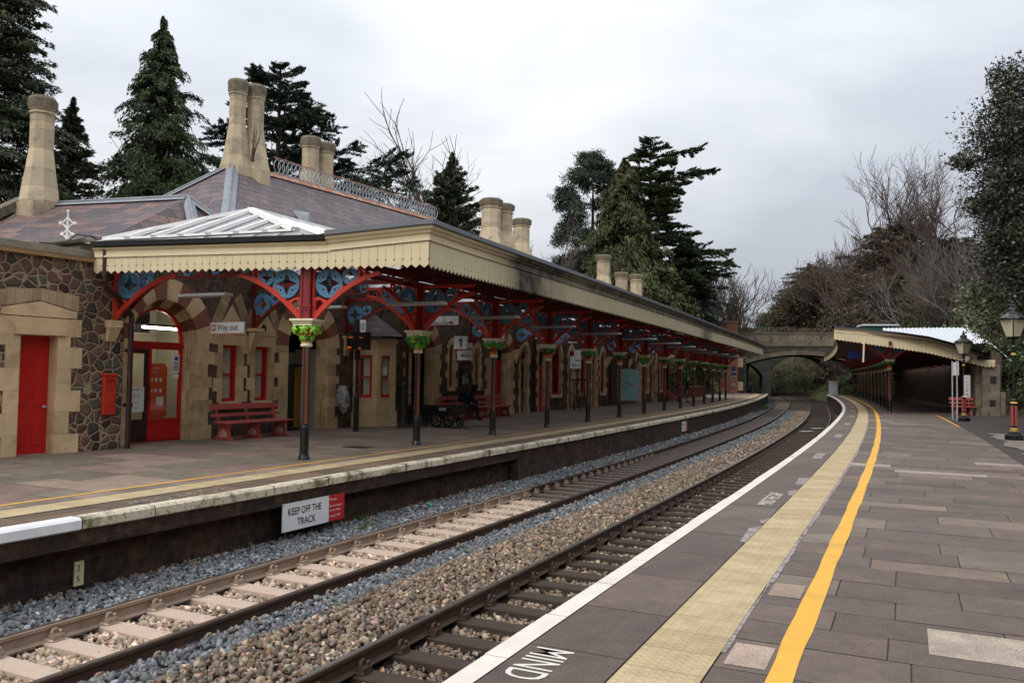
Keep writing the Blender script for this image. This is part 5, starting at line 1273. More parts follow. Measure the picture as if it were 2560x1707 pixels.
def column_proto(name, label, loc, rz, group, kind, four=True):
    t_ = thing(name, label, 'column', loc, rz, group)
    mb = MB(); mb.lathe([(.125, 0), (.12, .03), (.098, .10), (.092, .14), (.092, .68), (.085, .70), (.08, .74)], 16); mb.build('base', 'black_paint', t_, smooth=False)
    mb = MB(); R_ = .076; n = 8
    for i in range(n):
        a0, a1 = [PI / 2 * (q_ // 2) + (.50 if q_ % 2 else -.50) for q_ in (i, i + 1)]
        A_ = Vector((R_ * math.cos(a0), R_ * math.sin(a0), 0)); B_ = Vector((R_ * math.cos(a1), R_ * math.sin(a1), 0)); red = i % 2 == 1
        seq = [(0, .12, 2), (.12, .88, 1), (.88, 1, 2)] if red else [(0, 1, 0)]
        for f0, f1, m_ in seq: mb.poly([A_.lerp(B_, f0) + Vector((0, 0, .72)), A_.lerp(B_, f1) + Vector((0, 0, .72)), A_.lerp(B_, f1) + Vector((0, 0, 2.36)), A_.lerp(B_, f0) + Vector((0, 0, 2.36))], m_)
    mb.build('shaft', ['black_paint', 'shaft_red', 'stripe_gold'], t_)
    a, b, l = capital_mbs(kind)
    c = a.build('capital', CAPM, t_, bevel=.008); b.build('bell', CAPM, c); l.build('carved_leaves', CAPM, c)
    mb = MB(); mb.box((0, 0, 3.5), (.20, .20, 1.2))
    for sx in (-.085, .085):
        for sy in (-.085, .085): mb.tube([(sx, sy, 2.9), (sx, sy, 4.1)], .036, 8)
    for z in (3.18,): mb.box((0, 0, z), (.27, .27, .05)); mb.box((0, 0, z - .06), (.24, .24, .04))
    mb.build('post', 'crimson_paint', t_)
    return t_
GL = 'decorated iron columns under the left canopy'
protos = {}
b0 = bracket_mb(); r0m, r1m = roundel_mb(False), roundel_mb(True)
br_proto = None
def add_brackets(t_, angs):
    global br_proto
    for an in angs:
        if br_proto is None:
            o_ = b0.build('bracket', 'vermilion_paint', t_, fixn=True); r0m.build('roundel', 'blue_paint', o_, fixn=True); r1m.build('roundel', 'blue_paint', o_, fixn=True); br_proto = o_
        else:
            o_ = link_copy(br_proto, t_)
            for g in br_proto.children: link_copy(g, o_)
        o_.rotation_euler = (0, 0, an)
ORD = ['nearest', 'second', 'third', 'fourth', 'fifth', 'sixth', 'seventh', 'eighth', 'ninth', 'tenth', 'eleventh', 'twelfth', 'thirteenth', 'last']
WHERE = ['bright lime maple leaf capital, standing between bench and platform edge', 'round green leaf capital, in front of the luggage trolley', 'ferny leaf capital with yellow berries, beside the seated person', 'spreading fern capital beyond the occupied bench', 'dark berried capital, in front of the sack truck', 'dark leaf capital standing in front of the teal poster', 'green leaf capital, next past the teal poster', 'dark green capital, in front of the red armchair', 'dark capital, beside the standing person', 'dark capital, first in front of the red panel', 'dark capital at the middle of the red panel', 'dark capital near the far end of the red panel', 'green capital, last but one before the bridge', 'small capital, last before the bridge']
KINDS = [0, 1, 2, 3, 2, 3, 1, 3, 3, 2, 3, 2, 1, 3]
for i in range(14):
    s = 14.664 + 4.353 * i * (1.0081)
    loc = P(s, 6.623, ZL); rz_ = PI / 2 - TH(s); k_ = KINDS[i]; lbl = '%s column of the left canopy, %s' % (ORD[i], WHERE[i])
    if k_ not in protos:
        o_ = column_proto('iron_column', lbl, loc, rz_ if i else math.atan2((EB - EA).x, -(EB - EA).y), GL, k_); add_brackets(o_, (0, PI / 2, PI, -PI / 2) if i else (0, PI / 2, -PI / 2)); protos[k_] = o_
    else: dup(protos[k_], loc, rz_, lbl, GL)
# cross trusses with rings, from the columns to the wall
tr = None
for i in range(13):
    s = 14.664 + 4.388 * i; p0 = P(s, 6.62, 0); th = TH(s); dirv = Vector((-math.cos(th), math.sin(th), 0))
    # length to the wall line
    den = dirv.dot(-DN); L = (p0 - A0).dot(DN) / den if i < 11 else 4.0
    mb = MB(); rgs = []; a0_ = 1.6
    f_ = lambda a, y, z: tuple(p0 + dirv * a + Vector((math.sin(th), math.cos(th), 0)) * y + Vector((0, 0, z)))
    mb.plate([(.1, 4.10), (L, 4.10), (L, 4.22), (.1, 4.22)], [], -.06, .06, 0, 1., f_); mb.plate([(1.5, 3.84), (L - 1.5, 3.84), (L - 1.5, 3.89), (1.5, 3.89)], [], -.04, .04, 0, 1., f_)
    n = max(2, int((L - 3.0) / .42)); w = (L - 3.0) / n
    for q in range(n):
        c = 1.5 + w * (q + .5)
        mb.plate([(c - .11, 3.86), (c + .11, 3.86), (c, 4.12)], [], -.02, .02, 0, 1., f_) if q % 2 else (rgs.append(MB()), rgs[-1].plate(circ(c, 4.0, .125, 16), [circ(c, 4.0, .075, 12)], -.025, .025, 0, 1., f_))
    if i < 11:                       # wall bracket with its rings
        g_ = lambda a, y, z: f_(L - a + .12, y, z)
        rp_ = rib_pts(); lo = [(a + .035, z - .035) for a, z in rp_]; hi = [(a - .02, z + .035) for a, z in rp_]
        mb.plate(lo + hi[::-1], [], -.035, .035, 0, 1., g_); mb.plate([(.12, 2.95), (.20, 2.95), (.20, 4.1), (.12, 4.1)], [], -.05, .05, 0, 1., g_)
        mb.plate([(.165, 3.01), (.30, 3.13), (.47, 3.29), (.30, 3.36), (.165, 3.36)], [[(.195, 3.07), (.30, 3.165), (.37, 3.25), (.30, 3.31), (.195, 3.31)]], -.022, .022, 0, 1., g_)
        for cx, cz, r_ in ((.49, 3.66, .305), (.96, 3.80, .175)):
            st_ = []
            for q in range(8):
                a = PI / 2 + q * PI / 4; rr = r_ * .84 if q % 2 == 0 else r_ * .34; st_.append((cx + rr * math.cos(a), cz + rr * math.sin(a)))
            rgs.append(MB()); rgs[-1].plate(circ(cx, cz, r_, 24), [st_], -.03, .03, 0, 1., g_)
    t_ = mb.build('truss', 'iron_red', cp, org=CO, fixn=True)
    for r_ in rgs: r_.build('ring', 'blue_paint', t_, org=CO, fixn=True)
# end bracket on the outbuilding wall
mb = MB(); rg = MB(); pe = EA + Vector((.22, .55, 0)); de = (EB - EA).normalized(); f_ = lambda a, y, z: tuple(pe + de * (a - .1) + Vector((-de.y, de.x, 0)) * y + Vector((0, 0, z)))
rp_ = rib_pts(); lo = [(a + .035, z - .035) for a, z in rp_]; hi = [(a - .02, z + .035) for a, z in rp_]
mb.plate(lo + hi[::-1], [], -.035, .035, 0, 1., f_); mb.plate([(.10, 2.9), (.165, 2.96), (.165, 4.1), (.10, 4.1)], [], -.05, .05, 0, 1., f_); mb.plate([(.165, 3.01), (.30, 3.13), (.47, 3.29), (.30, 3.36), (.165, 3.36)], [[(.195, 3.07), (.30, 3.165), (.37, 3.25), (.30, 3.31), (.195, 3.31)]], -.022, .022, 0, 1., f_); mb.plate([(.62, 3.40), (.86, 3.56), (.80, 3.62), (.72, 3.56)], [], -.02, .02, 0, 1., f_)
o_ = mb.build('bracket', 'vermilion_paint', cp, org=CO, fixn=True)
ring_star(rg, .49, 3.66, .305, 0, .035); ring_star(rg, .96, 3.80, .175, 0, .035); rg.v = [f_(*v_) for v_ in rg.v]; rg.build('roundel', 'blue_paint', o_, org=CO, fixn=True)
# hanging strip lights
lp = None
def strip_light(loc, rz_, label, L=1.45, hang=True, group='hanging strip lights under the left canopy'):
    global lp
    if lp is None:
        t_ = thing('strip_light', label, 'light', loc, rz_, group); mb = MB()
        mb.hexa([(-L / 2, -.16, 0), (-L / 2, .16, 0), (-L / 2, .12, .07), (-L / 2, -.12, .07)], [(L / 2, -.16, 0), (L / 2, .16, 0), (L / 2, .12, .07), (L / 2, -.12, .07)]); mb.build('fitting', 'fitting_grey', t_, bevel=.01, fixn=True)
        mb = MB(); [mb.tube([(x, 0, .05), (x, 0, .95)], .011, 5) for x in (-L * .3, L * .3)]; mb.build('hanger', 'hanger', t_); lp = t_; return t_
    return dup(lp, loc, rz_, label, group)
for i in range(12):
    s = 16.9 + 4.388 * i; strip_light(P(s, 5.35 + .25 * math.sin(i), 3.36 + ZL), PI - TH(s), 'pale strip light hanging outside the left columns, %s from the camera' % (ORD[i] if i else 'nearest') if i < 11 else 'pale strip light hanging outside the left columns, farthest from the camera')
for i, (u, n) in enumerate(((-.2, 2.6), (3.4, 3.0), (9.6, 2.6), (14.6, 2.4), (20.5, 2.2), (25.0, 2.0))):
    strip_light(W(u, n, 3.42), RZF + PI / 2, 'pale strip light hanging near the station wall, %s from the camera' % ORD[i])

# ------------------------------------------------------------------ right-hand canopy
rc = thing('platform_canopy', 'cream canopy with sloping toothed end and dark interior on the right platform', 'canopy', P(60, -6, 0)); RO = rc.location
RA, RB, RC = Vector((17.113, 43.555, 0)), Vector((24.0, 41.7, 0)), Vector((24.50, 41.57, 0))
RB = RA + (RC - RA).normalized() * 7.12; LR = 7.12
rtop = lambda a: float(np.interp(a, [0, 1.48, 3.23, 4.55, 6.05, 7.12], [4.59, 4.46, 4.25, 4.03, 3.57, 3.17])); rbot = lambda a: float(np.interp(a, [0, 1.28, 2.84, 4.55, 6.04, 7.12], [3.88, 3.69, 3.45, 3.18, 2.80, 2.52]))
nr_ = 40; rend = path_end(RA, RB, nr_); ax = lambda i: LR * i / nr_
rside = path_side(lambda s: -1.95, 47.75, 104, 260, 1); rside = [(p, -n) for p, n in rside]
mb = MB(); mb.soot = []
boards(mb, rend, lambda i: rbot(ax(i)), lambda i: rtop(ax(i)) - .30, .06, .016, .14, keyhole=True)
n_ = len(mb.v)
sb_ = MB(); sb_.soot = []
boards(sb_, [(p, n) for p, n in rside], lambda i: 3.88, lambda i: 4.30, .06, soot=lambda i: .15)
low = path_end(RB, RC, 3); boards(mb, low, lambda i: 2.50, lambda i: 2.88, .06, .016, .14, keyhole=True)
mb.build('valance', 'valance_paint', rc, org=RO, fixn=True); sb_.build('valance', 'valance_paint', rc, org=RO, fixn=True)
mb = MB(); mb.soot = []; pf = [(0, -.30), (.025, -.30), (.025, -.275), (.01, -.26), (.01, -.17), (.06, -.14), (.09, -.09), (.0, -.085)]
moulding(mb, rend, pf, lambda i: rtop(ax(i))); moulding(mb, [(p, n) for p, n in rside], [(o, z + 4.59) for o, z in pf], soot=lambda i: .3)
mb.build('fascia', 'valance_paint', rc, org=RO, fixn=True)
mb = MB(); moulding(mb, rend, [(0, -.085), (.12, -.085), (.13, .0), (-.3, .02)], lambda i: rtop(ax(i))); moulding(mb, [(p, n) for p, n in rside], [(o, z + 4.59) for o, z in [(0, -.085), (.12, -.085), (.13, .0), (-.3, .02)]]); mb.build('edge_flashing', 'flashing_grey', rc, org=RO, fixn=True)
mb = MB(); sb_ = MB(); ss = stations(47.9, 104, 1.6); pr = [0, 1.5, 3.2, 4.5, 6.0, 7.1]
for a, b in zip(ss, ss[1:]):
    for q0, q1 in zip(pr, pr[1:]):
        mb.poly([P(a, -1.95 - q0, rtop(q0) + .01), P(b, -1.95 - q0, rtop(q0) + .01), P(b, -1.95 - q1, rtop(q1) + .01), P(a, -1.95 - q1, rtop(q1) + .01)])
        sb_.poly([P(a, -2.0 - q0, rtop(q0) - .22), P(b, -2.0 - q0, rtop(q0) - .22), P(b, -2.0 - q1, rtop(q1) - .22), P(a, -2.0 - q1, rtop(q1) - .22)])
mb.build('roof', 'lead_grey', rc, org=RO, fixn=True); sb_.build('soffit', 'soffit_red', rc, org=RO, fixn=True)
mb = MB()
for a, b in zip(ss, ss[1:]):
    mb.hexa([P(a, -4.58, 3.62), P(a, -4.72, 3.62), P(a, -4.72, 3.8), P(a, -4.58, 3.8)], [P(b, -4.58, 3.62), P(b, -4.72, 3.62), P(b, -4.72, 3.8), P(b, -4.58, 3.8)])
for q in range(12): 
    s = 50 + 4.4 * q; mb.hexa([P(s, -4.7, 3.5), P(s + .1, -4.7, 3.5), P(s + .1, -4.7, 3.62), P(s, -4.7, 3.62)], [P(s, -9.4, 2.75), P(s + .1, -9.4, 2.75), P(s + .1, -9.4, 2.87), P(s, -9.4, 2.87)])
mb.build('girder', 'soffit_red', rc, org=RO, fixn=True)
GR = 'red iron columns under the right canopy'
mk = None
def rcol(i):
    global mk
    s = 50.0 + 4.35 * i; lb_ = ('red-sided iron column in the open front of the right canopy, nearest to the camera' if i == 0 else '%s column back in the dark row under the right canopy' % ORD[i])
    loc = P(s, -4.68, 0); rz_ = PI / 2 - TH(s)
    if mk is None:
        t_ = thing('iron_column', lb_, 'column', loc, rz_, GR)
        for ch in protos[3].children:
            if ch.name.startswith('bracket') or ch.name.startswith('post'): continue
            c = link_copy(ch, t_)
            for g in ch.children: link_copy(g, c)
        mb = MB(); mb.box((0, 0, 3.25), (.20, .20, .7))
        for sx in (-.085, .085):
            for sy in (-.085, .085): mb.tube([(sx, sy, 2.9), (sx, sy, 3.62)], .036, 8)
        mb.build('post', 'crimson_paint', t_)
        for an in (PI / 2, -PI / 2):
            o_ = link_copy(br_proto, t_); o_.rotation_euler = (0, 0, an); o_.scale = (.9, 1, .78); o_.location = (0, 0, .63)
            for g in br_proto.children: link_copy(g, o_)
        mk = t_
    else: dup(mk, loc, rz_, lb_, GR)
for i in range(12): rcol(i)
# stone shelter building behind it
rb = thing('stone_shelter', 'stone waiting shelter with white corrugated roof behind the right canopy', 'building', P(49, -9.5, 0)); RBO = rb.location
mb = MB()
def wall_seg(a, b, o0, o1, z0, z1, mi=0): mb.hexa([P(a, o0, z0), P(a, o1, z0), P(a, o1, z1), P(a, o0, z1)], [P(b, o0, z0), P(b, o1, z0), P(b, o1, z1), P(b, o0, z1)], mi)
for a, b in zip(stations(49.6, 104, 3.0), stations(49.6, 104, 3.0)[1:]): wall_seg(a, b, -9.45, -9.9, -.3, 3.4)
mb.build('wall', 'rubble_dark', rb, org=RBO, fixn=True)
mb = MB(); wall_seg(48.9, 49.5, -8.95, -9.75, -.3, 2.62); wall_seg(48.8, 49.6, -8.85, -9.2, -.3, .35); wall_seg(48.7, 49.3, -9.75, -9.95, -.3, 1.25); wall_seg(49.5, 51.2, -8.7, -9.45, -.3, 2.6); mb.build('pier', 'pier_stone', rb, org=RBO, fixn=True, bevel=.02)
mb = MB(); wall_seg(48.86, 48.93, -9.25, -9.5, .55, .85); wall_seg(48.86, 48.93, -9.3, -9.55, 1.7, 2.05); mb.build('meter_box', 'black_iron', rb, org=RBO)
mb = MB(); nW = 26
for q in range(nW):
    o0, o1 = -4.6 - 5.9 * q / nW, -4.6 - 5.9 * (q + 1) / nW
    for k_ in range(2):
        oa, ob_ = o0 + (o1 - o0) * k_ / 2, o0 + (o1 - o0) * (k_ + 1) / 2; za, zb = (0, .06) if k_ == 0 else (.06, 0)
        drop = lambda o: -.9 * max(0, (-9.3 - o)) ** 1.2
        mb.poly([P(49.4, oa, 3.72 + za + drop(oa)), P(49.4, ob_, 3.72 + zb + drop(ob_)), P(57.5, ob_, 5.02 + zb + drop(ob_) * .8), P(57.5, oa, 5.02 + za + drop(oa) * .8)])
        mb.poly([P(57.5, oa, 5.02 + za + drop(oa) * .8), P(57.5, ob_, 5.02 + zb + drop(ob_) * .8), P(66, ob_, 3.9 + zb + drop(ob_)), P(66, oa, 3.9 + za + drop(oa))])
mb.build('corrugated_roof', 'corrugated', rb, org=RBO, fixn=True)
# ------------------------------------------------------------------ things on the left platform
def bench(label, loc, rz, group, n_ends=3, L=2.55):
    """local x along the seat, -y towards the tracks"""
    t_ = thing('platform_bench', label, 'bench', loc, rz, group)
    mb = MB(); [mb.box((0, -.33 + q * .135, .455 + .006 * q), (L, .12, .035)) for q in range(4)]; mb.build('seat', 'bench_red', t_, bevel=.006)
    mb = MB(); Rm = Matrix.Rotation(-.22, 3, 'X')
    for z, h in ((.86, .15), (.64, .085)): mb.box((0, .155 + (z - .47) * .24, z), (L, .035, h), mat=Rm)
    mb.build('backrest', 'bench_red', t_, bevel=.006)
    proto_ = None
    for q in range(n_ends):
        x = -L / 2 + .22 + (L - .44) * q / (n_ends - 1)
        if proto_ is None:
            mb = MB(); f_ = lambda a, y, z: (y, a, z)
            mb.plate([(-.42, 0), (.30, 0), (.30, .03), (.22, .06), (.15, .16), (.13, .28), (.16, .38), (.20, .44), (-.38, .44), (-.36, .43), (-.29, .36), (-.26, .26), (-.28, .14), (-.34, .06), (-.42, .03)], [], -.02, .02, 0, 1., f_)
            mb.plate([(.10, .44), (.17, .44), (.31, .92), (.26, .93)], [], -.02, .02, 0, 1., f_)
            e_ = mb.build('end_frame', 'bench_red', t_, fixn=True)
            mb = MB()
            for sgn in (-1,):
                fr_ = lambda a, y, z: (-.023, .085 - a, .09 + z)
                text_mb(mb, 'G', .21, lambda a, y, z: fr_(a, y, z * .9), bold=.012, sx=.62); text_mb(mb, 'W', .30, lambda a, y, z: fr_(a + .085, y, z - .02), bold=.012, sx=.42); text_mb(mb, 'R', .21, lambda a, y, z: fr_(a + .205, y, z * .9), bold=.012, sx=.62)
            mb.build('monogram', 'cream_trim', e_)
            proto_ = e_
        else:
            e_ = link_copy(proto_, t_); [link_copy(g, e_) for g in proto_.children]
        e_.location = (x, 0, 0)
    return t_
GB = 'red benches along the station wall'
bench('red slatted bench below the two small windows, three lettered end frames', W(3.35, .72, ZL), RZF, GB)
bench('red slatted bench occupied by the person in black', W(15.1, .62, ZL), RZF, GB)
bench('red slatted bench in front of the red arched door, right of the occupied one', W(17.9, .62, ZL), RZF, GB)
# armchair-like bench at the far end
t_ = thing('arm_bench', 'red spindle-armed bench near the far end of the station wall', 'bench', W(46.4, .75, ZL), RZF)
mb = MB(); [mb.box((0, -.25 + q * .13, .44), (1.25, .1, .03)) for q in range(4)]; mb.build('seat', 'bench_red', t_)
mb = MB(); mb.box((0, .28, .85), (1.25, .04, .08)); mb.box((0, .24, .62), (1.25, .03, .06)); [mb.box((-.5 + q * .2, .26, .66), (.03, .03, .4)) for q in range(6)]; mb.build('backrest', 'bench_red', t_)
for sx in (-.62, .62):
    mb = MB(); mb.tube([(sx, -.32, 0), (sx, -.3, .45), (sx, -.34, .6), (sx, -.2, .68), (sx, .1, .66), (sx, .28, .72)], .03, 6); mb.tube([(sx, .24, 0), (sx, .22, .45), (sx, .3, .88)], .03, 6); mb.build('arm_frame', 'bench_red', t_)
# signs -------------------------------------------------
def board(name, label, cat, loc, rz, w, h, base='white_sign', edge=None, lines=(), th=.03, group=None, border=None, extra=None, backm=None):
    """flat sign in the local x-z plane, facing -y; lines: (text, x, z, size, material, sx, bold)"""
    t_ = thing(name, label, cat, loc, rz, group)
    mb = MB(); mb.box((0, 0, 0), (w, th, h)); mb.build('panel', base, t_, bevel=.004)
    if edge: mb = MB(); mb.box((0, -.002, -h / 2 + edge[1] / 2), (w + .002, th + .006, edge[1])); mb.build('edge_strip', edge[0], t_)
    mats = []; mbs = {}
    for (tx, x, z, sz, m_, sx, bo) in lines:
        if m_ not in mbs: mbs[m_] = MB()
        text_mb(mbs[m_], tx, sz, lambda a, y, zz, x=x, z=z: (x + a, -th / 2 - .003, z + zz), bold=bo, sx=sx)
    for m_, b_ in mbs.items(): b_.build('lettering', m_, t_)
    if extra: extra(t_)
    return t_
def hangers(t_, xs_, z0, z1, m_='black_iron'): mb = MB(); [mb.tube([(x, 0, z0), (x, 0, z1)], .014, 6) for x in xs_]; mb.build('hanger', m_, t_)
FACE = 0.0                               # rotation of a sign that faces back along the platform towards the camera
RZS = PI / 2 - TF - PI / 2              # its local x runs out from the wall
def way_extra(t_):
    mb = MB(); mb.box((-.50, -.012, .015), (.15, .02, .17)); s_ = mb.build('arrow_square', 'sign_orange', t_)
    mb = MB(); y = -.025; mb.poly([(-.56, y, .015), (-.51, y, .07), (-.49, y, .05), (-.515, y, .03), (-.44, y, .03), (-.44, y, 0), (-.515, y, 0), (-.49, y, -.02), (-.51, y, -.04)][::1]); mb.build('arrow', 'white_sign', s_)
    mb = MB(); mb.box((-.67, .06, 0), (.10, .03, .30)); mb.box((-.64, .03, 0), (.05, .1, .1)); mb.build('wall_plate', 'galvanised', t_)
board('way_out_sign', 'white exit sign with orange arrow square, fixed beside the ticket office arch', 'sign', W(2.05, 1.05, 2.86), RZS - .06, 1.22, .30, 'white_sign', ('sign_orange', .018), [('Way out', -.38, -.055, .235, 'sign_black', .92, .008)], extra=way_extra)
def plat_extra(t_): hangers(t_, (-.9, .9), .12, .7)
board('platform_direction_sign', 'long white direction sign hanging behind the second column bracket', 'sign', W(11.5, 1.5, 3.66), RZS, 2.0, .33, 'white_sign', ('sign_red', .02), [('Platform 2', -.72, -.07, .2, 'sign_black', .9, .006)], extra=lambda t_: (plat_extra(t_), (lambda m_: (m_.box((-.88, -.02, 0), (.2, .01, .2)), m_.build('arrow_square', 'sign_orange', t_)))(MB())))
board('platform_number_sign', 'square white sign with a black figure 1 hanging over the occupied bench', 'sign', W(12.5, 2.05, 2.91), RZS, .56, .50, 'white_sign', ('sign_red', .022), (), th=.10, extra=lambda t_: (hangers(t_, (-.2, .2), .25, 1.1), (lambda m_: (m_.plate([(.0, -.15), (.07, -.15), (.07, .17), (.02, .17), (-.07, .10), (-.07, .04), (.0, .08)], [], -.056, -.0545), m_.build('numeral', 'sign_black', t_)))(MB())))
def logo_extra(w, h):
    def f(t_): mb = MB(); mb.box((-w / 2 + .11, -.018, h / 2 - .16), (.22, .01, .26)); mb.build('red_square', 'sign_red', t_)
    return f
board('station_name_sign', 'white station name sign partly behind the figure 1 sign', 'sign', W(13.0, 1.95, 2.60), RZS + .05, .62, .66, 'white_sign', ('sign_red', .02), [('Great', -.03, .06, .19, 'sign_black', .75, .008), ('Malvern', -.17, -.20, .19, 'sign_black', .72, .008)], extra=logo_extra(.62, .66))
def far_extra(t_): logo_extra(.6, .95)(t_); mb = MB(); mb.box((-.19, -.018, .36), (.22, .01, .2)); mb.build('black_square', 'sign_black', t_)
board('station_name_sign', 'tall white station name sign on the wall above the sack truck', 'sign', W(26.6, 1.0, 2.62), RZS + .05, .62, 1.0, 'white_sign', ('sign_black', .02), [('Great', -.02, -.1, .2, 'sign_black', .7, .008), ('Malvern', -.16, -.36, .2, 'sign_black', .66, .008)], extra=far_extra)
# departure board on its post
t_ = thing('departure_board', 'black post with departure screen and white stop marker before the bay window', 'information screen', W(7.13, 1.4, ZL), RZS)
mb = MB(); mb.lathe([(.10, 0), (.10, .04), (.085, .05), (.085, 1.08), (.055, 1.18), (.05, 1.2), (.05, 3.35)], 12); mb.build('post', 'black_paint', t_)
mb = MB(); mb.box((.05, -.02, 2.78), (.78, .22, .52)); mb.box((.05, -.02, 3.06), (.80, .24, .03)); mb.box((0, 0, 2.36), (.13, .13, .3)); sc_o = mb.build('screen_case', 'black_paint', t_, bevel=.008)
mb = MB(); y = -.135
for (tx, x, z) in (('1st Worcester', -.27, 2.90), ('On time', .17, 2.885), ('2 Hereford', -.29, 2.60), ('Page 1 of 1', -.29, 2.56), ('10:42:15', .13, 2.56)): mb = MB(); text_mb(mb, tx, .05, lambda a, yy, zz, x=x, z=z: (x + a, y, z + zz), sx=.62); mb.build('led_text', 'led_orange', sc_o)

mb = MB(); text_mb(mb, 'Departures', .04, lambda a, yy, zz: (-.26 + a, y, 2.985 + zz)); mb.build('lettering', 'sign_steel', sc_o)
mb = MB(); mb.box((.20, -.02, 3.25), (.22, .03, .42)); mk_ = mb.build('stop_marker', 'white_sign', t_); mb = MB(); text_mb(mb, '10', .34, lambda a, yy, zz: (.085 + a, -.042, 3.13 + zz), bold=.02, sx=.55); mb.build('number', 'sign_black', mk_)
mb = MB(); mb.box((-.02, 0, 3.28), (.16, .2, .42)); mb.box((.06, 0, 3.1), (.12, .1, .05)); mb.build('speaker_cluster', 'black_iron', t_, bevel=.02)
# litter sack on its hoop
t_ = thing('litter_sack', 'clear plastic litter sack on a dark hoop beside the open passage', 'litter bag', W(7.95, .12, 1.36), RZS)
mb = MB(); mb.box((.12, .05, 0), (.55, .30, .05)); mb.box((-.13, .05, -.45), (.04, .06, .95)); mb.build('hoop', 'black_iron', t_, bevel=.01)
mb = MB(); n = 16
for z, r_ in ((-.02, .20), (-.2, .22), (-.42, .245), (-.65, .22), (-.82, .14), (-.93, .04)):
    for j in range(n): a = 2 * PI * j / n; k_ = r_ * (1 + .16 * math.sin(3 * a + z * 9) * rnd.uniform(.5, 1)); mb.v.append((.13 + k_ * math.cos(a) + .08 * (-z) * .6, -.02 + k_ * .7 * math.sin(a), z))
for i in range(5):
    for j in range(n): mb.f.append((i * n + j, i * n + (j + 1) % n, (i + 1) * n + (j + 1) % n, (i + 1) * n + j)); mb.m.append(0); mb.t.append(1.)
mb.build('sack', 'bag_plastic', t_, smooth=True)
# hand pump
t_ = thing('hand_pump', 'black cast iron water pump with curved handle beside the bay window', 'water pump', W(9.45, 1.62, ZL), RZF - .3)
mb = MB(); mb.lathe([(.21, 0), (.20, .03), (.13, .10), (.105, .25), (.105, .75), (.125, .78), (.105, .82), (.10, 1.36), (.135, 1.39), (.13, 1.43), (.09, 1.5), (.03, 1.54), (.04, 1.58), (.0, 1.6)], 14); mb.build('body', 'black_iron', t_, smooth=False)
mb = MB(); mb.tube([(.08, 0, .80), (.30, -.02, .80), (.48, -.03, .79)], .02, 6); mb.tube([(.45, -.03, .79), (.45, -.03, .98), (.44, -.03, 1.2)], .012, 5); mb.tube([(.10, 0, 1.04), (.25, -.02, 1.10), (.42, -.03, 1.2), (.55, -.04, 1.24)], .016, 6); mb.build('handle', 'black_iron', t_)
# luggage trolley
t_ = thing('luggage_trolley', 'black four-wheeled luggage trolley with white lettering behind the second column', 'trolley', W(10.75, 2.0, ZL), RZS - .05)
mb = MB(); mb.box((.1, 0, .60), (2.0, .95, .12)); mb.box((.1, -.46, .62), (2.05, .05, .20)); mb.box((.1, .46, .62), (2.05, .05, .20)); [mb.box((x, 0, .47), (.1, .85, .14)) for x in (-.65, .35, .85)]; bd = mb.build('bed', 'black_paint', t_, bevel=.01)
mb = MB(); text_mb(mb, 'G', .17, lambda a, y, z: (-.42 + a, -.492, .57 + z), bold=.01); text_mb(mb, 'GWR', .15, lambda a, y, z: (.55 + a, -.492, .57 + z), bold=.008, sx=.8); mb.build('lettering', 'white_sign', bd)
whp = None
for x, y, r_ in ((.38, -.40, .24), (.85, -.40, .17), (.38, .40, .24), (.85, .40, .17), (-.62, -.40, .17), (-.62, .40, .17)):
    mb = MB(); n = 18
    mb.plate(circ(0, 0, r_, n), [circ(0, 0, r_ * .82, n)], -.03, .03); 
    for q in range(6): a = PI * q / 3; mb.box((.45 * r_ * math.cos(a), 0, .45 * r_ * math.sin(a)), (r_ * .85, .03, .03), mat=Matrix.Rotation(-a, 3, 'Y'))
    w_ = mb.build('wheel', 'black_paint', t_); w_.location = (x, y, r_)
    mb = MB(); mb.tube([(0, -.05, 0), (0, .05, 0)], r_ * .24, 10); mb.tube([(0, -.065, 0), (0, -.05, 0)], r_ * .13, 8, 1); mb.build('hub', ['black_paint', 'galvanised'], w_)
mb = MB(); mb.tube([(-.62, 0, .18), (.1, 0, .17), (.5, 0, .2)], .02, 6); mb.tube([(-.2, -.35, .5), (.2, -.38, .3), (.38, -.40, .24)], .016, 5); mb.tube([(.38, -.4, .24), (.85, -.4, .17)], .02, 5); mb.build('running_gear', 'black_iron', t_)
mb = MB(); mb.box((-.62, 0, .3), (.75, .7, .42)); o_ = mb.build('toolbox', 'black_iron', t_, bevel=.02)
# wall poster case
t_ = thing('poster_case', 'black glazed notice case on the rubble wall behind the seated person', 'notice board', W(16.35, .06, 1.62), RZF)
mb = MB(); mb.box((0, 0, 0), (.62, .08, .86)); mb.build('case', 'black_paint', t_, bevel=.02)
mb = MB(); mb.box((-.13, -.045, -.1), (.2, .008, .36)); mb.box((.16, -.045, -.12), (.16, .008, .22)); mb.box((.05, -.045, .12), (.1, .008, .14)); mb.build('paper', 'sign_steel', t_)
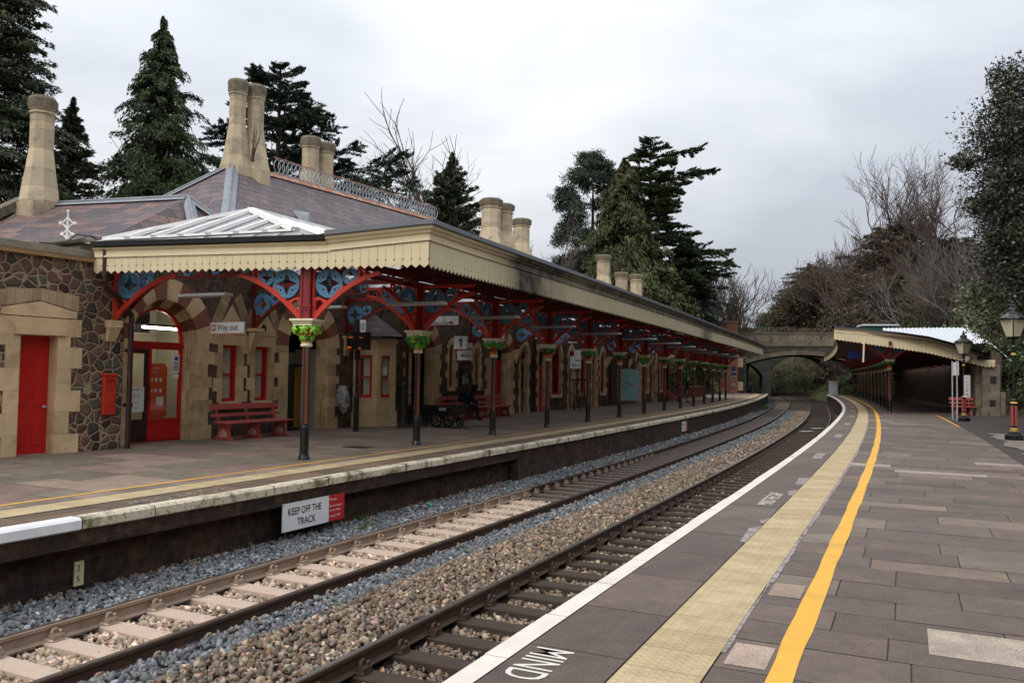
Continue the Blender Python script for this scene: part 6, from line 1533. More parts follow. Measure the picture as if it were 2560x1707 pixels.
# sack truck
t_ = thing('sack_truck', 'old timber and iron sack barrow leaning by the station wall', 'barrow', W(27.6, 1.1, ZL), RZF + .15)
mb = MB(); 
for y in (-.28, .28):
    mb.tube([(-1.2, y, .42), (-.3, y * .9, .50), (.9, y * .8, .88)], .04, 6); mb.tube([(.35, y, .0), (.30, y, .68)], .04, 6); mb.tube([(-1.15, y, .4), (-1.12, y, 1.62)], .022, 6)
    mb.tube([(-1.12, y, 1.5), (-.85, y, .5)], .016, 5)
mb.box((-1.12, 0, 1.62), (.07, .9, .07)); [mb.box((x, 0, .46 + .1 * k_), (.08, .56, .05)) for k_, x in enumerate((-.9, -.5, 0, .5))]; mb.box((-1.0, 0, .3), (.25, .5, .05)); mb.build('frame', 'timber_dark', t_)
for y in (-.34, .34):
    mb = MB(); mb.plate(circ(0, 0, .2, 16), [circ(0, 0, .15, 12)], -.025, .025); mb.box((0, 0, 0), (.3, .03, .035)); mb.box((0, 0, 0), (.035, .03, .3)); o_ = mb.build('wheel', 'black_iron', t_); o_.location = (-.75, y, .2)
# teal advertising poster
def poster_extra(t_):
    mb = MB(); w, h = 1.3, 1.9
    for x in (-w / 2, w / 2): mb.box((x, -.02, 0), (.06, .08, h + .06))
    for z in (-h / 2, h / 2): mb.box((0, -.02, z), (w + .06, .08, .06))
    mb.build('frame', 'sign_steel', t_)
    mb = MB()
    for q in range(60):
        a = rnd.uniform(0, 6.28); x, z = rnd.gauss(-.15, .12), rnd.uniform(-.35, .85); s_ = rnd.uniform(.04, .1); mb.poly([(x + s_ * .5 * math.cos(a) * math.cos(k_) - s_ * .22 * math.sin(a) * math.sin(k_), -.02, z + s_ * .5 * math.sin(a) * math.cos(k_) + s_ * .22 * math.cos(a) * math.sin(k_)) for k_ in (0, 1, 2, 3, 4, 5)])
    mb.build('print', 'leaf_dark', t_)
board('advert_poster', 'large teal poster in a pale frame on the station wall', 'poster', W(35.8, .95, 1.26), RZS + .15, 1.3, 1.9, 'poster_teal', None, [('tasty', -.02, -.12, .28, 'poster_pink', .8, .01), ('Two for one', -.5, -.62, .11, 'sign_steel', .9, 0), ('fresh bakes inside', -.5, -.8, .09, 'sign_steel', .9, 0)], extra=poster_extra)
# warning signs on the platform face
def keep_off(label, s, o, z0, w, h):
    p0, p1 = P(s, o, 0), P(s + w, o, 0); d = (p1 - p0).normalized(); rz_ = math.atan2(d.y, d.x)
    t_ = thing('warning_sign', label, 'sign', p0 + Vector((0, 0, z0)), rz_, 'track warning signs on the left platform face')
    wa = w * .73
    mb = MB(); mb.box((wa / 2, 0, h / 2), (wa, .02, h)); a = mb.build('panel', 'white_sign', t_); mb = MB(); mb.box((wa + (w - wa) / 2, 0, h / 2), (w - wa, .02, h)); b = mb.build('red_panel', 'sign_red', t_)
    mb = MB(); text_mb(mb, 'KEEP OFF THE', .205 * h / .56, lambda a_, y, z: (.10 * w / 1.37 + a_, -.013, h * .56 + z), sx=.56 * w / 1.37 / (h / .56), bold=.012); text_mb(mb, 'TRACK', .205 * h / .56, lambda a_, y, z: (.30 * w / 1.37 + a_, -.013, h * .16 + z), sx=.60 * w / 1.37 / (h / .56), bold=.012)
    mb.build('lettering', 'sign_black', a)
    for x in (.02, wa - .02):
        for z in (.02, h - .02): mb = MB(); mb.box((x, -.012, z), (.012, .006, .012)); mb.build('screw', 'sign_black', a)
    mb = MB()
    for k_, tx in enumerate(('Warning', 'Do not trespass', 'on the railway', 'Penalty £1000')): text_mb(mb, tx, .072 * h / .56, lambda a_, y, z: (wa + .02 + a_, -.013, h * (.80, .55, .38, .16)[k_] + z), sx=.62 * w / 1.37 / (h / .56), bold=.006)
    mb.build('lettering', 'white_sign', b); return t_
keep_off('white and red track warning sign on the brick platform face, close to the camera', 11.5, 4.405, -.83, 1.6, .45)
keep_off('small white and pink track warning sign farther along the platform face', 39.6, 4.445, -.78, 1.15, .46)
t_ = thing('number_plate', 'small cream numbered plate leaning against the foot of the platform wall', 'plate', P(8.1, 4.66, -.92), PI / 2 - TH(8))
mb = MB(); mb.box((0, 0, .13), (.13, .02, .30)); mb.build('panel', 'plaster_yellow', t_); mb = MB(); text_mb(mb, '2', .11, lambda a, y, z: (-.04 + a, -.013, .16 + z)); text_mb(mb, '5', .11, lambda a, y, z: (-.04 + a, -.013, .03 + z)); mb.build('lettering', 'black_iron', t_)
mb = MB(); mb.box((0, 0, .15), (.07, .03, .3)); o_ = mb.build('marker_stake', 'timber_dark'); o_.location = P(16.9, 4.62, -.98); tag(o_, 'short timber stake standing by the platform wall', 'stake')
mb = MB(); mb.lathe([(.0, -.05), (.03, -.042), (.05, 0), (.03, .042), (.0, .05)], 12); o_ = mb.build('lost_ball', 'ball_teal', smooth=True); o_.location = P(15.6, 4.1, -.92); tag(o_, 'small turquoise ball lying on the grey ballast', 'ball')
for lb_, s, o in (('white foam sheet lying between the far right rails', 46.8, -.6), ('second scrap of white foam beyond the foam sheet', 50.0, -1.0)):
    mb = MB(); mb.box((0, 0, 0), (.7, .35, .02), rz=.4); o_ = mb.build('foam_sheet', 'sign_steel'); o_.location = P(s, o, -.97); tag(o_, lb_, 'litter', 'foam scraps on the right track')
# posts and signs at the far end
t_ = thing('sign_post', 'slim grey post with blue and white signs at the far end of the left platform', 'sign post', P(78.5, 6.6, ZL), PI / 2 - TH(78) - PI / 2)
mb = MB(); mb.tube([(0, 0, 0), (0, 0, 2.8)], .035, 8); mb.build('post', 'sign_steel', t_)
mb = MB(); mb.box((0, -.05, 2.72), (.42, .03, .38)); mb.box((0, -.05, 2.22), (.42, .03, .26)); mb.build('blue_sign', 'sign_blue', t_)
mb = MB(); mb.box((0, -.05, 2.40), (.46, .03, .10)); mb.box((0, -.05, 1.88), (.32, .03, .42)); mb.box((0, -.05, 1.15), (.34, .03, .46)); [mb.box((x, -.068, 2.74), (.09, .01, .12)) for x in (-.09, .09)]; mb.box((-.1, -.068, 2.22), (.1, .01, .1)); mb.build('white_sign', 'white_sign', t_)
mb = MB(); mb.box((0, -.07, 1.86), (.12, .01, .22)); mb.build('print', 'sign_black', t_); mb = MB(); mb.box((0, -.07, .99), (.34, .01, .13)); mb.tube([(-.1, -.075, 1.08), (.1, -.075, 1.3)], .015, 4); mb.build('print', 'sign_red', t_)
# red ornamental panel rail and low wall beyond the building
t_ = thing('panel_fence', 'dark red ornamental panel fence behind the farthest left columns', 'fence', W(49.2, .8, ZL), RZF - .02)
mb = MB(); mb.box((3.6, 0, .62), (7.2, .06, .92)); 
for q in range(24): mb.lathe([(.0, -.01), (.13, 0), (.10, .02), (.04, .03)], 8, c=(0, 0, 0)) if False else mb.box((.15 + q * .3, -.035, .62), (.2, .02, .7), mat=Matrix.Rotation(.78 * (q % 2), 3, 'Y'))
mb.build('panel', 'crimson_paint', t_); mb = MB(); mb.box((3.6, -.01, 1.12), (7.3, .1, .06)); mb.build('rail', 'sign_steel', t_); mb = MB(); mb.box((3.6, .02, .1), (7.3, .16, .22)); mb.build('kerb', 'ashlar', t_)
mb = MB(); [mb.box((x, 0, 2.1), (.12, .12, 4.2)) for x in (-.6,)]; mb.build('post', 'crimson_paint', t_)
# ------------------------------------------------------------------ lamp posts
def lamp(label, loc, rz, group):
    t_ = thing('lamp_post', label, 'street lamp', loc, rz, group)
    mb = MB(); mb.box((0, 0, .10), (.37, .37, .20)); mb.box((0, 0, .23), (.27, .27, .07)); mb.build('base', 'black_paint', t_, bevel=.02)
    mb = MB(); mb.lathe([(.11, .265), (.115, .30), (.105, .33), (.11, .36), (.088, .39), (.088, 1.10), (.108, 1.11), (.108, 1.13), (.08, 1.17)], 12, mis=[0, 1, 0, 1, 0, 0, 0, 1]); mb.build('pedestal', ['black_paint', 'gold_paint'], t_)
    mb = MB()
    for i in range(6):
        a = 2 * PI * i / 6 + .3; x, y = .080 * math.cos(a), .080 * math.sin(a); mb.box((x, y, .75), (.042, .03, .60), rz=a + PI / 2)
    mb.build('red_stripe', 'bench_red', t_)
    mb = MB(); mb.lathe([(.075, 1.16), (.08, 1.22), (.055, 1.26), (.045, 2.55), (.065, 2.57), (.065, 2.62), (.045, 2.64), (.045, 2.78), (.075, 2.82), (.045, 2.88), (.05, 2.95), (.085, 3.0), (.04, 3.08)], 12, mis=[0, 0, 0, 0, 1, 1, 0, 0, 0, 0, 0, 0]); mb.tube([(-.25, 0, 2.93), (0, 0, 2.95), (.25, 0, 2.93)], .018, 6); mb.build('shaft', ['black_paint', 'gold_paint'], t_)
    mb = MB(); zb, zt = 3.12, 3.66; b_, w_ = .13, .255
    for i in range(4):
        a0, a1 = PI / 4 + PI / 2 * i, PI / 4 + PI / 2 * (i + 1); q = 1.414
        mb.poly([(b_ * q * math.cos(a0), b_ * q * math.sin(a0), zb), (b_ * q * math.cos(a1), b_ * q * math.sin(a1), zb), (w_ * q * math.cos(a1), w_ * q * math.sin(a1), zt), (w_ * q * math.cos(a0), w_ * q * math.sin(a0), zt)])
    la = mb.build('lantern_glass', 'lamp_glass', t_)
    mb = MB()
    for i in range(4):
        a0, a1 = PI / 4 + PI / 2 * i, PI / 4 + PI / 2 * (i + 1); q = 1.43
        A_, B_ = Vector((b_ * q * math.cos(a0), b_ * q * math.sin(a0), zb)), Vector((w_ * q * math.cos(a0), w_ * q * math.sin(a0), zt)); C_ = Vector((b_ * q * math.cos(a1), b_ * q * math.sin(a1), zb)); D_ = Vector((w_ * q * math.cos(a1), w_ * q * math.sin(a1), zt))
        mb.tube([A_, B_], .016, 5); mb.tube([A_, C_], .02, 5); mb.tube([B_, D_], .028, 5)
    mb.box((0, 0, 3.09), (.2, .2, .05)); mb.build('lantern_frame', 'black_paint', t_)
    mb = MB(); mb.lathe([(.40, 3.66), (.39, 3.70), (.24, 3.80), (.15, 3.86), (.13, 3.90), (.16, 3.92), (.15, 3.97), (.09, 4.0), (.05, 4.04), (.07, 4.07), (.03, 4.11), (.045, 4.15), (.0, 4.21)], 8, 0, 1., (0, 0, 0), PI / 8); mb.build('lantern_cap', 'black_paint', t_)
    return t_
l1 = lamp('black and red lantern post standing on gravel at the right edge', Vector((15.12, 24.72, 0)), .25, 'old lantern posts on the right platform')
l2 = dup(l1, Vector((20.0, 36.3, 0)), .3, 'lantern post in front of the right canopy, with a white notice strip', 'old lantern posts on the right platform')
for c in l2.children: pass
l2.scale = (.97, .97, .955)
board('notice_strip', 'narrow white notice strip fixed to the far lantern post', 'notice', Vector((20.05, 36.12, 1.55)), -.1, .26, .98, 'white_sign', None, [('Trains', -.09, .36, .06, 'sign_black', .8, 0), ('to', -.09, .27, .06, 'sign_black', .8, 0), ('London', -.09, .18, .06, 'sign_black', .8, 0)], extra=lambda t_: (lambda m_: ([m_.box((rnd.uniform(-.07, .07), -.017, z), (rnd.uniform(.04, .11), .004, .03)) for z in (-.4, -.34, -.2, -.1, 0, .08)], m_.build('print', 'sign_black', t_)))(MB()))
t_ = thing('post_sign', 'grey two-post sign with a white panel seen edge-on before the right canopy', 'sign', Vector((20.0, 37.0, 0)), PI / 2 - .34)
mb = MB(); [mb.tube([(x, 0, 0), (x, 0, 2.68)], .03, 8) for x in (-.45, .75)]; mb.build('post', 'sign_steel', t_)
mb = MB(); mb.box((.15, -.05, 2.32), (1.35, .03, .62)); mb.build('panel', 'white_sign', t_); mb = MB(); mb.box((.15, -.05, 2.03), (1.36, .04, .03)); mb.build('edge_strip', 'sign_red', t_)
tx = MB(); text_mb(tx, 'Great', .25, lambda a, y, z: (.7 - a, -.07, 2.35 + z)); tx.build('lettering', 'sign_black', t_)
# hanging arrow bar and blue sign under the right canopy, cameras on its fascia
rdir = (RC - RA).normalized(); rzr = math.atan2(rdir.y, rdir.x)
t_ = thing('hanging_pole', 'cream forked pole hanging below the right canopy valance', 'hanger pole', RA + rdir * 1.42 + Vector((0, -.05, 2.7)), rzr)
mb = MB(); mb.tube([(0, 0, 0), (.04, 0, .95), (.05, 0, 1.05)], .045, 8); mb.tube([(.04, 0, .9), (-.12, 0, 1.15)], .035, 6); mb.build('pole', 'cream_trim', t_)
board('hanging_sign', 'blue sign hanging in the shade under the right canopy', 'sign', RA + rdir * 1.55 + Vector((.8, 3.0, 3.18)), rzr, .92, .42, 'sign_blue', None, (), extra=lambda t_: hangers(t_, (-.3, .3), .2, .6))
t_ = thing('security_camera', 'white dome camera on the right canopy fascia', 'camera', RA + rdir * 6.35 + Vector((-.02, -.14, 2.95)), rzr); mb = MB(); mb.lathe([(.0, -.16), (.10, -.10), (.13, 0), (.13, .08), (.05, .1)], 12); mb.build('dome', 'white_sign', t_, smooth=True); mb = MB(); mb.box((0, .07, .06), (.08, .16, .08)); mb.build('arm', 'sign_steel', t_)
t_ = thing('security_camera', 'small dark box camera right of the white dome camera', 'camera', RA + rdir * 6.9 + Vector((-.02, -.12, 2.95)), rzr); mb = MB(); mb.box((0, -.05, 0), (.12, .3, .12), mat=Matrix.Rotation(.5, 3, 'Z')); mb.build('body', 'black_iron', t_, bevel=.01); mb = MB(); mb.box((0, .06, .08), (.05, .12, .05)); mb.build('arm', 'black_iron', t_)
bench('red bench in the shade behind the lantern post under the right canopy', Vector((23.55, 42.9, 0)), -.25, 'red benches along the station wall', 2, 1.15)
t_ = thing('equipment_cabinet', 'pale grey equipment cabinet at the end of the right platform', 'cabinet', P(103.6, -2.9, 0), PI / 2 - TH(103)); mb = MB(); mb.box((0, 0, .75), (1.0, .95, 1.5)); mb.build('case', 'cabinet_grey', t_, bevel=.02); mb = MB(); mb.box((0, 0, 1.54), (1.15, 1.1, .08)); mb.build('lid', 'sign_steel', t_)

# ------------------------------------------------------------------ bridges
def bridge(label, s, thick, span0, span1, zspr, zcr, ztop, x0, x1, med, mats, pier=True):
    base = P(s, 6, 0); th = TH(s); t_ = thing('road_bridge', label, 'bridge', base, -th)       # local x across the line to the right, y along it
    c = (span0 + span1) / 2; hw = (span1 - span0) / 2; h = zcr - zspr; R_ = (hw * hw + h * h) / (2 * h); cz = zcr - R_; a0 = math.asin(hw / R_)
    pts = [(c + R_ * math.sin(a), cz + R_ * math.cos(a)) for a in [a0 - 2 * a0 * i / 28 for i in range(29)]]
    hl = [(span0, -2.5), (span1, -2.5)] + pts
    mb = MB(); mb.plate([(x0, -3), (x1, -3), (x1, ztop - 1.55), (x0, ztop - 1.55)], [hl], 0, .5); mb.build('spandrel', mats[0], t_, fixn=True)
    mb = MB(); mb.plate([(x0, -3), (x1, -3), (x1, ztop - 1.55), (x0, ztop - 1.55)], [hl], thick - .5, thick)
    for a, b in zip(hl, hl[1:] + hl[:1]): mb.poly([(a[0], .02, a[1]), (b[0], .02, b[1]), (b[0], thick - .02, b[1]), (a[0], thick - .02, a[1])])
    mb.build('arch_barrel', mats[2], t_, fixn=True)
    mb = MB(); R2 = R_ + .52
    for i in range(28):
        aa, ab = a0 - 2 * a0 * i / 28, a0 - 2 * a0 * (i + 1) / 28
        q = lambda r_, a: (c + r_ * math.sin(a), cz + r_ * math.cos(a))
        mb.plate([q(R_, aa), q(R2, aa), q(R2, ab), q(R_, ab)][::-1], [], -.03, .2, 0, tn(.15)); mb.plate([q(R_, aa), q(R_ + .13, aa), q(R_ + .13, ab), q(R_, ab)][::-1], [], -.07, -.031, 1, 1.)
    mb.build('arch_ring', [mats[1], 'bridge_ashlar'], t_, fixn=True)
    mb = MB(); mb.box(((x0 + x1) / 2, .2, ztop - .78), (x1 - x0, .45, 1.42)); mb.box(((x0 + x1) / 2, .2, ztop - 1.55), (x1 - x0, .62, .14)); mb.build('parapet', 'bridge_ashlar', t_)
    mb = MB(); mb.box(((x0 + x1) / 2, .2, ztop - .03), (x1 - x0 + .1, .62, .14)); mb.build('coping', 'stone_mossy', t_)
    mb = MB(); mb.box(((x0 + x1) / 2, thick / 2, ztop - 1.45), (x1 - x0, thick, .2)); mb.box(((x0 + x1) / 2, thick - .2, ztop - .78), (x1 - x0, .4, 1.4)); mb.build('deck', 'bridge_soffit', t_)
    if med:
        mb = MB()
        for x in med:
            for k_ in range(12):
                a, b = 2 * PI * k_ / 12, 2 * PI * (k_ + 1) / 12; mb.plate([(x + .30 * math.cos(a), ztop - .72 + .30 * math.sin(a)), (x + .30 * math.cos(b), ztop - .72 + .30 * math.sin(b)), (x + .18 * math.cos(b), ztop - .72 + .18 * math.sin(b)), (x + .18 * math.cos(a), ztop - .72 + .18 * math.sin(a))], [], -.075, -.02)
            mb.box((x, -.05, ztop - .72), (.12, .05, .12), mat=Matrix.Rotation(.78, 3, 'Y'))
        mb.build('medallion', 'medallion_stone', t_)
    if pier:
        mb = MB(); mb.box((span0 - 1.0, -.35, 1.5), (1.1, .7, 6)); mb.build('abutment', mats[0], t_); mb = MB()
        for z in (.3, 3.2): mb.box((span0 - 1.0, -.36, z + .5), (1.2, .76, 1.1), tint=tn(.1))
        mb.build('abutment_quoin', 'ashlar', t_)
    return t_
bridge('stone road bridge with medallion parapet arching over both tracks', 107.0, 8.5, -.95, 11.9, 3.6, 4.75, 7.4, -22, 30, [-.6, .6, 1.5, 2.5, 4.6, 5.5, 6.4, 7.3, 8.2, 10.3, 11.2], ['bridge_stone', 'bridge_ashlar', 'bridge_soffit'])
base = P(141, 6, 0); t_ = thing('road_bridge', 'darker second stone bridge on a slim pier, seen through the first arch', 'bridge', base, -TH(141))
def seg_arch(a, b, zs, zc): c = (a + b) / 2; hw = (b - a) / 2; h = zc - zs; R_ = (hw * hw + h * h) / (2 * h); t0 = math.asin(hw / R_); return [(a, -2.5), (b, -2.5)] + [(c + R_ * math.sin(t0 - 2 * t0 * i / 20), zc - R_ + R_ * math.cos(t0 - 2 * t0 * i / 20)) for i in range(21)]
h1, h2 = seg_arch(-6.5, 1.9, 2.2, 4.6), seg_arch(3.1, 12.8, 2.9, 5.6)
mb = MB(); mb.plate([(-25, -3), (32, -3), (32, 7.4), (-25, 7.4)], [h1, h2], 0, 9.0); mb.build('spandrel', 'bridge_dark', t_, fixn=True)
mb = MB(); mb.box((3.5, 4.5, 7.5), (57, 9.3, .25)); mb.build('coping', 'stone_mossy', t_)
t_ = thing('brick_pier', 'reddish brick pier standing on the bridge above the far canopy end', 'pier', P(104.5, 9.2, 0), -TH(104)); mb = MB(); mb.box((0, 0, 4.3), (2.6, 1.2, 8.6)); mb.build('body', 'ashlar_red', t_); mb = MB(); mb.box((0, 0, 8.65), (2.8, 1.4, .2)); mb.build('cap', 'stone_mossy', t_)
# shed with a pale roof on the bank behind the right canopy
t_ = thing('bank_shed', 'small green shed with pale flat roof on the bank above the right canopy', 'shed', Vector((37.9, 85, 5.0)), -.2); mb = MB(); mb.box((0, 0, 1.1), (3.0, 2.4, 2.4)); mb.build('wall', 'leaf_dark', t_); mb = MB(); mb.box((0, 0, 2.42), (3.5, 2.9, .16)); mb.build('roof', 'corrugated', t_)

# ------------------------------------------------------------------ people
def skin_person(name, label, joints, edges, rad, parts, loc, rz, body_mat, mats=None, sub=2):
    """joints: dict name -> xyz; one continuous skinned surface"""
    t_ = thing(name, label, 'person', loc, rz); names_ = list(joints)
    me = bpy.data.meshes.new('body'); me.from_pydata([joints[k_] for k_ in names_], [(names_.index(a), names_.index(b)) for a, b in edges], [])
    o = bpy.data.objects.new('body', me); COL.objects.link(o)
    mo = o.modifiers.new('skin', 'SKIN'); mo.use_smooth_shade = True
    lay = me.skin_vertices[0].data if me.skin_vertices else None
    if lay is None:
        bm = bmesh.new(); bm.from_mesh(me); bm.verts.layers.skin.verify(); bm.to_mesh(me); bm.free(); lay = me.skin_vertices[0].data
    for i, k_ in enumerate(names_): r_ = rad[k_]; lay[i].radius = r_ if isinstance(r_, tuple) else (r_, r_); lay[i].use_root = (k_ == 'pelvis')
    sbm = o.modifiers.new('sub', 'SUBSURF'); sbm.levels = sub; sbm.render_levels = sub
    dg = bpy.context.evaluated_depsgraph_get(); m2 = bpy.data.meshes.new_from_object(o.evaluated_get(dg)); bpy.data.objects.remove(o)
    for m_ in (mats or [body_mat]): m2.materials.append(M[m_])
    ca = m2.color_attributes.get('tint') or m2.color_attributes.new('tint', 'FLOAT_COLOR', 'CORNER'); ca.data.foreach_set('color', [1.0] * (len(m2.loops) * 4))
    b = bpy.data.objects.new('body', m2); COL.objects.link(b); b.parent = t_
    for p_ in m2.polygons: p_.use_smooth = True; p_.material_index = parts(p_.center) if parts else 0
    return t_
def chain(J, E, R, pts, names_, rads, root):
    prev = root
    for n, p, r in zip(names_, pts, rads): J[n] = p; R[n] = r; E.append((prev, n)); prev = n
def fingers(J, E, R, root, wrist, palm_dir, side_dir, curl_dir, tag_, thumb=1, s=1.0):
    w = Vector(wrist); d = Vector(palm_dir).normalized(); sd = Vector(side_dir).normalized(); cd = Vector(curl_dir).normalized()
    J[tag_ + 'palm'] = tuple(w + d * .06 * s); R[tag_ + 'palm'] = (.026 * s, .030 * s); E.append((root, tag_ + 'palm'))
    for i in range(4):
        b = w + d * .09 * s + sd * (i - 1.5) * .021 * s; L = (.07, .08, .076, .06)[i] * s
        chain(J, E, R, [tuple(b), tuple(b + d * L * .5 + cd * .012 * s), tuple(b + d * L * .75 + cd * .04 * s)], ['%sf%d%d' % (tag_, i, k_) for k_ in range(3)], [.0095 * s, .0085 * s, .0075 * s], tag_ + 'palm')
    b = w + d * .03 * s + sd * thumb * .035 * s
    chain(J, E, R, [tuple(b), tuple(b + d * .035 * s + sd * thumb * .02 * s), tuple(b + d * .06 * s + cd * .02 * s + sd * thumb * .012 * s)], [tag_ + 't%d' % k_ for k_ in range(3)], [.012 * s, .0105 * s, .009 * s], tag_ + 'palm')
def head_parts(t_, c, f, r=.105, hair=None, cap=False):
    """face details on a head centred at c looking along f"""
    c = Vector(c); f = Vector(f).normalized(); sd = f.cross(Vector((0, 0, 1))).normalized(); u_ = sd.cross(f).normalized()
    q = lambda a, b, d: tuple(c + f * a * r + sd * b * r + u_ * d * r)
    mb = MB(); i0 = 0; n = 16; rings = 12
    for i in range(rings + 1):
        ph = PI * i / rings; z = math.cos(ph) * 1.22; rr = math.sin(ph)
        for j in range(n):
            a = 2 * PI * j / n; fx = math.cos(a) * rr; sy = math.sin(a) * rr * .80
            if z < -.2: fx *= .86; sy *= .82 + .1 * (z + .2)
            if fx > .6 and abs(sy) < .2 and -.35 < z < .12: fx += .20 * (1 - abs(sy) / .2)
            mb.v.append(q(fx, sy, z))
    for i in range(rings):
        for j in range(n): mb.f.append((i * n + j, (i + 1) * n + j, (i + 1) * n + (j + 1) % n, i * n + (j + 1) % n)); mb.m.append(0); mb.t.append(1.)
    for sgn in (-1, 1): mb.lathe([(.0, -.02), (.022, -.015), (.03, .01), (.015, .03)], 8, c=q(-.05, sgn * .82, 0))
    h = mb.build('head', 'skin', t_, smooth=True, fixn=True)
    mb = MB(); [mb.lathe([(.0, -.008), (.012, 0), (.0, .008)], 8, c=q(.86, sgn * .32, .08)) for sgn in (-1, 1)]; mb.tube([q(.82, -.22, -.62), q(.90, 0, -.64), q(.82, .22, -.62)], .007, 5); mb.build('eyes_and_mouth', 'dark_room', h)
    return h, q
# seated figure: local +x faces along the look direction, bent forward over a phone
J = {'pelvis': (0, 0, .56), 'spine': (.05, 0, .76), 'chest': (.15, 0, .96), 'neck': (.25, 0, 1.12), 'neck2': (.30, 0, 1.19)}
R = {'pelvis': (.17, .17), 'spine': (.155, .17), 'chest': (.15, .19), 'neck': (.085, .085), 'neck2': (.07, .07)}
E_ = [('pelvis', 'spine'), ('spine', 'chest'), ('chest', 'neck'), ('neck', 'neck2')]
for sg, nm, sp in ((1, 'l', 0), (-1, 'r', .03)):
    chain(J, E_, R, [(.12, sg * .11, .54), (.46 + sp, sg * .14, .55), (.50 + sp, sg * .14, .30), (.47 + sp * 2, sg * .14, .09), (.50 + sp * 2, sg * .14, .05), (.66 + sp * 2, sg * .15, .035)], [nm + k_ for k_ in ('hip', 'knee', 'shin', 'ankle', 'heel', 'toe')], [.105, .078, .06, .05, .052, .04], 'pelvis')
    chain(J, E_, R, [(.17, sg * .20, 1.02), (.27, sg * .27, .80), (.45, sg * .17, .70), (.56, sg * .075, .685)], [nm + k_ for k_ in ('shoulder', 'elbow', 'fore', 'wrist')], [.075, .06, .047, .032], 'chest')
    fingers(J, E_, R, nm + 'wrist', (.56, sg * .075, .685), (1, -sg * .35, .05), (0, sg * .4, 1), (0, -sg, .1), nm, 1)
hd = Vector((.40, 0, 1.27)); fd = Vector((.80, 0, -.60))
pts_fn = lambda c: 1 if (c.x > .555 and .58 < c.z < .82) else 0
t_ = skin_person('person', 'person in black hooded coat and trousers sitting bent over a phone on the red bench', J, E_, R, pts_fn, W(15.05, .85, ZL), math.atan2((DN - DU * .15).y, (DN - DU * .15).x) + .45, 'cloth_black', ['cloth_black', 'skin'])
h, q = head_parts(t_, hd, fd, .10)
mb = MB(); n = 16; ff = fd.normalized(); sdv = ff.cross(Vector((0, 0, 1))).normalized(); uv_ = sdv.cross(ff)
for i in range(11):                                         # shell open at the face
    ph = .80 + (PI - .80) * i / 10
    for j in range(n): a = 2 * PI * j / n; mb.v.append(tuple(hd - ff * .02 + ff * .145 * math.cos(ph) + (sdv * math.cos(a) * .125 + uv_ * math.sin(a) * .155) * max(.02, math.sin(ph))))
for i in range(10):
    for j in range(n): mb.f.append((i * n + j, i * n + (j + 1) % n, (i + 1) * n + (j + 1) % n, (i + 1) * n + j)); mb.m.append(0); mb.t.append(1.)
mb.build('hood', 'cloth_black', t_, smooth=True)
mb = MB(); mb.box((-.10, 0, .93), (.26, .36, .48), mat=Matrix.Rotation(.42, 3, 'Y')); mb.box((-.20, 0, .86), (.12, .28, .28), mat=Matrix.Rotation(.42, 3, 'Y')); bp_ = mb.build('pack', 'cloth_navy', bevel=.07); bpm = bp_; bp_.modifiers[0].segments = 3
bk = thing('backpack', 'dark rucksack on the back of the seated person', 'backpack', t_.location, t_.rotation_euler.z); bp_.parent = bk; bp_.name = 'pack'
mb = MB(); [mb.tube([(-.02, y, 1.16), (.10, y, 1.20), (.22, y, 1.06), (.20, y, .9), (.02, y * 1.2, .76)], .022, 6) for y in (-.14, .14)]; mb.build('strap', 'cloth_navy', bk)
ph_ = thing('phone', 'phone held in both hands by the seated person', 'phone', t_.location, t_.rotation_euler.z); mb = MB(); mb.box((.665, 0, .735), (.14, .07, .01), mat=Matrix.Rotation(-.5, 3, 'Y')); mb.build('case', 'black_paint', ph_)
# standing figure with striped trousers
J = {'pelvis': (0, 0, .95), 'spine': (.0, 0, 1.12), 'chest': (.02, 0, 1.34), 'neck': (.05, 0, 1.50), 'neck2': (.08, 0, 1.56)}
R = {'pelvis': (.15, .165), 'spine': (.14, .16), 'chest': (.145, .19), 'neck': (.075, .075), 'neck2': (.062, .062)}
E_ = [('pelvis', 'spine'), ('spine', 'chest'), ('chest', 'neck'), ('neck', 'neck2')]
for sg, nm, sp in ((1, 'l', .05), (-1, 'r', -.05)):
    chain(J, E_, R, [(0, sg * .09, .88), (sp, sg * .10, .50), (sp * .6, sg * .10, .28), (sp * .4, sg * .10, .09), (sp * .4 + .02, sg * .10, .05), (sp * .4 + .19, sg * .11, .035)], [nm + k_ for k_ in ('hip', 'knee', 'shin', 'ankle', 'heel', 'toe')], [.095, .07, .058, .05, .05, .04], 'pelvis')
    chain(J, E_, R, [(.02, sg * .21, 1.42), (.03, sg * .26, 1.13), (.20, sg * .17, 1.06), (.30, sg * .09, 1.07)], [nm + k_ for k_ in ('shoulder', 'elbow', 'fore', 'wrist')], [.075, .058, .046, .032], 'chest')
    fingers(J, E_, R, nm + 'wrist', (.30, sg * .09, 1.07), (1, -sg * .4, .1), (0, sg * .4, 1), (0, -sg, .1), nm, 1)
t_ = skin_person('person', 'bald person in dark jacket and white-striped trousers standing by the red panel fence', J, E_, R, lambda c: 1 if (c.x > .295 and .98 < c.z < 1.2) else 0, P(61.5, 8.3, ZL), -.15, 'cloth_navy', ['cloth_navy', 'skin'])
t_.scale = (1.03,) * 3
head_parts(t_, (.11, 0, 1.68), (.93, 0, -.36), .10)
mb = MB(); mb.tube([(.0, -.19, .90), (.03, -.178, .6), (-.045, -.172, .5), (-.03, -.165, .3), (-.02, -.155, .12)], .02, 6); mb.build('trouser_stripe', 'white_sign', t_)
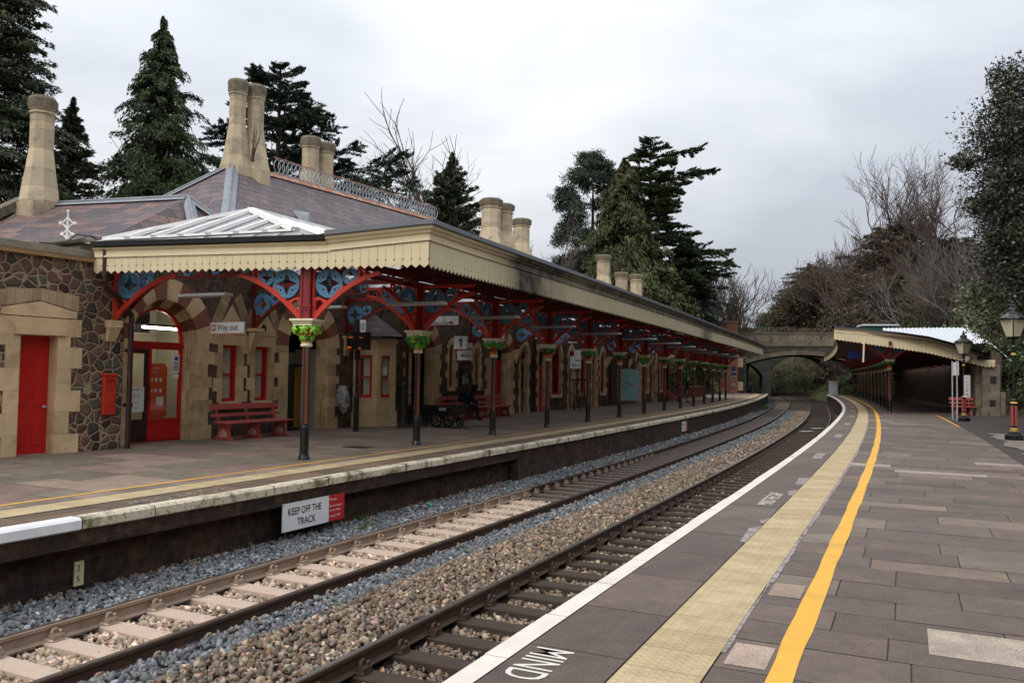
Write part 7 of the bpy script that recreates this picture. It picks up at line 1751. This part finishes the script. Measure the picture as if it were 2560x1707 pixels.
# ------------------------------------------------------------------ trees
def tri_leaves(C, D, Nn, L, Wd):
    """triangles at centres C along D (unit) with side vector from Nn"""
    S_ = np.cross(D, Nn); S_ /= np.linalg.norm(S_, axis=1, keepdims=True) + 1e-9
    V = np.stack([C - D * L[:, None] * .5 - S_ * Wd[:, None] * .5, C - D * L[:, None] * .5 + S_ * Wd[:, None] * .5, C + D * L[:, None] * .5], 1)
    return V.reshape(-1, 3), np.arange(len(C) * 3).reshape(-1, 3)
def unit(a): return a / (np.linalg.norm(a, axis=1, keepdims=True) + 1e-9)
def trunk_mb(H, r, lean=(0, 0), n=8):
    mb = MB(); pts = [(lean[0] * t_ ** 1.5, lean[1] * t_ ** 1.5, H * t_) for t_ in (0, .1, .3, .5, .7, .85, 1)]; mb.tube(pts, [r * q for q in (1.25, 1, .85, .65, .42, .25, .06)], n); return mb
def tree_thing(name, label, cat, loc, group): return thing(name, label, cat, loc, 0, group)
def conifer(name, label, loc, H, R, mat_, nb=420, per=70, leaf=.30, t0=.08, prof=((0, .75), (.12, 1), (.5, .62), (.8, .28), (1, .02)), up=.25, droop=.55, hang=.25, seed=1, wob=.22, group='conifers behind the station', twist=.5, trunk=True, flat=.12, var=.35):
    r_ = np.random.default_rng(seed); t_ = tree_thing(name, label, 'tree', loc, group)
    if trunk: trunk_mb(H * .97, H * .018).build('trunk', 'bark', t_)
    nb = int(nb * 1.35); per = int(per * 1.8); leaf *= .92
    tt = t0 + (1 - t0) * r_.random(nb) ** 1.12; px, pr = zip(*prof)
    az = r_.uniform(0, 2 * PI, nb); Lb = R * np.interp(tt, px, pr) * (1 + r_.normal(0, wob, nb)).clip(.35, 1.55)
    upb = up * (1 + r_.normal(0, .35, nb)) + .35 * tt; dr = droop * (1 + r_.normal(0, .25, nb)); shade = r_.lognormal(0, .16, nb)
    idx_ = np.repeat(np.arange(nb), np.maximum(8, (per * (Lb / R + .15)).astype(int))); n = len(idx_)
    x = r_.random(n) ** .62; lat = r_.normal(0, .16, n) * Lb[idx_] * (1.1 - x * .75)
    ca, sa = np.cos(az[idx_]), np.sin(az[idx_])
    rad = Lb[idx_] * x; zz = tt[idx_] * H + Lb[idx_] * (upb[idx_] * x - dr[idx_] * x * x) - np.abs(r_.normal(0, 1, n)) * hang * leaf * 2 + r_.normal(0, flat, n) * leaf
    C = np.stack([ca * rad - sa * lat, sa * rad + ca * lat, zz], 1)
    slope = upb[idx_] - 2 * dr[idx_] * x
    D = unit(np.stack([ca, sa, slope - hang * 1.6 * r_.random(n)], 1) + r_.normal(0, twist, (n, 3)) * .7)
    L = leaf * r_.uniform(.6, 1.5, n); V, F = tri_leaves(C, D, unit(r_.normal(0, 1, (n, 3)) + np.array([0, 0, .8])), L, L * r_.uniform(.28, .5, n))
    ti = (shade[idx_] * r_.lognormal(0, var, n))[:, None] * (1 + r_.normal(0, .10, (n, 3)))
    mesh_np('crown', V, F, mat_, ti.clip(.2, 3.2), t_); return t_
def cedar(name, label, loc, H, limbs, mat_, seed=1, leaf=.26, per=900, group='conifers behind the station', trunk_r=.45):
    """limbs: (height, azimuth, length, rise) - flat plates of foliage"""
    r_ = np.random.default_rng(seed); t_ = tree_thing(name, label, 'tree', loc, group)
    mb = trunk_mb(H, trunk_r)
    Cs, Ds, Ls, Ts = [], [], [], []
    for (h, az, Lb, rise) in limbs:
        ca, sa = math.cos(az), math.sin(az); pts = [(ca * Lb * q, sa * Lb * q, h + Lb * (rise * q - .10 * q * q)) for q in (0, .3, .6, .9)]; mb.tube(pts, [.15 * Lb / 6 + .04, .09 * Lb / 6 + .03, .05, .02], 5)
        nb = int(9 + Lb * 2.2); xb = r_.uniform(.14, 1.0, nb) ** .8; sb_ = r_.choice([-1., 1.], nb); lb = Lb * .40 * np.sin(np.clip(xb * .86 + .1, 0, 1) * PI) ** .6 * r_.uniform(.5, 1.15, nb) + .35
        fw = r_.uniform(.45, 1.1, nb); up_ = r_.normal(.10, .13, nb); sh_ = r_.lognormal(0, .18, nb) * r_.lognormal(0, .15)
        n = int(1.5 * per * Lb / 5); k_ = r_.choice(nb, n, p=lb / lb.sum()); t2 = r_.random(n) ** .8; jit = r_.normal(0, 1, (n, 3)) * np.array([.13, .13, .06]) * (1.25 - t2)[:, None] * (1 + Lb * .05)
        ax, ay = ca * fw[k_] - sa * sb_[k_], sa * fw[k_] + ca * sb_[k_]; nn_ = np.hypot(ax, ay); ax /= nn_; ay /= nn_; dl = t2 * lb[k_]; x = xb[k_]
        z = h + Lb * (rise * x - .10 * x * x) + dl * (up_[k_] + .10 * rise) - .05 * dl * dl
        Cs.append(np.stack([ca * x * Lb + ax * dl, sa * x * Lb + ay * dl, z], 1) + jit)
        Ds.append(np.stack([ax, ay, .25 + up_[k_]], 1)); Ls.append(leaf * r_.uniform(.55, 1.3, n)); Ts.append(sh_[k_])
    C = np.concatenate(Cs); D = unit(np.concatenate(Ds) + r_.normal(0, .38, C.shape)); L = np.concatenate(Ls); T = np.concatenate(Ts)
    V, F = tri_leaves(C, D, unit(r_.normal(0, .7, C.shape) + np.array([0, 0, 1.])), L, L * r_.uniform(.25, .45, len(L)))
    mb.build('trunk', 'bark', t_); ti = (T * r_.lognormal(0, .35, len(T)))[:, None] * (1 + r_.normal(0, .1, (len(T), 3)))
    mesh_np('crown', V, F, mat_, ti.clip(.2, 3.2), t_); return t_
def clump_tree(name, label, loc, blobs, mat_, n, leaf, seed=1, cat='tree', group=None, trunk=None, shell=.55, wide=.6, var=.4, up=.3):
    """foliage in clumps: blobs are (x, y, z, rx, ry, rz)"""
    r_ = np.random.default_rng(seed); t_ = tree_thing(name, label, cat, loc, group)
    if trunk: trunk_mb(trunk[0], trunk[1], trunk[2] if len(trunk) > 2 else (0, 0)).build('trunk', 'bark', t_)
    B_ = np.array(blobs, float); vol = (B_[:, 3] * B_[:, 4] * B_[:, 5]) ** .67; k_ = r_.choice(len(B_), n, p=vol / vol.sum())
    # each blob holds smaller sprays
    ns = 40; sp = unit(r_.normal(0, 1, (len(B_) * ns, 3))).reshape(len(B_), ns, 3) * r_.uniform(.35, 1.0, (len(B_), ns, 1)); j = r_.integers(0, ns, n)
    d = sp[k_, j] + r_.normal(0, .20, (n, 3)); C = B_[k_, :3] + d * B_[k_, 3:]
    D = unit(d + r_.normal(0, .8, (n, 3)) + np.array([0, 0, up])); L = leaf * r_.uniform(.6, 1.5, n)
    V, F = tri_leaves(C, D, unit(r_.normal(0, 1, (n, 3))), L, L * r_.uniform(.6, 1.1, n) * wide)
    sh = r_.lognormal(0, .25, (len(B_), ns))[k_, j]; ti = (sh * r_.lognormal(0, var, n))[:, None] * (1 + r_.normal(0, .12, (n, 3)))
    mesh_np('crown', V, F, mat_, ti.clip(.2, 3.5), t_); return t_
def bare_tree(name, label, loc, H, mat_, seed=1, stems=1, spread=.5, depth=7, r0=None, group='bare winter trees', trunk_frac=.28, up=.35, ivy=None, maxseg=5200, cat='tree', tw=.012, lean=(0, 0), thin=1.0):
    tw = max(tw, .00019 * loc[1]) * thin; r_ = random.Random(seed); t_ = tree_thing(name, label, cat, loc, group); segs = []; r0 = r0 or H * .016
    queue = []
    def grow_(p, d, L, r, k_): queue.append((p, d, L, r, k_))
    def step(p, d, L, r, k_):
        n = 3; q = p; dd = d
        for i in range(n):
            dd = (dd + Vector((r_.gauss(0, .13), r_.gauss(0, .13), r_.gauss(.05, .1)))).normalized(); e_ = q + dd * (L / n); ra, rb = max(tw, r * (1 - .4 * i / n)), max(tw * .8, r * (1 - .4 * (i + 1) / n)); segs.append((q, e_, ra, rb)); q = e_
            if k_ >= 1 and i < n - 1 and r_.random() < .75:
                a = r_.uniform(0, 2 * PI); o_ = dd.orthogonal().normalized(); o_ = Matrix.Rotation(a, 3, dd) @ o_; grow_(q, (dd + o_ * r_.uniform(.55, .95) + Vector((0, 0, up * .3))).normalized(), L * r_.uniform(.5, .72), r * .5, k_ + 1)
        for c in range(2 if k_ else 3):
            a = r_.uniform(0, 2 * PI) if k_ else 2 * PI * c / 3 + r_.uniform(-.4, .4); o_ = Matrix.Rotation(a, 3, dd) @ dd.orthogonal().normalized()
            grow_(q, (dd + o_ * r_.uniform(.3, .62) * (spread / .5) + Vector((0, 0, up * .4))).normalized(), L * r_.uniform(.66, .86), r * .62, k_ + 1)
    for s_ in range(stems):
        a = r_.uniform(0, 2 * PI); b = Vector((r_.uniform(-1, 1), r_.uniform(-1, 1), 0)) * (.25 * (stems > 1) * H * .16)
        grow_(b, Vector((math.cos(a) * .12 * (stems > 1) * 2 + lean[0], math.sin(a) * .12 * (stems > 1) * 2 + lean[1], 1)).normalized(), H * trunk_frac * r_.uniform(.85, 1.1), r0, 0)
    qi = 0
    while qi < len(queue) and len(segs) < maxseg:
        if queue[qi][4] <= depth: step(*queue[qi])
        qi += 1
    top = max(s_[1].z for s_ in segs); f = H / top
    A = np.array([s_[0] for s_ in segs]) * f; B_ = np.array([s_[1] for s_ in segs]) * f; ra = np.array([s_[2] for s_ in segs]); rb = np.array([s_[3] for s_ in segs])
    d = unit(B_ - A); h = np.where(np.abs(d[:, 2:3]) > .9, np.array([[1., 0, 0]]), np.array([[0, 0, 1.]])); x = unit(np.cross(d, h)); y = np.cross(d, x)
    V = []
    for P_, rr in ((A, ra), (B_, rb)):
        for k_ in range(3): an = 2 * PI * k_ / 3; V.append(P_ + (x * math.cos(an) + y * math.sin(an)) * rr[:, None])
    V = np.stack(V, 1); n = len(A); base = (np.arange(n) * 6)[:, None, None]; F = (np.array([(0, 1, 4, 3), (1, 2, 5, 4), (2, 0, 3, 5)])[None] + base).reshape(-1, 4)
    big = ra > r0 * .5
    sel = np.repeat(big, 3)
    mesh_np('trunk', V.reshape(-1, 3), F[sel], mat_, None, t_); mesh_np('branches', V.reshape(-1, 3), F[~sel], mat_, None, t_)
    if ivy: 
        r2 = np.random.default_rng(seed + 5); m_ = ivy; zz = r2.uniform(0, H * .45, m_); rr = .35 + .25 * r2.random(m_); an = r2.uniform(0, 2 * PI, m_); C = np.stack([rr * np.cos(an), rr * np.sin(an), zz], 1); L = r2.uniform(.1, .22, m_); Vv, Ff = tri_leaves(C, unit(r2.normal(0, 1, (m_, 3))), unit(r2.normal(0, 1, (m_, 3))), L, L * .8); mesh_np('ivy', Vv, Ff, 'leaf_ivy', r2.lognormal(0, .4, m_), t_)
    return t_
# --- left, behind the station
G0 = 0.0
conifer('fir_tree', 'very tall dark conifer cut off by the left edge of the view', (-27.4, 42, G0), 29, 4.6, 'needle_dark', 640, 170, .21, seed=3, droop=.35, up=.1, prof=((0, .9), (.3, 1), (.5, .72), (.75, .42), (1, .03)))
conifer('fir_tree', 'narrow dark conifer beside the left gable chimney', (-24.55, 45, G0), 16.8, 2.6, 'needle_dark', 380, 110, .20, seed=4, droop=.3, up=.25, prof=((0, .9), (.4, 1), (.7, .55), (1, .03)))
conifer('cypress_tree', 'large drooping dark green conifer between the chimneys', (-21.9, 50, G0), 23.6, 5.1, 'needle_green', 680, 180, .21, seed=5, droop=.75, up=.28, hang=.55, prof=((0, .8), (.2, 1), (.45, .80), (.62, .52), (.8, .30), (1, .02)), wob=.28)
RR = random.Random(3)
lim = []
for i in range(95):
    h = 7 + 16.2 * (i / 95); az = RR.uniform(0, 2 * PI); Lb = (1 - (h - 8) / 17.5) * 8.2 * RR.uniform(.6, 1.1) + .5; lim.append((h, az, Lb, .18 + .02 * h * RR.uniform(.5, 1)))
lim += [(13.2, .05, 8.6, .42), (12.4, -.15, 9.8, .34), (14.5, .1, 8.8, .40), (11.6, .0, 9.3, .30), (10.5, -.2, 9.0, .26), (15.5, -.1, 5.8, .5), (12.0, 3.0, 7.6, .30), (14.0, 3.3, 6.5, .35), (10.5, 2.8, 8.0, .3), (13.0, 2.6, 6.8, .4), (11.2, 3.4, 7.8, .28), (15.5, 3.0, 5.2, .4)]
cedar('cedar_tree', 'spreading cedar with long upswept limbs behind the joined chimneys', (-16.9, 58, G0), 23.9, lim, 'needle_blue', 7, .30, 1150)
conifer('fir_tree', 'small pointed conifer standing alone above the canopy edge', (-5.75, 75, G0), 22.2, 3.3, 'needle_dark', 430, 80, .34, seed=8, droop=.25, up=.35, prof=((0, 1), (.55, 1), (.75, .72), (.9, .3), (1, .02)))
# group of three big conifers in the middle
bl = []
for i in range(150):
    z = RR.uniform(9, 27.8); w = 4.9 * math.sin(min(1, max(.12, (29.3 - z) / 9)) * PI / 2); a = RR.uniform(0, 6.28); bl.append((w * math.cos(a) * RR.uniform(.4, 1), w * math.sin(a) * RR.uniform(.4, 1), z, RR.uniform(.8, 1.6), RR.uniform(.8, 1.6), RR.uniform(.6, 1.1)))
clump_tree('pine_tree', 'bushy dark pine with clumped needles, left of the middle conifer group', (9.4, 97, 0), bl, 'needle_blue', 80000, .34, 9, group='conifers behind the station', trunk=(27, .5), wide=.35)
conifer('cypress_tree', 'drooping olive green cypress in the middle of the conifer group', (12.6, 93, 0), 26.6, 8.0, 'needle_olive', 560, 105, .42, seed=10, droop=.8, up=.2, hang=.7, prof=((0, .9), (.3, 1), (.55, .72), (.75, .42), (.92, .2), (1, .03)))
lim = []
for i in range(74):
    h = 10 + 18.4 * (i / 74); az = RR.uniform(-2.4, 2.4); Lb = 6.4 * (1.05 - .55 * ((h - 10) / 19) ** 2) * RR.uniform(.6, 1.05); lim.append((h, az, Lb, .12 + .012 * h * RR.uniform(.4, 1)))
lim += [(16.2, -.1, 9.0, .10), (15.0, -.2, 9.6, .08), (14.2, .1, 9.2, .06), (27.5, .2, 6.0, .32), (24.5, .0, 7.6, .30), (27.8, 1.5, 3.5, .45)]
cedar('cedar_tree', 'broad cedar with flat layered limbs, right of the middle conifer group', (16.0, 96, 0), 28.4, lim, 'needle_green', 11, .40, 1000)
conifer('fir_tree', 'blackish lower conifer at the right foot of the conifer group', (20.9, 97, 0), 18.6, 3.4, 'needle_blue', 320, 80, .36, seed=12, droop=.4, prof=((0, 1), (.6, .95), (.85, .6), (1, .05)))
conifer('fir_tree', 'green lower conifer hiding the feet of the big conifer group', (17.6, 90, 0), 14.5, 4.2, 'needle_olive', 300, 70, .36, seed=13, droop=.6)
for (x, y, H, sd, lb_) in ((-22.9, 60, 19.5, 21, 'bare pale tree left of the drooping conifer'), (-20.5, 72, 24, 22, 'bare tree right of the drooping conifer'), (-7.5, 78, 26, 23, 'bare tree showing through the cedar limbs'), (-4.2, 96, 23.5, 24, 'faint bare tree under the longest cedar limb'), (3.0, 85, 20.5, 25, 'small bare tree behind the far pair of chimneys')):
    bare_tree('bare_tree', lb_, (x, y, 0), H, 'twig_brown', sd, spread=.55, maxseg=4200, tw=.014, thin=.8)
for (x, y, H, sd, st_, lb_) in ((27.2, 112, 17.2, 31, 4, 'thicket of bare upright stems right of the conifer group'), (30.0, 110, 17.6, 32, 3, 'tall bare tree with ivied trunk near the bridge'), (24.6, 106, 15.2, 33, 4, 'low bare thicket beside the blackish conifer'), (33.0, 118, 13.5, 34, 3, 'lower bare tree at the left end of the bridge')):
    bare_tree('bare_tree', lb_, (x, y, 3), H - 3, 'twig_brown', sd, st_, .42, maxseg=4200, ivy=2600 if sd == 32 else None, up=.6, tw=.016)
clump_tree('ivy_bush', 'dark ivy mound at the left end of the bridge parapet', (29.6, 108, 5), [(-2, 0, 1.5, 2.4, 2, 1.8), (1, 0, .8, 1.8, 2, 1.5), (-4.5, 0, 2, 2, 2, 2.2)], 'leaf_ivy', 6000, .3, 35, 'bush')
clump_tree('round_tree', 'small round dark evergreen above the middle of the bridge', (52.4, 170, 5), [(0, 0, 5.6, 2.0, 2, 2.4), (-1.2, 0, 4.2, 1.9, 2, 1.6), (1.3, 0, 4.2, 2, 2, 1.6), (0, 0, 7.3, 1.0, 1, 1.2)], 'needle_blue', 6500, .5, 36, trunk=(7, .3), group=None)
# --- right bank
def rz(x, y):
    d = (_x - x) ** 2 + (_y - y) ** 2; i = int(d.argmin()); o = -((x - _x[i]) * math.cos(_th[i]) - (y - _y[i]) * math.sin(_th[i])); return terrain(float(ST[i]), float(o))
def offs(x, y):
    i = int(((_x - x) ** 2 + (_y - y) ** 2).argmin()); return -((x - _x[i]) * math.cos(_th[i]) - (y - _y[i]) * math.sin(_th[i]))
def push(x, y):
    f = 1.0
    while y * f < 178 and offs(x * f, y * f) > -12.5: f += .03
    return f
def onbank(x, y, dz=-.3): return (x, y, rz(x, y) + dz)
for (x, y, ztop, sd, st_, m_, sp, lb_) in ((42.6, 90, 27.0, 41, 1, 'twig_brown', .55, 'tall bare tree with a broad crown above the right canopy'), (46.6, 90, 27.3, 42, 1, 'twig_brown', .55, 'second tall bare tree with rounded crown, right of the first'), (38.6, 92, 19.5, 43, 2, 'twig_russet', .5, 'russet bare tree left of the two tall crowns'), (61.5, 172, 23.5, 44, 3, 'twig_russet', .5, 'distant russet tree on the skyline left of the tall pair'), (57.5, 175, 19.0, 45, 3, 'twig_brown', .5, 'distant bare scrub tree over the bridge parapet'), (41.0, 84, 16.5, 46, 3, 'twig_russet', .5, 'tangled russet tree above the pale-roofed shed'), (47.5, 82, 17.5, 47, 2, 'twig_grey', .6, 'grey twisted bare tree right of the tall pair'), (53.0, 84, 20.5, 48, 1, 'twig_grey', .5, 'thin bare tree near the big evergreen'), (44.0, 80, 14.5, 49, 4, 'twig_russet', .5, 'dense russet thicket below the tall pair'), (50.0, 75, 14.5, 50, 2, 'twig_grey', .65, 'pale mossy branched tree in front of the dark slope'), (54.0, 178, 15.5, 51, 3, 'twig_brown', .5, 'bare scrub behind the bridge parapet'), (67.0, 172, 28.0, 52, 3, 'twig_russet', .5, 'far russet tree just left of the wooded bank')):
    f_ = push(x, y); x, y, ztop = x * f_, y * f_, 1.75 + (ztop - 1.75) * f_
    b = onbank(x, y); bare_tree('bare_tree', lb_, b, ztop - b[2], m_, sd, st_, sp, maxseg=11000 if sd < 43 else 7000, tw=.016, up=.45)
for i, (px, y, py, w_, m_, lb_) in enumerate(((2110, 172, 640, 8, 'needle_brown', 'beside the canopy corner'), (2050, 176, 700, 8, 'needle_brown', 'over the right half of the bridge'), (1990, 180, 760, 7, 'needle_olive', 'over the middle right of the bridge'), (1935, 184, 800, 6, 'needle_brown', 'over the middle of the bridge'), (2160, 120, 640, 6, 'needle_brown', 'behind the pale-roofed shed'))):
    x = (px - 1280) / 2051 * y; zt = 1.75 + (937.6 + (px - 1280) * .01447 - py) / 2051 * y; b = onbank(x, y); h = max(4, zt - b[2])
    clump_tree('thicket', 'far brown thicket closing the skyline ' + lb_, b, [(RR.uniform(-1, 1) * w_, RR.uniform(-3, 3), h * RR.uniform(.1, .8), w_ * .4, 3, h * RR.uniform(.16, .30)) for _ in range(14)], m_, 12000, .55, 300 + i, 'thicket', 'far thickets behind the bridge', wide=.35)
EX = [(2105, 95, 640, 'twig_russet', 'left of the tall pair, close under the skyline'), (2150, 90, 575, 'twig_brown', 'just left of the first tall crown'), (2200, 86, 600, 'twig_russet', 'under the first tall crown'), (2245, 94, 560, 'twig_brown', 'between the two tall crowns'), (2300, 85, 590, 'twig_russet', 'under the second tall crown'), (2350, 84, 560, 'twig_grey', 'right of the second tall crown'), (2395, 78, 600, 'twig_grey', 'left of the big evergreen, behind the pale roof'), (2440, 82, 545, 'twig_brown', 'beside the big evergreen crown'), (2130, 80, 700, 'twig_russet', 'low above the shed roof'), (2270, 76, 690, 'twig_grey', 'low above the white corrugated roof'), (2075, 178, 640, 'twig_russet', 'far back over the right end of the bridge'), (2030, 176, 690, 'twig_brown', 'far back over the bridge, second from the canopy'), (1985, 180, 745, 'twig_russet', 'far back over the bridge, third from the canopy'), (1945, 182, 785, 'twig_brown', 'far back over the middle of the bridge parapet'), (2100, 172, 610, 'twig_brown', 'far back, rising beside the canopy corner')]
for i, (px, y, py, m_, lb_) in enumerate(EX):
    while y < 178 and offs((px - 1280) / 2051 * y, y) > -12.5: y += 2
    x = (px - 1280) / 2051 * y; zt = 1.75 + (937.6 + (px - 1280) * .01447 - py) / 2051 * y; b = onbank(x, y)
    bare_tree('bare_tree', 'bare winter scrub tree ' + lb_, b, max(5, zt - b[2]), m_, 200 + i, 3, .5, maxseg=6500, up=.5)
for (x, y, ztop, R, sd, m_, lb_) in ((44.0, 98, 19.8, 4.2, 61, 'needle_brown', 'brownish conifer behind the first tall bare tree'), (46.2, 96, 20.8, 5.0, 62, 'needle_brown', 'brownish flat-topped conifer between the tall bare trees'), (50.2, 93, 18.0, 4.4, 63, 'needle_dark', 'dark green conifer right of the brownish ones'), (64.0, 176, 26.5, 5.5, 64, 'needle_brown', 'far brown conifer on the left shoulder of the wooded skyline'), (54.5, 90, 17.0, 4.6, 65, 'needle_dark', 'dark conifer half hidden by the big evergreen')):
    f_ = push(x, y); x, y, ztop, R = x * f_, y * f_, 1.75 + (ztop - 1.75) * f_, R * f_
    b = onbank(x, y); conifer('bank_conifer', lb_, b, ztop - b[2], R, m_, 260, 75, .42, seed=sd, droop=.35, group='conifers on the right bank', prof=((0, .9), (.5, 1), (.8, .7), (1, .1)), wob=.35)
shr = [(44.0, 96, 5.5, 'needle_brown'), (48.5, 88, 5.5, 'needle_olive'), (52.5, 86, 5.5, 'needle_brown'), (41.5, 82, 4.2, 'needle_brown'), (46.0, 78, 4.6, 'leaf_ivy'), (50.5, 72, 4.6, 'needle_olive'), (60.0, 170, 4.4, 'needle_brown'), (43.0, 92, 3.6, 'needle_brown'), (41.0, 90, 4.2, 'needle_brown'), (45.0, 86, 4.6, 'needle_olive'), (49.0, 84, 4.6, 'leaf_ivy'), (53.0, 80, 4.6, 'needle_dark'), (40.0, 76, 2.6, 'needle_olive'), (42.5, 74, 3.4, 'leaf_ivy'), (46.5, 71, 3.6, 'needle_olive'), (50.0, 66, 4.0, 'leaf_ivy'), (44.0, 62, 3.0, 'leaf_shrub'), (47.5, 57, 3.4, 'leaf_ivy'), (39.0, 66, 2.4, 'leaf_ivy'), (37.0, 60, 2.3, 'leaf_shrub'), (34.5, 54, 2.2, 'leaf_ivy'), (39.5, 52, 3.2, 'leaf_ivy'), (45, 92, 4.5, 'needle_brown'), (50, 90, 5., 'needle_dark')]
NM = ['spreading brown', 'spreading olive', 'rounded brown', 'ragged brown', 'ragged ivy', 'rounded olive', 'brown', 'russet', 'deep brown', 'olive', 'ivy-clad', 'blackish', 'low olive', 'glossy', 'tall olive', 'broad glossy', 'pale leafy', 'big ivy', 'small ivy', 'grey-green', 'trailing ivy', 'bank ivy', 'far brown', 'far dark']
for i, (x, y, s_, m_) in enumerate(shr):
    f_ = push(x, y); b = onbank(x * f_, y * f_); s_ *= f_; bl = [(RR.uniform(-1, 1) * s_, RR.uniform(-.6, .6) * s_, RR.uniform(.2, 1.0) * s_, s_ * RR.uniform(.45, .75), s_ * .6, s_ * RR.uniform(.4, .65)) for _ in range(7)]
    clump_tree('shrub', '%s shrub on the wooded right bank, %s' % (NM[i], ('low on the slope' if y < 70 else 'high on the slope') + (' near the bridge' if x < 40 and y > 70 else ' towards the right edge' if x > 48 else ' in the middle')), b, bl, m_, 14000 if y > 70 else 16000, .34 if y > 70 else .26, 70 + i, 'shrub', 'shrubs on the right bank')
# big evergreen at the right edge and the ivy bank below it
bl = [(3.4, 1, 9.5, 2.4, 2, 2.6), (1.9, 0, 8.6, 1.3, 1.2, 1.3), (2.4, 0, 10.8, 1.5, 1.2, 1.3), (1.0, 0, 7.9, .8, .7, .5), (2.2, 0, 6.9, 1.4, 1.2, .9), (3.5, 1, 6.0, 2.2, 2, 1.8), (.2, 0, 9.5, .55, .5, .35), (1.5, 0, 12.0, .5, .5, 1.0), (3.0, 0, 12.4, 1.0, 1, 1.1), (5.5, 1.5, 9, 2.5, 2, 4), (2.4, .2, 5.6, 1.0, 1, .9)]
clump_tree('holly_tree', 'tall glossy dark evergreen at the right edge of the view', (15.6, 28.5, 0), bl, 'leaf_holly', 100000, .11, 91, wide=.7, var=.5, group=None)
bl = []
for i in range(60):
    q = RR.random(); y = 27 + 18 * q; z = RR.uniform(.3, 5.6); x = .635 * y + RR.uniform(0, 3.0) + .30 * z; bl.append((x - 17, y - 27, z, RR.uniform(.8, 1.5), RR.uniform(.8, 1.5), RR.uniform(.6, 1.1)))
clump_tree('ivy_hedge', 'bank of small-leaved ivy and shrubs behind the lantern posts', (17, 27, 0), bl, 'leaf_ivy', 80000, .08, 92, 'hedge', None, wide=.9, var=.55)
clump_tree('laurel_bush', 'pale green leafy bush above the ivy bank behind the near lantern', (19.2, 31, 3.2), [(0, 0, 1.2, 1.3, 1, 1.1), (1.4, .5, 2.2, 1.2, 1, 1.2), (-.2, 1.5, 1.6, 1.2, 1, 1.2), (2.2, 2, .8, 1.5, 1.2, 1.2), (1.5, 4, 1.5, 1.5, 1.5, 1.3)], 'leaf_pale', 14000, .16, 93, 'bush', None)
# plants beyond the left platform end
for i, (u, n, s_, m_, lb_) in enumerate(((51.0, -2.4, 1.7, 'leaf_dry', 'pale dry shrub behind the red panel fence at its left end'), (54.5, -2.2, 1.8, 'leaf_shrub', 'green shrub behind the middle of the red panel fence'), (58.5, -1.6, 1.9, 'leaf_shrub', 'leafy green shrub beyond the end of the red panel fence'), (62.5, -.4, 1.7, 'leaf_ivy', 'dark ivy shrub beside the far sign post'))):
    b = W(u, n, 0); bl = [(RR.uniform(-1, 1) * s_ * 1.3, RR.uniform(-.5, .5) * s_, RR.uniform(.3, 2.3) * s_, s_ * .6, s_ * .6, s_ * .5) for _ in range(9)]
    clump_tree('shrub', lb_, b, bl, m_, 7000, .17, 100 + i, 'shrub', 'shrubs beyond the left platform buildings')
# rough growth on the bank seen through the bridge, weeds on the ballast
def tufts(lb_, cat, pts, mat_, per, h, seed, kind=None):
    r_ = np.random.default_rng(seed); P_ = np.repeat(np.array(pts, float), per, axis=0); n = len(P_); C = P_ + r_.normal(0, 1, (n, 3)) * np.array([h * .9, h * .9, h * .22]) + np.array([0, 0, h * .45]); D = unit(r_.normal(0, .55, (n, 3)) + np.array([0, 0, 1.])); L = h * r_.uniform(.5, 1.2, n); V, F = tri_leaves(C, D, unit(r_.normal(0, 1, (n, 3))), L, L * .22); o_ = mesh_np('weeds', V, F, mat_, r_.lognormal(0, .35, n), None); tag(o_, lb_, cat, kind=kind); return o_
tufts('bright green weed clump on the grey ballast in front of the warning sign', 'weed', [P(13.3, 3.95, B + .02), P(13.1, 3.9, B + .02), P(13.5, 4.0, B)], 'grass_blade', 90, .10, 1)
tufts('small weed tuft against the platform wall near the warning sign', 'weed', [P(13.9, 4.6, B + .02)], 'grass_blade', 90, .09, 2)
tufts('green weed strip between the tracks in the bend', 'weed', [P(s, 1.25 + .1 * math.sin(s), B + .03) for s in (46.5, 47.3, 48, 48.8, 49.4)], 'grass_blade', 60, .13, 3)
tufts('weeds at the foot of the far platform wall', 'weed', [P(s, 4.1 + .1 * math.sin(s * 3), B) for s in np.arange(70, 92, 1.6)], 'grass_blade', 60, .2, 4)
pts = []
for _ in range(900):
    s = RR.uniform(105.5, 139); o = -4.9 - 9 * RR.random() ** 1.3; pts.append(P(s, o, terrain(s, o)))
tufts('rough grass and brambles on the bank seen through the bridge', 'undergrowth', pts, 'leaf_shrub', 26, .55, 5, 'stuff')
pts = []
for _ in range(400):
    s = RR.uniform(108, 140); o = 6.6 + 7 * RR.random(); pts.append(P(s, o, terrain(s, o)))
tufts('dull undergrowth on the left bank seen through the bridge', 'undergrowth', pts, 'leaf_ivy', 24, .6, 6, 'stuff')
pts = []
for _ in range(1300):
    s = RR.uniform(40, 104); o = -11.5 - 22 * RR.random(); pts.append(P(s, o, terrain(s, o)))
tufts('ground ivy and dead leaves covering the wooded right bank', 'undergrowth', pts, 'needle_olive', 26, .7, 7, 'stuff')
pts = []
for _ in range(700):
    s = RR.uniform(146, 172); o = RR.uniform(-14, 16); pts.append(P(s, o, terrain(s, o)))
tufts('dark scrub on the hillside closing the view beyond the bridges', 'undergrowth', pts, 'needle_brown', 24, .8, 8, 'stuff')
